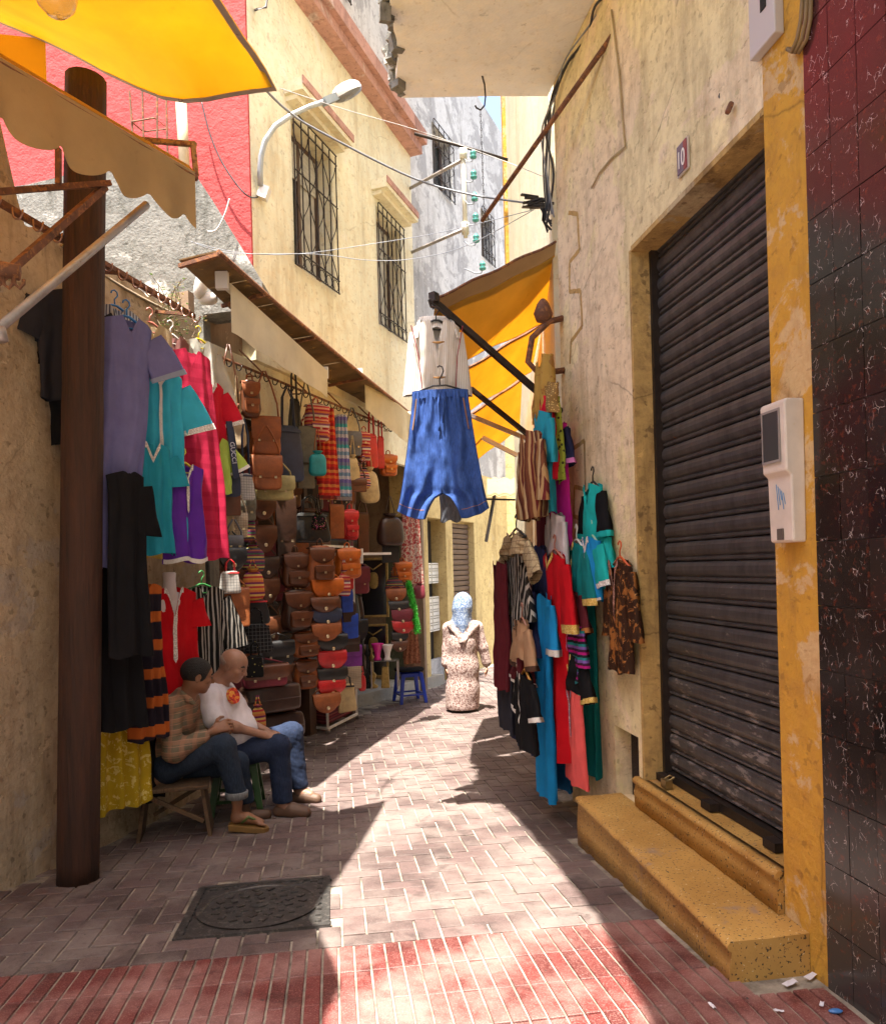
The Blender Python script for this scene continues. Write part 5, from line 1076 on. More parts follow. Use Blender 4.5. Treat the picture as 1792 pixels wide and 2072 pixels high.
RG('skirt', 'maroon skirt below the teal blue kaftan', 1100, 1030, 1290, .16, .42, F_mar, cat='skirt')
RG('djellaba', 'brown striped wool djellaba with hood under the ochre awnings', 1072, 868, 1052, .40, .64, F_dj, sleeve=(.42, 72, .2), cat='djellaba', folds=5, amp=1.4)
RG('robe', 'bright green robe behind the scarlet kaftan', 1128, 1086, 1240, .14, .42, F_grn, cat='robe')
RG('robe', 'ochre gold robe bunched high under the awnings', 1102, 716, 850, .25, .4, fb('ochre_robe', (.42, .26, .06), (.3, .15, .04), 'floral', 9), cat='robe', folds=6, amp=1.4)
# ================================================================== BAGS AND SHOP THINGS
LE = {}
def le(key):
    cols = {'brown': (.10, .030, .010), 'tan': (.25, .068, .014), 'dark': (.035, .013, .007), 'black': (.012, .012, .014), 'orange': (.45, .105, .010), 'red': (.46, .014, .018), 'navy': (.02, .03, .07), 'khaki': (.34, .29, .12), 'olive': (.12, .11, .08), 'blue': (.01, .06, .45), 'purple': (.15, .015, .22), 'sand': (.40, .30, .19), 'teal': (.01, .22, .22), 'green': (.04, .42, .03), 'wine': (.16, .015, .03), 'straw': (.45, .34, .17), 'grey': (.10, .10, .11)}
    if key in cols:
        if key not in LE: LE[key] = leather('leather_' + key, cols[key], .42 if key in ('black', 'brown', 'dark', 'red', 'orange') else .6)
        return LE[key]
    S = {'kilim': [(.40, .05, .04), (.55, .35, .1), (.08, .03, .12), (.5, .2, .15), (.02, .02, .03), (.45, .28, .3)], 'redstripe': [(.45, .04, .05), (.6, .5, .42), (.2, .06, .12), (.5, .15, .05), (.35, .02, .04), (.65, .3, .2)], 'purpstripe': [(.10, .02, .09), (.30, .1, .06), (.03, .05, .08), (.35, .28, .08), (.16, .02, .06), (.04, .1, .06)], 'sunstripe': [(.5, .25, .05), (.38, .03, .04), (.55, .35, .1), (.15, .02, .08), (.48, .14, .04)]}
    if key in S:
        if key not in LE: LE[key] = fabric('woven_' + key, (.3, .1, .1), None, 'multiH', 11 if key != 'redstripe' else 8, c3=S[key])
        return LE[key]
    if key not in LE:
        LE[key] = {'mono': lambda: fabric('monogram_grey', (.42, .40, .38), (.12, .12, .13), 'grid', 42, rough=.5), 'monot': lambda: fabric('monogram_tan', (.40, .33, .24), (.2, .13, .08), 'grid', 46, rough=.5), 'quilt': lambda: fabric('quilted_black', (.015, .015, .017), (.10, .10, .10), 'grid', 30, rough=.4), 'print': lambda: fabric('black_print', (.012, .012, .012), (.4, .35, .1), 'dots', 30, rough=.4, thr=.35), 'floral': lambda: fabric('black_floral', (.012, .012, .012), (.5, .1, .2), 'floral', 40, c3=(.5, .45, .1), thr=.6), 'scarf': lambda: fabric('red_orange_scarf', (.50, .03, .02), None, 'multiH', 6, c3=[(.5, .03, .02), (.62, .14, .03), (.45, .02, .02), (.6, .2, .05), (.35, .02, .02)]), 'blanket': lambda: fabric('pastel_blanket', (.5, .5, .5), None, 'multiH', 4, c3=[(.2, .3, .4), (.55, .5, .55), (.08, .36, .36), (.2, .22, .32), (.18, .14, .36), (.5, .48, .5)]), 'prints': lambda: fabric('red_print_scarf', (.52, .40, .33), (.35, .05, .05), 'floral', 26, c3=(.1, .07, .07), thr=.5), 'printo': lambda: fabric('rust_print_scarf', (.36, .17, .1), (.22, .08, .05), 'floral', 30, thr=.5)}[key]()
    return LE[key]
M_buck = simple('brass_buckle', (.62, .52, .34), .3, .9)
def sp_(v, e): return math.copysign(abs(v) ** e, v)
def puff(m, c, w, d, h, e=.35, taper=0.0, n=20, r=12, wob=.0, seed=0):
    c = Vector(c); P = []
    for j in range(r + 1):
        f = -math.pi / 2 + math.pi * j / r; row = []
        for k in range(n):
            a = 2 * math.pi * k / n; z = sp_(math.sin(f), e); x = sp_(math.cos(f), e) * sp_(math.cos(a), e); y = sp_(math.cos(f), e) * sp_(math.sin(a), min(.8, e * 1.6)); sc_ = 1 - taper * (z * .5 + .5)
            q = Vector((x * w / 2 * sc_, y * d / 2 * (1 - .35 * (z * .5 + .5)), z * h / 2))
            if wob: q += Vector((1, 1, .4)) * wob * vnoise((q.x * 9 + seed, q.y * 9, q.z * 9))
            row.append(c + q)
        P.append(row)
    m.grid(P, True)
def flapsheet(m, w, d, top, drop, rnd=2.0, back=.5, th=.006, bulge=.012):
    P = []; R_ = 14
    for j in range(R_ + 1):
        t = j / R_
        if t < .25: k = t / .25; y = d / 2 * back * (1 - k) - d / 2 * k; z = top + .012 * math.sin(math.pi * k); wd = w
        else: k = (t - .25) / .75; y = -d / 2 - bulge * math.sin(math.pi * min(1, k * 1.05)); z = top - drop * k; wd = w * max(.02, (1 - k ** (rnd * 2.2))) ** (1 / rnd)
        P.append([Vector((wd / 2 * (-1 + 2 * i / 12), y + .5 * bulge * (abs(-1 + 2 * i / 12) ** 2), z)) for i in range(13)])
    m.sheet(P, th)
def strapm(m, w, z0, z1, r=.008, y=0.0, slim=.3):
    P = []
    for sd in (-1, 1):
        path = [Vector((sd * w / 2, y, z0)), Vector((sd * w / 2 * .9, y, z0 + (z1 - z0) * .35)), Vector((sd * w / 2 * .45, y, z0 + (z1 - z0) * .75)), Vector((sd * .008, y, z1))]
        m.tube(path, r, 6)
def buckle(m, x, y, z, s=.018):
    m.box((x, y, z), (s * .9, .004, s * 1.2)); m.tube([(x - s * .6, y - .004, z - s * .5), (x + s * .6, y - .004, z - s * .5), (x + s * .6, y - .004, z + s * .5), (x - s * .6, y - .004, z + s * .5), (x - s * .6, y - .004, z - s * .5)], s * .12, 4)
BGRP = 'bags hung at the bag shop'
def bag(kind, label, px, py, wpx, hpx, col, off=.25, pl=FW, yaw=R(28), strap=.22, col2=None, group=BGRP, cat='bag', Y=None):
    c = at(px, py, Y) if Y else pl.hit(px, py, off); s = c.y / F; w, h = wpx * s * 1.18, hpx * s * 1.10; rs = random.Random(label); yaw += rs.uniform(-.14, .14)
    names = {'backpack': 'backpack', 'satchel': 'satchel', 'saddle': 'saddle_bag', 'tote': 'tote_bag', 'pouch': 'drawstring_pouch', 'case': 'document_case', 'scarf': 'scarf', 'pouf': 'leather_pouf'}
    root = tag(empty(names[kind], (c.x, c.y, c.z - h / 2), yaw), label, {'backpack': 'backpack', 'scarf': 'scarf', 'pouf': 'pouf', 'pouch': 'pouch'}.get(kind, cat), group)
    mt = le(col); m2 = le(col2) if col2 else mt; z = h / 2; sd = rs.uniform(0, 50)
    if kind == 'backpack':
        d = w * .55; m = MB(); puff(m, (0, 0, z * .95), w * .92, d, h * .92, .42, .2, wob=.02, seed=sd); m.build('body', mt, root, True)
        m = MB(); flapsheet(m, w * .80, d * .86, h * .86, h * .36, 1.6); m.build('lid', m2, root, True)
        m = MB(); puff(m, (0, -d * .52, h * .28), w * .62, d * .42, h * .36, .4, .05, 16, 8); pk = m.build('front_pocket', m2, root, True)
        m = MB(); flapsheet_o = MB(); P = [[Vector((w * .33 * (-1 + 2 * i / 8) * (1 - .15 * k), -d * .52 - d * .22 - .004 - .004 * math.sin(k * 3), h * (.44 - .15 * k))) for i in range(9)] for k in (0, .4, .8, 1)]; m.sheet(P, .006); m.build('pocket_flap', m2, pk, True)
        m = MB(); buckle(m, 0, -d * .60, h * .58); m.build('buckle', M_buck, root); m = MB(); buckle(m, 0, -d * .78, h * .28); m.build('pocket_buckle', M_buck, pk)
        m = MB(); m.tube([(-.03, d * .1, h * .9), (-.025, d * .05, h * 1.05), (0, d * .02, h * 1.1), (.025, d * .05, h * 1.05), (.03, d * .1, h * .9)], .008, 6)
        for q in (-1, 1): m.tube([(q * w * .2, d * .4, h * .85), (q * w * .42, d * .6, h * .5), (q * w * .36, d * .45, h * .12)], .012, 6)
        m.build('strap', m2, root, True)
    elif kind == 'satchel':
        d = w * .3; m = MB(); puff(m, (0, 0, z), w * .96, d, h, .26, .04, wob=.012, seed=sd); m.build('body', mt, root, True)
        m = MB(); flapsheet(m, w * .99, d, h * .985, h * .62, 5.0); m.build('flap', m2, root, True)
        for q in (-.25, .25): m = MB(); buckle(m, q * w, -d / 2 - .016, h * .36); m.build('buckle', M_buck, root)
        if strap: m = MB(); strapm(m, w * .9, h * .9, h + strap, .009); m.build('strap', mt, root, True)
    elif kind == 'saddle':
        d = .075; m = MB(); P = []; n = 20
        for sgn, rr in ((-1, 0), (-1, 1), (1, 1), (1, 0)): pass
        rows = []
        for y_, k in ((-d / 2, .0), (-d / 2, .90), (-d * .3, 1), (d * .3, 1), (d / 2, .9), (d / 2, .0)):
            rows.append([Vector((w / 2 * k * math.cos(a) * (1.0), y_, h * .98 - h * .98 * k * max(0, math.sin(a)) ** .8 - (0 if math.sin(a) >= 0 else 0))) for a in [math.pi * i / n for i in range(n + 1)]])
        m.grid(rows); m.grid([[r_[0] for r_ in rows], [r_[-1] for r_ in rows]]); m.build('body', mt, root, True)
        m = MB(); flapsheet(m, w * 1.02, d * 1.05, h * .99, h * .80, 1.9, .8, .007, .018); m.build('flap', m2, root, True)
        m = MB(); m.lathe([(.0, -.008), (.018, -.006), (.02, 0), (.014, .006), (0, .008)], (0, 0, 0), 12); m.v = [(x, -d / 2 - .024 + z_ * .6, h * .3 + y) for x, y, z_ in m.v]; m.build('clasp', M_buck, root, True)
        if strap: m = MB(); strapm(m, w * .9, h * .9, h + strap, .007, d * .2); m.build('strap', mt, root, True)
    elif kind == 'tote':
        d = w * .28; m = MB(); puff(m, (0, 0, z), w, d, h, .3, .28, wob=.02, seed=sd); m.build('body', mt, root, True)
        m = MB()
        for y_ in (-d * .2, d * .2): m.tube([(-w * .2, y_, h * .93), (-w * .16, y_, h + strap * .7), (0, y_, h + strap), (w * .16, y_, h + strap * .7), (w * .2, y_, h * .93)], .008, 6)
        m.build('handle', m2, root, True)
        m = MB(); m.sheet([[Vector((-w * .36, -d * .34, h * .93)), Vector((0, -d * .4, h * .94)), Vector((w * .36, -d * .34, h * .93))], [Vector((-w * .37, -d * .42, h * .87)), Vector((0, -d * .48, h * .88)), Vector((w * .37, -d * .42, h * .87))]], .006); m.build('top_band', m2, root)
    elif kind == 'pouch':
        m = MB(); puff(m, (0, 0, z * .9), w, w * .5, h * .9, .55, .25, wob=.02, seed=sd); m.build('body', mt, root, True)
        m = MB(); m.lathe([(w * .10, h * .86), (w * .2, h * .95), (w * .25, h), (w * .18, h * .97)], (0, 0, 0), 14); m.build('gathered_top', mt, root, True)
        m = MB(); strapm(m, w * .3, h * .9, h + strap * .8, .006); m.build('cord', m2, root, True)
    elif kind == 'case':
        d = .045; m = MB(); puff(m, (0, 0, z), w, d, h, .12, .0); m.build('body', mt, root, True)
        m = MB(); flapsheet(m, w * 1.01, d, h * .99, h * .5, 6, .9, .005, .006); m.build('flap', m2, root, True)
        m = MB(); strapm(m, w * .9, h * .92, h + strap, .009); m.build('strap', m2, root, True)
    elif kind == 'scarf':
        for q, nm in ((0, 'front_fall'), (1, 'back_fall')):
            m = MB(); P = [[Vector((w / 2 * (-1 + 2 * i / 16) * (.75 + .3 * k), -.03 + .05 * q + .02 * math.sin(i * 1.3 + 2 * k + q), h * (1 - k * (1 - .12 * q)))) for i in range(17)] for k in [j / 14 for j in range(15)]]; m.sheet(P, .004); m.build(nm, mt, root, True)
        m = MB()
        for i in range(16): x = w * .5 * (-1 + 2 * i / 15); m.tube([(x, -.03, .002), (x + .004, -.03, -.05)], .003, 4)
        m.build('fringe', m2, root)
    elif kind == 'pouf':
        d = w * .55; m = MB(); puff(m, (0, 0, z), w, d, h, .3, .0, wob=.03, seed=sd); m.build('body', mt, root, True)
        m = MB(); P = [Vector((w * .48 * sp_(math.cos(a), .35), d * .48 * sp_(math.sin(a), .5), z)) for a in [2 * math.pi * i / 40 for i in range(41)]]; m.tube(P, .007, 5); m.build('piping', m2, root, True)
    return root
B = bag
# --- front line on the hook rail
B('satchel', 'dark brown long strapped shoulder bag hung first on the hook rail', 466, 850, 34, 60, 'brown', .22, strap=.55)
B('backpack', 'brown leather backpack with orange stitching high on the hook rail', 506, 805, 40, 76, 'brown', .22, col2='tan')
B('pouch', 'cluster bag of beige leather beside the brown backpack', 482, 868, 30, 70, 'sand', .30, strap=.4)
B('satchel', 'chestnut leather satchel with large square flap, upper of two', 538, 882, 50, 70, 'tan', .30, strap=.45)
B('satchel', 'chestnut leather satchel with large square flap, lower of two', 540, 957, 52, 62, 'tan', .34, strap=.3)
B('tote', 'navy canvas shoulder bag beside the chestnut satchels', 584, 918, 56, 104, 'navy', .22, strap=.42)
B('satchel', 'khaki yellow satchel below the chestnut satchels', 554, 988, 70, 44, 'khaki', .24, strap=.2)
B('case', 'olive flat case with pale edges and long strap', 622, 900, 30, 66, 'olive', .28, strap=.5, col2='olive')
B('case', 'olive flat case hanging beneath another olive case', 618, 964, 32, 44, 'olive', .24, strap=.2)
B('tote', 'black shoulder bag with red and green strap', 596, 850, 24, 80, 'black', .18, strap=.35)
B('backpack', 'red and white striped woven backpack on the hook rail', 640, 853, 50, 76, 'redstripe', .30, col2='redstripe')
B('scarf', 'long red and orange striped scarf beside the woven backpack', 662, 915, 36, 160, 'scarf', .26)
B('scarf', 'pastel striped blanket scarf with fringe beside the red scarf', 692, 922, 26, 150, 'blanket', .24)
B('pouch', 'round teal leather bag with tan tassel', 643, 938, 36, 46, 'teal', .42, strap=.3, col2='tan')
B('satchel', 'grey canvas satchel beyond the blanket scarf', 714, 898, 30, 44, 'grey', .24, strap=.3)
B('pouch', 'woven straw basket bag under the grey satchel', 714, 948, 26, 50, 'straw', .26, strap=.3)
B('backpack', 'small red and orange striped backpack further along the rail', 737, 902, 24, 60, 'redstripe', .26)
B('tote', 'tomato red leather bag beside the small striped backpack', 752, 912, 24, 64, 'red', .22, strap=.35)
B('tote', 'wine red slim bag next to the tomato red one', 770, 915, 16, 60, 'red', .22, strap=.35)
B('backpack', 'orange red leather backpack with drawn top hanging from rail end', 786, 940, 34, 44, 'orange', .26)
B('pouch', 'tan suede sack hanging low under the small striped backpack', 746, 982, 40, 66, 'straw', .20, strap=.4)
B('pouch', 'little striped pouch in front of the tan suede sack', 736, 968, 26, 38, 'kilim', .34, strap=.2)
B('case', 'brown purse next to the tan suede sack', 722, 982, 34, 24, 'brown', .3, strap=.2)
# --- first column by the garments
B('case', 'dark blue lettered strap bag with chrome clasp beside the lime tunic', 466, 1005, 34, 70, 'brown', .44, strap=.6, col2='navy')
_b = bpy.data.objects[[o.name for o in bpy.data.objects if o.get('label', '').startswith('dark blue lettered strap')][0]]
_a, _c = FW.hit(463, 852, .56), FW.hit(478, 968, .56); _d = (_c - _a).normalized(); _s = Vector((.72, .69, 0)); _s = (_s - _d * _s.dot(_d)).normalized(); _n = _s.cross(_d)
m = MB(); m.hexa([_c - _s * .028 - _n * .003, _c + _s * .028 - _n * .003, _c + _s * .028 + _n * .003, _c - _s * .028 + _n * .003, _a - _s * .028 - _n * .003, _a + _s * .028 - _n * .003, _a + _s * .028 + _n * .003, _a - _s * .028 + _n * .003])
o = m.build('lettered_strap', le('navy')); o.parent = _b; o.matrix_parent_inverse = (Matrix.Translation(_b.location) @ Matrix.Rotation(_b.rotation_euler.z, 4, 'Z')).inverted()
me = text_mesh('GUCCI', .06, .0008); me.materials.append(simple('strap_print', (.55, .58, .66), .5)); t_ = mesh_obj('strap_lettering', me, o); _m = _a.lerp(_c, .55); _f = _n if _n.y < 0 else -_n; _x = _d; _y = _f.cross(_x)
t_.matrix_basis = Matrix(((_x.x, _y.x, _f.x, _m.x + _f.x * .0045), (_x.y, _y.y, _f.y, _m.y + _f.y * .0045), (_x.z, _y.z, _f.z, _m.z + _f.z * .0045), (0, 0, 0, 1)))
B('tote', 'white monogram crossbody bag with green and red band', 498, 985, 30, 50, 'mono', .44, strap=.5, col2='navy')
B('satchel', 'grey suede bag below the monogram crossbody', 496, 1030, 36, 44, 'olive', .36, strap=.2)
B('satchel', 'tan monogram satchel below the grey suede bag', 482, 1064, 32, 44, 'monot', .42, strap=.2)
B('pouch', 'purple striped woven pouch, topmost of three', 502, 1068, 28, 52, 'purpstripe', .36, strap=.2)
B('satchel', 'grey blue leather purse above the black buckled purse', 474, 1102, 30, 30, 'grey', .46, strap=.15)
B('pouch', 'purple striped woven pouch, middle of three', 512, 1130, 42, 52, 'purpstripe', .40, strap=.15)
B('saddle', 'black leather buckled purse beside the striped pouches', 470, 1134, 46, 44, 'black', .46, strap=.15)
B('tote', 'grey monogram purse with red band below the black purse', 466, 1178, 40, 42, 'mono', .48, strap=.1, col2='red')
B('pouch', 'orange and wine striped woven pouch, lowest of three', 512, 1182, 42, 58, 'sunstripe', .44, strap=.1)
B('case', 'caramel brown document case below the monogram purse', 477, 1230, 46, 70, 'tan', .48, strap=.1)
B('tote', 'black tote with a red stripe below the striped pouches', 520, 1238, 46, 46, 'black', .40, strap=.15, col2='red')
B('tote', 'quilted black tote with pale lining beside the bald man', 518, 1292, 60, 54, 'quilt', .44, strap=.15)
B('case', 'dark monogram bag behind the bald man', 470, 1296, 44, 46, 'quilt', .36, strap=.1)
B('tote', 'small black printed tote beside the bald head', 516, 1348, 34, 42, 'print', .5, strap=.12)
# --- deep brown wall of bags
for (x, y, w_, h_, c_, lab) in ((530, 1030, 46, 42, 'brown', 'brown saddle bag under the khaki satchel'), (534, 1092, 42, 50, 'brown', 'brown saddle bag second down below the khaki satchel'), (540, 1150, 40, 40, 'dark', 'dark brown saddle bag third down below the khaki satchel'), (543, 1196, 36, 46, 'brown', 'brown square saddle bag fourth down behind the striped pouches'), (548, 1276, 36, 50, 'brown', 'round brown saddle bag beside the quilted tote')):
    B('saddle', lab, x, y, w_, h_, c_, .02, strap=.12)
B('satchel', 'long fringed dark brown suede bag', 578, 1075, 36, 130, 'dark', .0, strap=.2)
B('tote', 'large black leather travel bag above the white shelf', 628, 1068, 76, 56, 'black', .10, strap=.2)
B('pouch', 'little black bag with bright flowers in front of travel bag', 645, 1055, 30, 32, 'floral', .34, strap=.25)
B('case', 'upright brown leather portfolio beside the red backpack', 681, 1056, 26, 62, 'tan', .18, strap=.2)
B('backpack', 'bright red leather backpack above the white shelf', 708, 1060, 34, 62, 'red', .26)
B('case', 'dark brown upright bag behind the red backpack', 734, 1080, 20, 76, 'brown', .05, strap=.2)
B('pouch', 'bundle of soft brown leather bags hanging under the denim trousers', 790, 1072, 56, 60, 'dark', .22, strap=.3)
B('case', 'black bag below the bundle of soft brown bags', 790, 1120, 30, 34, 'black', .16, strap=.2)
# --- rolling rack
B('backpack', 'large tan leather backpack with kilim lid at the top of the rack', 648, 1140, 56, 76, 'tan', .42, col2='brown')
B('backpack', 'orange tan leather backpack with two buckles on the rack', 703, 1138, 52, 62, 'orange', .34)
for (x, y, w_, h_, c_, lab) in ((661, 1194, 58, 40, 'orange', 'orange tan saddle bag, first of the rack column'), (656, 1225, 50, 28, 'brown', 'brown saddle bag, second of the rack column'), (660, 1251, 52, 30, 'navy', 'navy saddle bag with silver clasp on the rack'), (659, 1280, 52, 32, 'tan', 'tan saddle bag under the navy one on the rack'), (672, 1304, 52, 34, 'black', 'black saddle bag above the upper red one'), (671, 1338, 50, 36, 'red', 'red saddle bag with round clasp, upper of two red ones'), (671, 1370, 54, 32, 'black', 'black saddle bag between the two red ones'), (669, 1394, 50, 32, 'red', 'red saddle bag, lower of two red ones'), (660, 1424, 48, 34, 'tan', 'tan saddle bag, lowest of the rack column')):
    B('saddle', lab, x, y, w_, h_, c_, .48, strap=.10, group='saddle bags on the rolling rack')
B('backpack', 'reddish brown backpack left of the tan backpack on the rack', 598, 1152, 56, 72, 'brown', .2)
B('backpack', 'large dark brown drawstring backpack on the rack side', 600, 1232, 62, 84, 'dark', .24, col2='brown')
B('backpack', 'chestnut backpack with two pockets below the dark one', 616, 1302, 56, 52, 'tan', .3, col2='brown')
B('backpack', 'chestnut backpack with kilim pocket near the rack bottom', 618, 1362, 46, 60, 'tan', .3, col2='brown')
B('pouch', 'wine striped woven pouch beside the orange saddle bag', 697, 1180, 26, 48, 'redstripe', .36, strap=.15)
B('case', 'small scarlet case behind the striped pouch', 704, 1178, 18, 26, 'red', .2, strap=.1)
for (x, y, w_, h_, c_, lab) in ((702, 1218, 20, 38, 'blue', 'royal blue case, upper of two blue ones'), (708, 1268, 28, 44, 'blue', 'royal blue case, lower of two blue ones'), (706, 1240, 24, 34, 'dark', 'dark case between the two blue ones'), (710, 1304, 30, 28, 'dark', 'dark case above the purple one'), (712, 1328, 34, 38, 'purple', 'purple leather case on the far side of the rack'), (712, 1372, 32, 40, 'monot', 'tan monogram case below the purple one')):
    B('case', lab, x, y, w_, h_, c_, .16, strap=.06)
B('tote', 'tan and black woven basket bag at the rack bottom', 702, 1412, 34, 52, 'straw', .3, strap=.1, col2='black')
B('pouch', 'hot pink ball shaped purse at the side of the rack', 733, 1380, 14, 34, 'red', .16, strap=.1)
# --- poufs and kilim bag behind the men
B('pouf', 'dark leather pouf, upper of two stacked behind the bald man', 545, 1412, 104, 50, 'dark', .34, strap=0, group='stacked leather poufs')
B('pouf', 'dark leather pouf, lower of two stacked on the paving', 558, 1468, 96, 48, 'dark', .36, strap=0, group='stacked leather poufs')
B('satchel', 'wide red kilim and leather weekend bag on top of the poufs', 535, 1368, 82, 40, 'wine', .36, strap=.06, col2='brown')
B('satchel', 'black leather holdall above the kilim weekend bag', 560, 1322, 60, 44, 'black', .2, strap=.08)
B('pouch', 'yellow and black patterned ball bag behind the bald man', 522, 1456, 30, 54, 'sunstripe', .62, strap=.1)
# --- right column by the brass shop
yy = R(12)
B('backpack', 'orange leather backpack at the brass shop entrance', 814, 1156, 38, 42, 'orange', 0, yaw=yy, Y=10.6)
B('pouch', 'striped woven pouch beneath the orange backpack', 798, 1184, 36, 34, 'purpstripe', 0, yaw=yy, Y=10.5)
for (x, y, w_, h_, c_, lab) in ((801, 1206, 34, 24, 'tan', 'tan saddle bag under the striped pouch at the brass shop'), (806, 1228, 34, 20, 'black', 'upper black saddle bag at the brass shop'), (814, 1250, 38, 30, 'wine', 'dark red saddle bag at the brass shop'), (815, 1270, 38, 24, 'red', 'red saddle bag below the dark red one at brass shop'), (808, 1290, 28, 20, 'black', 'lower black saddle bag at the brass shop'), (808, 1308, 28, 20, 'brown', 'brown saddle bag lowest at the brass shop')):
    B('saddle', lab, x, y, w_, h_, c_, 0, yaw=yy, Y=10.4, strap=.05, group='saddle bags at the brass shop')
B('scarf', 'pale scarf with red pattern hanging at the brass shop pillar', 832, 1100, 36, 150, 'prints', 0, yaw=yy, Y=10.7)
B('scarf', 'rust patterned scarf hanging down behind the blue stool', 832, 1306, 28, 66, 'printo', 0, yaw=yy, Y=10.8)
B('pouch', 'small red woven pouch hanging beside the green marble', 848, 1196, 22, 30, 'wine', 0, yaw=yy, Y=10.7, strap=.2)
m = MB(); random.seed(21); pa = [at(826, 1180, 10.5), at(834, 1215, 10.45), at(840, 1250, 10.4), at(844, 1278, 10.4)]
for k in range(1400):
    t = random.random() * 3; i = min(int(t), 2); q = pa[i].lerp(pa[i + 1], t - i); d = Vector((random.gauss(0, 1), random.gauss(0, 1), random.gauss(0, 1))).normalized(); m.add([q, q + d * .055 + Vector((.006, 0, 0)), q + d * .06, q + d * .055 - Vector((.006, 0, 0))], [(0, 1, 2, 3)])
m.tube(pa, .03, 8); one('feather_boa', m, le('green'), 'fluffy bright green boa hanging beside the saddle bags', 'boa')
# rolling rack frame -------------------------------------------------------------
g0 = ground(665, 1484); root = rootat('rolling_rack', tuple(g0), 'white steel display rack on castors holding the saddle bags', 'rack')
M_wf = paint('white_frame', (.66, .64, .6), .5, (.4, .3, .22), .66, 'obj')
ca_, cb_, cc_ = ground(605, 1468, .07), ground(663, 1475, .07), ground(722, 1445, .07)
m = MB(); Hh = at(660, 1116, g0.y).z - g0.z
for a, b2 in ((ca_, cb_), (cb_, cc_)): sqbar(m, a, b2, .028); sqbar(m, a + Vector((0, 0, .45)), b2 + Vector((0, 0, .45)), .022); sqbar(m, a + Vector((0, 0, Hh)), b2 + Vector((0, 0, Hh)), .028)
for a in (ca_, cb_, cc_): sqbar(m, a, a + Vector((0, 0, Hh)), .026)
part(root, m, 'frame', M_wf)
for a in (ca_, cb_, cc_):
    m = MB(); m.lathe([(.0, -.012), (.03, -.012), (.034, 0), (.03, .012), (0, .012)], (0, 0, 0), 14); m.v = [(x + a.x, z_ + a.y, y + a.z - .035) for x, y, z_ in m.v]; part(root, m, 'castor', M_steel, True)
m = MB(); m.hexa([ca_ + Vector((.0, .0, .03)), cb_ + Vector((0, 0, .03)), cc_ + Vector((0, 0, .03)), ca_ + (cc_ - cb_) + Vector((0, 0, .03)), ca_ + Vector((0, 0, .36)), cb_ + Vector((0, 0, .36)), cc_ + Vector((0, 0, .36)), ca_ + (cc_ - cb_) + Vector((0, 0, .36))]); mid = (ca_ + cc_) / 2; m.v = [tuple(mid + (Vector(v_) - mid) * .86) for v_ in m.v]; 
for i in range(4, 8): m.v[i] = (m.v[i][0], m.v[i][1], m.v[4][2])
o = one('folded_blankets', m, fabric('wine_blanket', (.16, .02, .03), None, 'multiH', 14, c3=[(.16, .02, .03), (.1, .01, .02), (.2, .05, .05), (.08, .02, .03)]), 'dark red striped blankets folded in the bottom of the rolling rack', 'blanket', None, False, .03)
# blue stool with cushion ------------------------------------------------------------
def stool(name, label, base, w_, h_, mat, yaw=0.3, hole=True):
    root = tag(empty(name, base, yaw), label, 'stool'); s = w_ / 2
    m = MB(); puff(m, (0, 0, h_ - .02), w_ * .92, w_ * .92, .045, .3, .0, 24, 8); m.build('seat', mat, root, True)
    for sx in (-1, 1):
        for sy in (-1, 1):
            m = MB(); m.prism([(-.024, -.018), (.024, -.018), (.024, .018), (-.024, .018)], lambda p: Vector((sx * s * 1.08 + p[0], sy * s * 1.08 + p[1], 0)), lambda p: Vector((sx * s * .76 + p[0] * 1.3, sy * s * .76 + p[1] * 1.3, h_ - .02))); m.build('leg', mat, root, False, .006)
    m = MB(); a = s * .98
    for sx in (-1, 1): sqbar(m, (sx * a, -a, h_ * .27), (sx * a, a, h_ * .27), .026); sqbar(m, (-a, sx * a, h_ * .27 + .001), (a, sx * a, h_ * .27 + .001), .024)
    m.build('stretcher', mat, root)
    m = MB(); a = s * .80
    for sx in (-1, 1): m.box((sx * a, 0, h_ - .05), (.014, w_ * .8, .05)); m.box((0, sx * a, h_ - .051), (w_ * .8, .014, .05))
    m.build('apron', mat, root)
    return root
gb = ground(829, 1420); sb = stool('plastic_stool', 'royal blue plastic stool with black cushion before the brass shop', gb, .36, .47, simple('blue_moulded_plastic', (.015, .05, .42), .35), .35)
m = MB(); puff(m, (0, 0, .495), .44, .44, .06, .5); m.build('cushion', F_blk, sb, True); 
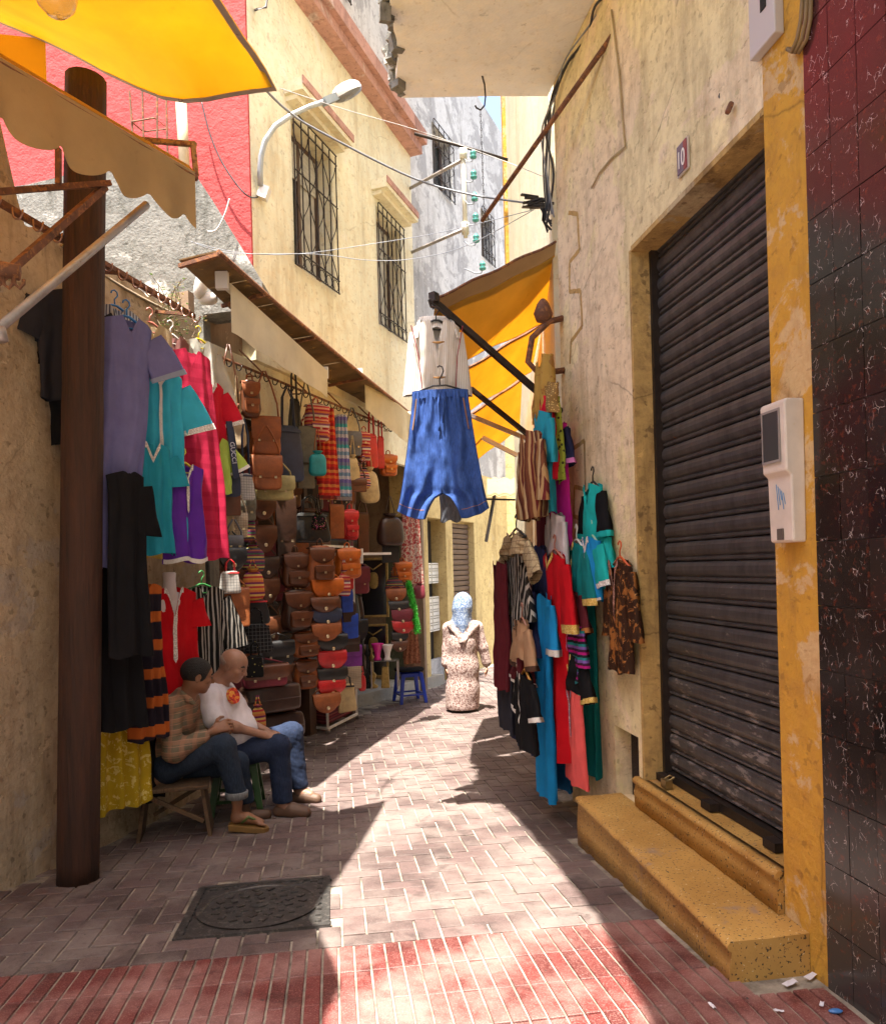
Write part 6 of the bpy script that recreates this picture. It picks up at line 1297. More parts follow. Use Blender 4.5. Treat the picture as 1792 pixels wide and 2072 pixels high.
# brass shop goods --------------------------------------------------------------------
M_gold = paint('old_gilt', (.32, .22, .07), .35, (.12, .08, .03), .6, 'obj', .7, .4, .3, 20)
def framed(label, x0, y0, x1, y1, Y, mat):
    a, b2 = at(x0, y1, Y), at(x1, y0, Y); root = rootat('gilt_mirror', ((a.x + b2.x) / 2, Y, a.z), label, 'mirror', 'gilt mirrors in the brass shop'); w_, h_ = b2.x - a.x, b2.z - a.z; m = MB(); t = .035
    for (xa, xb, za, zb) in ((-w_ / 2, -w_ / 2 + t, 0, h_), (w_ / 2 - t, w_ / 2, 0, h_), (-w_ / 2 + t, w_ / 2 - t, 0, t), (-w_ / 2 + t, w_ / 2 - t, h_ - t, h_)): m.span(xa, xb, -.02, .02, za, zb)
    m.build('frame', mat, root, False, .006); m = MB(); m.span(-w_ / 2 + t, w_ / 2 - t, 0, .012, t, h_ - t); m.build('glass', simple('mirror_dark', (.05, .05, .05), .1, .6) if 'mirror_dark' not in bpy.data.materials else bpy.data.materials['mirror_dark'], root)
    m = MB(); puff(m, (0, -.018, h_ * .62), w_ * .34, .02, h_ * .28, .8); m.tube([(-w_ * .3, -.02, h_ * .9), (0, -.03, h_ * .80), (w_ * .3, -.02, h_ * .9)], .012, 6); m.build('ornament', mat, root, True)
framed('tall gilt framed mirror with hanging hand ornaments in the brass shop', 728, 1128, 784, 1250, 10.9, M_gold); framed('smaller gilt framed mirror below the tall one in the brass shop', 728, 1262, 784, 1372, 10.95, M_gold)
def vase(label, px, py, hpx, prof, mat, Y, cat='vase'):
    q = at(px, py, Y); s_ = hpx * Y / F; m = MB(); m.lathe([(r_ * s_, z_ * s_) for r_, z_ in prof], (0, 0, 0), 16); o = m.build(cat, mat, None, True); o.location = q; tag(o, label, cat)
tulip = [(.22, 0), (.24, .06), (.16, .2), (.2, .5), (.34, .9), (.38, 1.0), (.3, .96)]
vase('hot pink tulip shaped glass candle cup on the glass shelf', 764, 1336, 34, tulip, simple('pink_glass', (.6, .02, .25), .25), 10.3, 'cup'); vase('white tulip shaped glass candle cup beside the pink one', 784, 1336, 32, tulip, simple('white_glass', (.7, .68, .65), .25), 10.3, 'cup')
hook = [(.14, 0), (.16, .05), (.05, .12), (.1, .25), (.12, .33), (.04, .42), (.03, .7), (.07, .78), (.03, .86), (.02, 1.0)]
for k, (x, c_) in enumerate(((736, 'dark silver water pipe standing nearest the rolling rack'), (745, 'tall black water pipe between two others in the brass shop'), (753, 'slim brass water pipe beside the glass shelf'))): vase(c_, x, 1392, 96 - 8 * k, hook, [M_iron, M_black, M_gold][k], 10.4, 'water_pipe')
q = at(780, 1392, 10.35); root = rootat('glass_shelf', tuple(q), 'clear glass box shelf with gilt lantern inside in the brass shop', 'shelf'); m = MB(); w_ = .36; 
for sx in (-1, 1):
    for sy in (-1, 1): m.span(sx * w_ / 2 - .008, sx * w_ / 2 + .008, sy * .12 - .008, sy * .12 + .008, 0, .38)
m.build('edge_frame', M_steel, root); m = MB(); m.span(-w_ / 2 - .01, w_ / 2 + .01, -.13, .13, .382, .392); m.build('top_pane', gl.m, root); m = MB(); m.span(-.06, .06, -.05, .05, .002, .3); m.v = [(x * (1 - .3 * (z > .2)), y, z) for x, y, z in m.v]; m.build('lantern', M_gold, root, False, .01)
# white shelf line above rack
m = MB(); sqbar(m, at(662, 1122, 9.0), at(790, 1120, 9.6), .03); sqbar(m, at(732, 1110, 9.3), at(732, 1140, 9.3), .03); one('shelf_bar', m, M_wf, 'white steel shelf bar above the rolling rack', 'shelf')

# packed rows at the back of the shop
random.seed(33); k = 0
for u in np.arange(7.05, 11.2, .28):
    for z in np.arange(.3, 3.1, .37):
        k += 1; kind = ('saddle', 'backpack', 'satchel', 'tote')[(k * 7 + int(z * 10)) % 4]; col = ('brown', 'dark', 'tan', 'black', 'dark', 'brown', 'wine')[(k * 5) % 7]; q = FW.pt(u + random.gauss(0, .03), -.38 + random.gauss(0, .05), z); Yq = q.y
        lab = {'saddle': 'saddle bag in the packed back rows of the bag shop', 'backpack': 'leather backpack in the packed back rows of the bag shop', 'satchel': 'satchel in the packed back rows of the bag shop', 'tote': 'tote bag in the packed back rows of the bag shop'}[kind]; lab = {'brown': 'brown ', 'dark': 'dark brown ', 'tan': 'tan ', 'black': 'black ', 'wine': 'wine red '}[col] + lab
        o = bag(kind, lab, 600, 1000, .30 * F / 8, .34 * F / 8, col, Y=8.0, strap=.08, yaw=R(35 + random.gauss(0, 6)), group='packed back rows of bags'); o.location = q

q = ground(92, 1752); m = MB(); puff(m, (q.x, q.y + .1, gz(q.y) + .09), .2, .2, .2, .8, .3, 24, 16, .07, 3); one('rubbish_bag', m, paint('black_plastic_film', (.012, .011, .012), .3), 'crumpled black plastic bag at the foot of the timber pole', 'bag', None, True)
# ================================================================== PEOPLE (smooth blended surfaces)
class Body:
    def __init__(s, lo, hi, vox):
        s.lo = np.array(lo, np.float32); s.v = vox; s.n = np.ceil((np.array(hi) - np.array(lo)) / vox).astype(int) + 1
        s.g = np.full(s.n, .08, np.float32)
    def _box(s, lo, hi):
        a = np.clip(np.floor((np.array(lo) - s.lo) / s.v).astype(int), 0, s.n - 1); b = np.clip(np.ceil((np.array(hi) - s.lo) / s.v).astype(int) + 1, 1, s.n)
        if np.any(b <= a): return None
        ax = [s.lo[i] + s.v * np.arange(a[i], b[i], dtype=np.float32) for i in range(3)]
        return (slice(a[0], b[0]), slice(a[1], b[1]), slice(a[2], b[2])), ax[0][:, None, None], ax[1][None, :, None], ax[2][None, None, :]
    def _put(s, sl, d, k, sub=False):
        o = s.g[sl]
        if sub: d = -d; h = np.clip(.5 - .5 * (o - d) / k, 0, 1); s.g[sl] = o * (1 - h) + d * h + k * h * (1 - h); return
        h = np.clip(.5 + .5 * (o - d) / k, 0, 1); s.g[sl] = o * (1 - h) + d * h - k * h * (1 - h)
    def cone(s, a, b, ra, rb, k=.025, sub=False):
        a, b = np.array(a, np.float32), np.array(b, np.float32); m = max(ra, rb) + .09; bx = s._box(np.minimum(a, b) - m, np.maximum(a, b) + m)
        if bx is None: return
        sl, x, y, z = bx; ba = b - a; L = max(float(ba @ ba), 1e-9); px, py, pz = x - a[0], y - a[1], z - a[2]
        t = np.clip((px * ba[0] + py * ba[1] + pz * ba[2]) / L, 0, 1); d = np.sqrt((px - t * ba[0]) ** 2 + (py - t * ba[1]) ** 2 + (pz - t * ba[2]) ** 2) - (ra + t * (rb - ra)); s._put(sl, d, k, sub)
    def chain(s, pts, rs, k=.025):
        for i in range(len(pts) - 1): s.cone(pts[i], pts[i + 1], rs[i], rs[i + 1], k)
    def ell(s, c, r, M=None, k=.025, sub=False):
        c = np.array(c, np.float32); r = np.array(r, np.float32); m = float(max(r)) + .09; bx = s._box(c - m, c + m)
        if bx is None: return
        sl, x, y, z = bx; p = (x - c[0], y - c[1], z - c[2])
        if M is not None: p = tuple(p[0] * M[0][i] + p[1] * M[1][i] + p[2] * M[2][i] for i in range(3))
        k0 = np.sqrt(sum((p[i] / r[i]) ** 2 for i in range(3))); k1 = np.sqrt(sum((p[i] / (r[i] ** 2)) ** 2 for i in range(3))); d = k0 * (k0 - 1) / np.maximum(k1, 1e-6); s._put(sl, d, k, sub)
    def wrinkle(s, amp, fr, seed=0, stretch=(1, 1, 1)):
        r = np.random.RandomState(seed); ax = [s.lo[i] + s.v * np.arange(s.n[i], dtype=np.float32) for i in range(3)]; acc = 0
        for j in range(5):
            w_ = r.randn(3) * fr * (1 + .6 * j) * np.array(stretch); acc = acc + (lambda q: 1 - 2 * np.abs(q) ** .7)(np.sin(ax[0][:, None, None] * w_[0] + ax[1][None, :, None] * w_[1] + ax[2][None, None, :] * w_[2] + r.rand() * 6.28 + 1.5 * np.sin(ax[2][None, None, :] * w_[0] * .7 + ax[0][:, None, None] * w_[1]))) / (1 + .5 * j)
        s.g += (amp * acc / 3).astype(np.float32)
    def cut(s, axis, val, keep_above=True):
        ax = s.lo[axis] + s.v * np.arange(s.n[axis], dtype=np.float32); d = (val - ax) if keep_above else (ax - val); sh = [1, 1, 1]; sh[axis] = -1; s.g = np.maximum(s.g, d.reshape(sh))
    def mesh(s, name):
        g = s.g; sg = g < 0; n = g.shape
        cells = np.zeros((n[0] - 1, n[1] - 1, n[2] - 1), np.int8)
        for i in (0, 1):
            for j in (0, 1):
                for k in (0, 1): cells += sg[i:n[0] - 1 + i, j:n[1] - 1 + j, k:n[2] - 1 + k]
        act = (cells > 0) & (cells < 8); idx = np.argwhere(act); ids = np.full(cells.shape, -1, np.int32); ids[act] = np.arange(len(idx))
        acc = np.zeros((len(idx), 3)); cnt = np.zeros(len(idx)); cor = [(i, j, k) for i in (0, 1) for j in (0, 1) for k in (0, 1)]
        val = {c: g[idx[:, 0] + c[0], idx[:, 1] + c[1], idx[:, 2] + c[2]] for c in cor}
        for c in cor:
            for ax in range(3):
                if c[ax]: continue
                e = list(c); e[ax] = 1; e = tuple(e); a, b = val[c], val[e]; cr = (a < 0) != (b < 0); t = np.where(cr, a / np.where(cr, a - b, 1), 0); p = np.array(c, float)[None] + np.zeros((len(idx), 3)); p[:, ax] += t; acc += p * cr[:, None]; cnt += cr
        vs_ = s.lo + s.v * (idx + acc / np.maximum(cnt, 1)[:, None]); faces = []
        for ax in range(3):
            u, v = (ax + 1) % 3, (ax + 2) % 3; sa = np.take(sg, range(n[ax] - 1), ax); sb = np.take(sg, range(1, n[ax]), ax); cr = sa != sb; e = np.argwhere(cr); e = e[(e[:, u] > 0) & (e[:, v] > 0) & (e[:, u] < n[u] - 1) & (e[:, v] < n[v] - 1)]
            q = []
            for du, dv in ((-1, -1), (0, -1), (0, 0), (-1, 0)): f = e.copy(); f[:, u] += du; f[:, v] += dv; q.append(ids[f[:, 0], f[:, 1], f[:, 2]])
            q = np.stack(q, 1); fl = sa[e[:, 0], e[:, 1], e[:, 2]]; q[~fl] = q[~fl][:, ::-1]; faces.append(q)
        fc = np.concatenate(faces); fc = fc[(fc >= 0).all(1)]
        me = bpy.data.meshes.new(name); me.vertices.add(len(vs_)); me.vertices.foreach_set('co', vs_.astype(np.float32).ravel()); me.loops.add(fc.size); me.loops.foreach_set('vertex_index', fc.ravel().astype(np.int32)); me.polygons.add(len(fc)); me.polygons.foreach_set('loop_start', np.arange(0, fc.size, 4, dtype=np.int32)); me.polygons.foreach_set('loop_total', np.full(len(fc), 4, np.int32)); me.update(calc_edges=True); me.polygons.foreach_set('use_smooth', np.ones(len(fc), bool)); me.validate(); return me
def place(b, name, mat, root, smooth=2):
    me = b.mesh(name); me.materials.append(mat); o = mesh_obj(name, me, root); o.matrix_parent_inverse = Matrix.Translation(-root.location)
    if smooth: md = o.modifiers.new('smooth', 'SMOOTH'); md.factor = .5; md.iterations = smooth
    return o
def headframe(f, up=(0, 0, 1)):
    f = Vector(f).normalized(); l = Vector(up).cross(f).normalized(); u = f.cross(l); return np.array([[f.x, l.x, u.x], [f.y, l.y, u.y], [f.z, l.z, u.z]])
def head(b, c, M, s):
    P = lambda x, y, z: np.array(c) + s * (M @ np.array((x, y, z)))
    E = lambda x, y, z, rx, ry, rz, k=.02, sub=False: b.ell(P(x, y, z), (rx * s, ry * s, rz * s), M, k * s * 4, sub)
    E(-.04, 0, .12, .44, .335, .375); E(.13, 0, -.16, .27, .25, .30); E(.25, 0, -.37, .10, .12, .09); E(.02, 0, -.22, .28, .26, .20)
    for q in (-1, 1):
        E(.27, q * .17, -.06, .10, .09, .08); b.cone(P(.35, q * .05, .10), P(.31, q * .21, .09), .035 * s, .03 * s, .02 * s)
        E(.395, q * .125, .035, .05, .075, .045, .012, True); E(-.04, q * .335, -.02, .09, .025, .14, .008); E(-.02, q * .365, -.01, .045, .02, .07, .01, True)
        E(.335, q * .125, .03, .055, .055, .055, .004)
    b.cone(P(.37, 0, .08), P(.47, 0, -.09), .03 * s, .052 * s, .03 * s); b.ell(P(.41, .045, -.105), (.04 * s,) * 3, M, .02 * s); b.ell(P(.41, -.045, -.105), (.04 * s,) * 3, M, .02 * s)
    b.cone(P(.35, -.075, -.215), P(.35, .075, -.215), .028 * s, .028 * s, .02 * s); b.cone(P(.35, -.065, -.26), P(.35, .065, -.26), .032 * s, .032 * s, .02 * s); b.cone(P(.40, -.08, -.238), P(.40, .08, -.238), .01 * s, .01 * s, .008 * s, True)
    return P
def hand(b, wrist, d, nrm, s, curl=.6, thumb_side=1, spread=.12):
    """d: direction of the hand, nrm: back of the hand"""
    d = np.array(Vector(d).normalized()); nrm = np.array(nrm) - d * float(np.dot(nrm, d)); nrm /= np.linalg.norm(nrm); t = np.cross(d, nrm) * thumb_side; w_ = np.array(wrist)
    k = .008
    for q in (-.032, -.011, .011, .032): b.cone(w_ + t * q * s * .55 + d * .005 * s, w_ + d * .088 * s + t * q * s, .0145 * s, .0125 * s, .014)
    lens = [.066, .078, .073, .056]
    for i, q in enumerate((.034, .0115, -.0115, -.033)):
        p = w_ + d * .09 * s + t * q * s; dirv = d + t * q * spread * 20 * .3; dirv /= np.linalg.norm(dirv)
        for j, fr in enumerate((.46, .32, .26)):
            a = curl * (.7 + .55 * j); dv = dirv * math.cos(a) - nrm * math.sin(a); e = p + dv * lens[i] * fr * s; r0 = (.0095 - .0009 * j) * s; b.cone(p, e, r0, r0 * .92, .004); p = e
    p = w_ + d * .025 * s + t * .03 * s
    for j, fr in enumerate((.045, .034, .028)):
        dv = d * (.65 + .1 * j) + t * (.72 - .3 * j) - nrm * (.25 + .3 * j * curl); dv /= np.linalg.norm(dv); e = p + dv * fr * s; b.cone(p, e, (.0135 - .0015 * j) * s, (.012 - .0015 * j) * s, .006); p = e
def skinmat(name, c):
    bb = NB(name); co = bb.coord('obj'); n = bb.noise(co, 14, 5, .6); f = bb.noise(co, 160, 3); col = bb.mix(bb.ramp(n, .3, .72), sc3(c, .8), (c[0] * 1.18, c[1] * 1.08, c[2] * 1.05)); return bb.fin(col, .5, bb.bump(f, .12, .003), 0, Subsurface__Weight=.08, Subsurface__Radius=(.02, .008, .004))
M_sk1, M_sk2, M_sk3 = skinmat('skin_olive', (.30, .165, .11)), skinmat('skin_brown', (.24, .115, .062)), skinmat('skin_woman', (.4, .22, .15))
M_hair = NB('short_black_hair'); M_hair = M_hair.fin((.008, .007, .006), .7, M_hair.bump(M_hair.noise(M_hair.coord('obj'), 180, 3), .8, .01))
M_stub = NB('grey_stubble'); M_stub = M_stub.fin(M_stub.mix(M_stub.ramp(M_stub.noise(M_stub.coord('obj'), 300, 2), .4, .6), (.26, .15, .10), (.30, .26, .23)), .8)
def rel(o, root): o.matrix_parent_inverse = Matrix.Translation(-root.location); return o
# ---------------------------------------------------------------- bald man on the green stool
Yo = 6.05
def po(px, py, dy=0.0): return np.array(at(px, py, Yo + dy))
g1 = ground(475, 1648)
man = tag(empty('person', (g1.x, g1.y, g1.z)), 'seated bald man in white t-shirt and jeans looking down, hands on his thigh', 'person', 'two men sitting by the stall')
hipR, hipL = po(448, 1530, -.08), po(456, 1524, .12); shR, shL = po(418, 1412, -.16), po(452, 1400, .18); neckb = po(438, 1385, .02); chest = po(452, 1432, .02); belly = po(466, 1478, .02); pel = po(450, 1520, .02)
elR, wrR = po(438, 1462, -.22), po(533, 1487, -.10); elL, wrL = po(500, 1462, .20), po(540, 1480, .12)
knR, anR, toeR = po(563, 1510, -.05), po(572, 1624, -.08), po(606, 1648, -.12); knL, anL, toeL = po(590, 1484, .30), po(604, 1595, .30), po(628, 1608, .26)
lo = np.array([min(p[0] for p in (pel, shR)) - .35, Yo - .55, g1.z - .05]); hi = np.array([toeL[0] + .25, Yo + .65, po(470, 1290)[2]])
b = Body(lo, hi, .0068)
hc = po(473, 1347, .0); HM = headframe((.90, -.22, -.42)); S = .268
Ph = head(b, hc, HM, S)
b.chain([Ph(-.12, 0, -.18), po(441, 1384, .01), chest], [.068, .072, .11], .04); b.chain([chest, belly, pel], [.12, .13, .12], .05)
b.chain([shR, elR, wrR], [.05, .044, .030], .03); b.chain([shL, elL, wrL], [.05, .044, .03], .03); b.cone(shR, shL, .07, .07, .05)
b.cone(elR + (wrR - elR) * .25, elR + (wrR - elR) * .4, .05, .046, .03)
for h_, k_, a_ in ((hipR, knR, anR), (hipL, knL, anL)): b.chain([h_, k_, a_], [.07, .05, .04], .03)
hand(b, wrR, Vector(po(570, 1492, -.02) - wrR), (0.1, -.5, .85), 1.15, .35, -1); hand(b, wrL, Vector(po(575, 1488, -.02) - wrL), (0, .3, .95), 1.15, .4, 1)
for a_, t_ in ((anR, toeR), (anL, toeL)): b.chain([a_, a_ + (t_ - a_) * .35 + np.array((0, 0, -.02)), t_], [.045, .045, .03], .03)
place(b, 'body', M_sk1, man, 1)
for nm, q in (('eyebrow', -1), ('eyebrow', 1)):
    m = MB(); m.tube([Ph(.375, q * .06, .125), Ph(.375, q * .13, .145), Ph(.33, q * .2, .12)], [.006, .008, .004], 6); rel(m.build(nm, M_hair, man, True), man)
    m = MB(); c_ = Vector(Ph(.388, q * .125, .015)); m.tube([Vector(Ph(.375, q * .08, .012)), c_, Vector(Ph(.345, q * .17, .012))], [.002, .005, .002], 6); rel(m.build('eye', simple('eye_dark', (.015, .01, .008), .3) if 'eye_dark' not in bpy.data.materials else bpy.data.materials['eye_dark'], man, True), man)
hb = Body(hc - .2, hc + .2, .006); hb.ell(Ph(-.045, 0, .10), (.445 * S, .342 * S, .36 * S), HM, .01); hb.ell(Ph(.10, 0, .36), (.52 * S, .5 * S, .36 * S), HM, .01, True); hb.ell(Ph(.38, 0, -.05), (.44 * S, .6 * S, .7 * S), HM, .01, True); place(hb, 'hair_fringe', M_stub, man, 1)
# t-shirt
b = Body(lo, hi, .0075); b.chain([po(440, 1392, .01), chest, belly, pel + np.array((0.02, 0, .02))], [.085, .165, .185, .17], .06); b.ell(belly + np.array((.03, 0, -.02)), (.17, .19, .14), None, .06); b.cone(shR + np.array((0.02, 0.02, 0)), shL, .085, .085, .06)
b.chain([shR, shR + (elR - shR) * .85], [.08, .085], .04); b.chain([shL, shL + (elL - shL) * .75], [.08, .085], .04)
b.ell(Ph(-.02, 0, -.5), (.075, .075, .06), None, .01, True); b.wrinkle(.009, 11, 4, (1, 1, .8)); place(b, 't_shirt', fb('white_jersey', (.66, .63, .68)), man)
# logo on the chest
lc = po(472, 1408, -.115); m = MB(); ax_ = Vector((.72, -.45, .42)); d1 = Vector((.5, .85, .1)).normalized(); d2 = Vector((-.3, .1, .93)).normalized(); nrm = d1.cross(d2)
for rr, hh in ((.062, .0),): m.prism([(rr * .85 * math.cos(a), rr * 1.05 * math.sin(a)) for a in [2 * math.pi * i / 24 for i in range(24)]], lambda p: Vector(lc) + d1 * p[0] + d2 * p[1] - nrm * .02, lambda p: Vector(lc) + d1 * p[0] + d2 * p[1] + nrm * .014)
def logo_mat():
    bb = NB('chest_badge'); n = bb.noise(bb.coord('obj'), 26, 4, .6, 1.0); return bb.fin(bb.ramps(n, [(0, (.25, .01, .01)), (.42, (.5, .03, .02)), (.52, (.65, .22, .03)), (.62, (.6, .42, .1))], 'CONSTANT'), .6)
LOGO = (m, logo_mat())
rel(m.build('chest_badge', LOGO[1], man), man)
# jeans
F_jn = fb('dark_jeans', (.018, .028, .062), (.05, .075, .14), 'denim'); b = Body(lo, hi, .0075)
b.chain([pel, hipR, knR, anR + np.array((0, 0, .03))], [.17, .125, .088, .078], .05); b.chain([pel, hipL, knL, anL + np.array((0, 0, .03))], [.17, .125, .088, .078], .05)
b.cut(2, min(anR[2], anL[2]) + .01); b.wrinkle(.006, 15, 9, (1, 1, 1.2)); place(b, 'jeans', F_jn, man)
for a_, t_ in ((anR, toeR), (anL, toeL)):
    gz_ = gz(float(a_[1])); b = Body(np.minimum(a_, t_) - .2, np.maximum(a_, t_) + .2, .006); a0 = np.array((a_[0] - .03, a_[1], gz_ + .035)); t0 = np.array((t_[0] + .05, t_[1], gz_ + .03)); b.chain([a0, (a0 + t0) / 2 + np.array((0, 0, .012)), t0], [.052, .055, .045], .03); b.cut(2, gz_ + .004); b.ell(np.array((a_[0], a_[1], gz_ + .12)), (.05, .045, .06), None, .01, True); b.wrinkle(.002, 60, 2); place(b, 'sandal', paint('brown_sandal', (.10, .055, .035), .6) if 'brown_sandal' not in bpy.data.materials else bpy.data.materials['brown_sandal'], man, 1)
# ---------------------------------------------------------------- young man on the wooden bench
Yy = 5.62
def py_(px, py, dy=0.0): return np.array(at(px, py, Yy + dy))
g2 = ground(345, 1700)
boy = tag(empty('person', (g2.x, g2.y, g2.z)), 'seated young man in plaid shirt and rolled jeans, legs crossed, turned to bald man', 'person', 'two men sitting by the stall')
pel = py_(326, 1548, .06); chest = py_(352, 1452, .05); waist = py_(336, 1505, .05); neckb = py_(372, 1412, .05); shR, shL = py_(338, 1432, -.12), py_(385, 1420, .22); elR, wrR = py_(352, 1522, -.17), py_(432, 1478, -.04); elL, wrL = py_(410, 1510, .2), py_(440, 1476, .12)
hipR, hipL = py_(338, 1552, -.04), py_(348, 1556, .14); knR, anR = py_(452, 1510, -.06), py_(480, 1625, -.04); toeR = py_(528, 1664, -.03); knL, anL = py_(478, 1545, .16), py_(494, 1630, .22); toeL = py_(520, 1640, .3)
lo = np.array([pel[0] - .32, Yy - .5, g2.z - .12]); hi = np.array([toeR[0] + .25, Yy + .6, py_(400, 1318)[2]])
b = Body(lo, hi, .0066); hc = py_(400, 1369, .06); HM = headframe((.80, .42, -.22)); S = .262; Ph = head(b, hc, HM, S)
b.chain([Ph(-.12, 0, -.2), py_(376, 1412, .05), chest], [.06, .064, .10], .04); b.chain([chest, waist, pel], [.11, .10, .11], .05)
b.chain([shR, elR, wrR], [.045, .04, .027], .03); b.chain([shL, elL, wrL], [.045, .04, .027], .03); b.cone(shR, shL, .06, .06, .05)
b.chain([hipR, knR, anR], [.07, .05, .036], .03); b.chain([hipL, knL, anL], [.07, .05, .036], .03)
hand(b, wrR, Vector(py_(472, 1462, .04) - wrR), (-.2, -.9, .3), 1.15, .75, -1); hand(b, wrL, Vector(py_(474, 1466, .04) - wrL), (.2, .8, .4), 1.15, .8, 1)
heel = py_(478, 1655, -.04)
b.chain([anR, heel], [.036, .036], .02); b.chain([heel, py_(500, 1655, -.035), toeR], [.036, .036, .026], .03)
for i in range(5):
    p0 = toeR + np.array((-.01 - .006 * i, -.035 + .018 * i, .0)); b.cone(p0, p0 + np.array((.05 - .007 * i, 0, -.012)), .014 - .001 * i + (.003 if i == 4 else 0), .011, .005)
place(b, 'body', M_sk2, boy, 1)
hb = Body(hc - .22, hc + .22, .006); hb.ell(Ph(-.07, 0, .14), (.45 * S, .365 * S, .405 * S), HM, .01); hb.ell(Ph(.52, 0, -.12), (.36 * S, .6 * S, .52 * S), HM, .02, True); hb.ell(Ph(.08, 0, -.55), (.6 * S, .6 * S, .42 * S), HM, .02, True); hb.wrinkle(.003, 60, 5)
for q in (-1, 1): hb.ell(Ph(-.02, q * .38, -.03), (.075 * S, .10 * S, .13 * S), HM, .01, True)
place(hb, 'hair', M_hair, boy, 1)
for q in (-1,):
    m = MB(); m.tube([Ph(.375, q * .06, .125), Ph(.375, q * .13, .14), Ph(.33, q * .2, .115)], [.005, .007, .004], 6); rel(m.build('eyebrow', M_hair, boy, True), boy)
    m = MB(); m.tube([Ph(.388, q * .09, .035), Ph(.393, q * .13, .03), Ph(.36, q * .17, .03)], [.003, .007, .003], 6); rel(m.build('eye', bpy.data.materials['eye_dark'], boy, True), boy)
F_plaid = fb('plaid_shirt', (.17, .145, .10), (.36, .19, .12), 'plaid', 13, c3=(.42, .24, .16))
b = Body(lo, hi, .0075); b.chain([neckb, chest, waist, pel], [.085, .155, .15, .165], .06); b.cone(shR + np.array((.02, .03, 0)), shL, .08, .08, .06); b.chain([shR, elR, elR + (wrR - elR) * .72], [.08, .072, .052], .035); b.chain([shL, elL, elL + (wrL - elL) * .72], [.08, .07, .05], .035)
b.ell(pel + np.array((-.02, 0, -.06)), (.19, .2, .10), None, .05); b.ell(Ph(0, 0, -.48), (.06, .06, .07), None, .01, True); b.wrinkle(.010, 13, 21, (1, 1, .9)); b.chain([py_(366, 1402, -.03), py_(382, 1416, -.05), py_(392, 1424, -.03)], [.018, .024, .016], .01); place(b, 'plaid_shirt', F_plaid, boy)
b = Body(lo, hi, .0075); b.chain([pel, hipR, knR, anR + np.array((-.004, 0, .085))], [.165, .115, .085, .07], .04); b.chain([pel, hipL, knL, anL + np.array((0, 0, .04))], [.165, .11, .085, .075], .04); b.cut(2, anL[2] + .03); b.wrinkle(.006, 15, 12); 
place(b, 'jeans', fb('worn_jeans', (.022, .034, .058), (.06, .085, .12), 'denim'), boy)
m = MB(); a = Vector(anR) + Vector((-.003, 0, .055)); 
m.lathe([(.072, -.02), (.084, -.015), (.086, .03), (.074, .036), (.066, .03)], a, 22); rel(m.build('rolled_cuff', fb('cuff_denim', (.16, .17, .18), (.25, .26, .27), 'denim'), boy, True), boy)
# flip-flop
gf = toeR.copy(); m = MB(); h0 = heel[2] - .038; t0_ = toeR[2] - .032; L_ = [(-.06, .0), (-.05, -.04), (.03, -.045), (.14, -.055), (.22, -.045), (.245, .0), (.22, .045), (.12, .045), (.02, .04), (-.05, .04)]
m.prism(L_, lambda p: Vector((heel[0] + p[0], heel[1] + p[1], h0 - .05 + (t0_ - h0 + .012) * (p[0] + .06) / .3)), lambda p: Vector((heel[0] + p[0], heel[1] + p[1], h0 - .0 + (t0_ - h0) * (p[0] + .06) / .3))); ff = m.build('flip_flop', paint('sandal_ochre', (.20, .11, .03), .6), boy, False, .004); rel(ff, boy)
m = MB(); 
for q in (-.045, .04): m.tube([Vector((heel[0] + .05, heel[1] + q, h0 + .01)), Vector((heel[0] + .10, heel[1] + q * .75, h0 + .052)), Vector((heel[0] + .17, heel[1] + .005, t0_ + .045)), Vector((heel[0] + .19, heel[1] + .005, t0_ + .005))], [.009, .013, .009, .005], 6)
m.build('strap', simple('green_strap', (.07, .11, .02), .5), ff, True)
# second shoe of the young man, flat on the ground
gz_ = gz(float(anL[1])); b = Body(np.minimum(anL, toeL) - .2, np.maximum(anL, toeL) + .2, .006); a0 = np.array((anL[0] - .02, anL[1], gz_ + .035)); b.chain([np.array((anL[0], anL[1], anL[2])), a0], [.045, .05], .03); b.chain([a0, a0 + np.array((.18, .06, -.005))], [.05, .04], .03); b.cut(2, gz_ + .004); place(b, 'shoe', bpy.data.materials['brown_sandal'], boy, 1)
# bench and green stool
bc = ground(352, 1692); M_bw = wood_mat('grey_brown_plank', (.06, .035, .02), (.17, .10, .05), (2, 2, 14)); zt = py_(345, 1580)[2]
root = tag(empty('wooden_bench', (bc.x, bc.y + .05, gz(bc.y)), R(14)), 'rough wooden bench with braced plank legs under the young man', 'bench'); hB = zt - gz(bc.y)
for k in range(2): m = MB(); m.span(-.27, .25, -.16 + k * .16, -.004 + k * .16, hB - .03, hB); m.build('seat_plank', M_bw, root, False, .004)
for sx in (-1, 1):
    m = MB(); m.prism([(-.14, 0), (.14, 0), (.11, hB - .032), (-.11, hB - .032)], lambda p: Vector((sx * .20 - .014 + (.0 if p[1] else sx * .05), p[0], p[1])), lambda p: Vector((sx * .20 + .014 + (.0 if p[1] else sx * .05), p[0], p[1]))); m.build('plank_leg', M_bw, root, False, .003)
m = MB(); sqbar(m, (-.17, -.125, hB - .06), (.21, -.145, .12), .028); m.build('brace', M_bw, root); m = MB(); sqbar(m, (-.17, .125, .12), (.2, .125, hB - .06), .028); m.build('brace', M_bw, root)
gs = ground(478, 1640); zt = po(465, 1545)[2]
stool('plastic_stool', 'dark green plastic stool under the bald man', (gs.x, gs.y + .05, gz(gs.y)), .36, zt - gz(gs.y), simple('green_moulded_plastic', (.03, .09, .025), .4), .2)
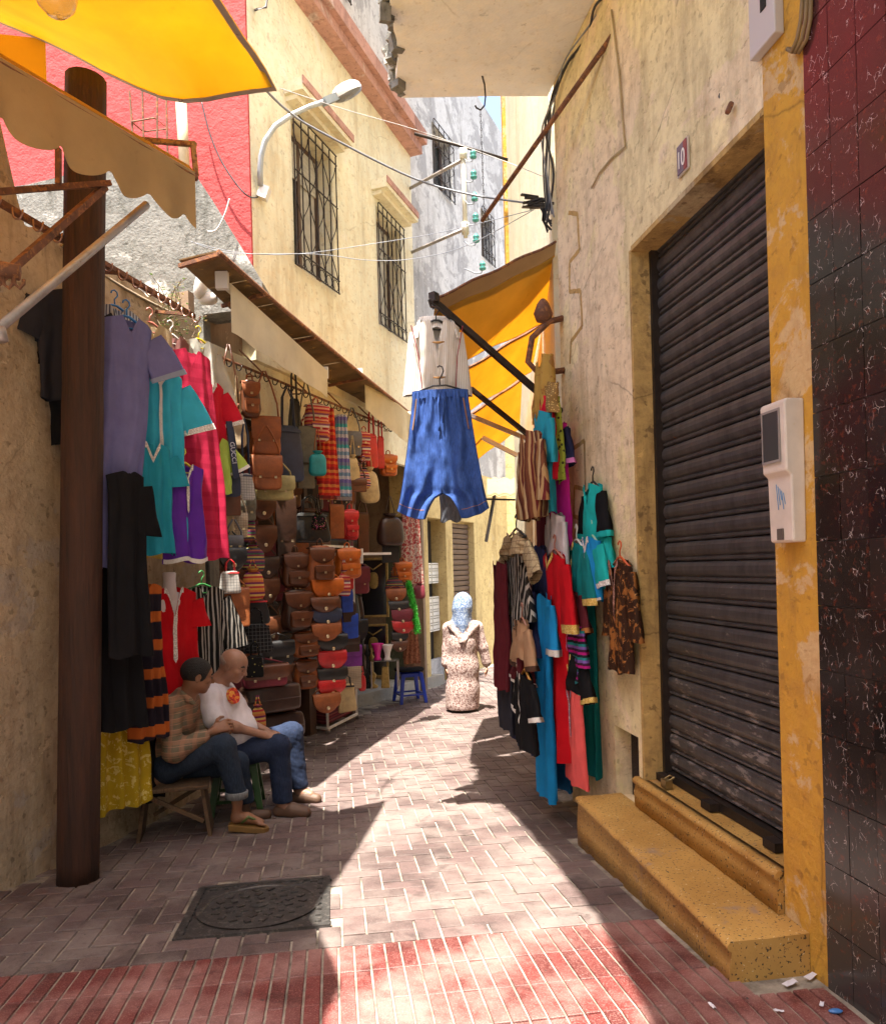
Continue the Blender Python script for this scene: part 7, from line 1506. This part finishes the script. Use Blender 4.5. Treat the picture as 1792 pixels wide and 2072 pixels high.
# ---------------------------------------------------------------- woman walking away
gw_ = ground(935, 1438); Yw = gw_.y
def pw(px, py, dy=0.0): return np.array(at(px, py, Yw + dy))
wom = tag(empty('person', tuple(gw_)), 'woman in pale mottled djellaba and blue headscarf walking away down the lane', 'person')
lo = pw(880, 1452, -.6); hi = pw(1000, 1185, .6); lo[1], hi[1] = Yw - .5, Yw + .5
b = Body(lo, hi, .0085); hd = pw(936, 1226, .03); Ph = head(b, hd, headframe((.25, .95, -.1)), .24)
b.chain([hd, pw(936, 1262, .02), pw(936, 1310, .02), pw(937, 1360)], [.06, .09, .12, .13], .04); shL, shR = pw(908, 1272), pw(964, 1270); hL, hR = pw(902, 1348, -.02), pw(984, 1346, .0)
b.chain([shL, pw(901, 1312), hL], [.05, .045, .03], .03); b.chain([shR, pw(979, 1310), hR], [.05, .045, .03], .03); b.cone(shL, shR, .06, .06, .04)
hand(b, hR, (.05, .1, -1), (1, 0, 0), 1.0, .4, 1); hand(b, hL, (0, .1, -1), (-1, 0, 0), 1.0, .4, -1)
for x, dy in ((920, -.05), (948, .12)): b.chain([pw(936, 1360), pw(x, 1428, dy), pw(x - 4, 1436, dy) + np.array((0, .12, 0))], [.1, .045, .035], .04)
place(b, 'body', M_sk3, wom, 1)
F_robe = fb('mottled_djellaba', (.55, .43, .40), (.20, .11, .10), 'floral', 48, thr=.5, c3=(.68, .6, .56)); F_hood = F_robe
b = Body(lo, hi, .0085); b.chain([pw(935, 1268), pw(935, 1300), pw(936, 1350), pw(936, 1395), pw(935, 1424)], [.165, .195, .21, .22, .235], .08); b.cone(shL, shR, .085, .085, .08); b.chain([shL, pw(905, 1312), hL + np.array((0, 0, .04))], [.085, .07, .066], .035); b.chain([shR, pw(977, 1310), hR + np.array((0, 0, .04))], [.085, .07, .066], .035)
b.cut(2, gz(Yw) + .03); b.wrinkle(.004, 18, 31, (1.2, 1, .06)); place(b, 'djellaba', F_robe, wom)
b = Body(lo, hi, .0085)     # hood lying on the back
b.cone(pw(912, 1266, -.08), pw(936, 1298, -.19), .055, .04, .05); b.cone(pw(962, 1266, -.08), pw(936, 1298, -.19), .055, .04, .05); b.wrinkle(.006, 22, 8); place(b, 'hood', F_robe, wom)
F_hij = fb('blue_headscarf', (.11, .17, .32), (.34, .40, .50), 'floral', 55, thr=.5); b = Body(lo, hi, .0075); b.ell(pw(936, 1222, .01), (.135, .15, .165), None, .03); b.cone(pw(934, 1235, -.04), pw(936, 1284, -.15), .13, .035, .05); b.cone(pw(934, 1240), pw(934, 1262), .12, .16, .05); b.wrinkle(.007, 24, 6, (1, 1, .6)); place(b, 'headscarf', F_hij, wom)
b = Body(pw(905, 1450) - .1, pw(960, 1425) + .25, .007); 
for x, dy in ((918, -.06), (948, .12)): q = pw(x, 1436, dy); q[2] = gz(Yw) + .03; b.chain([q, q + np.array((-.03, .14, 0))], [.045, .04], .02)
b.cut(2, gz(Yw) + .003); place(b, 'slipper', simple('slipper_grey', (.3, .27, .22), .7), wom, 1)
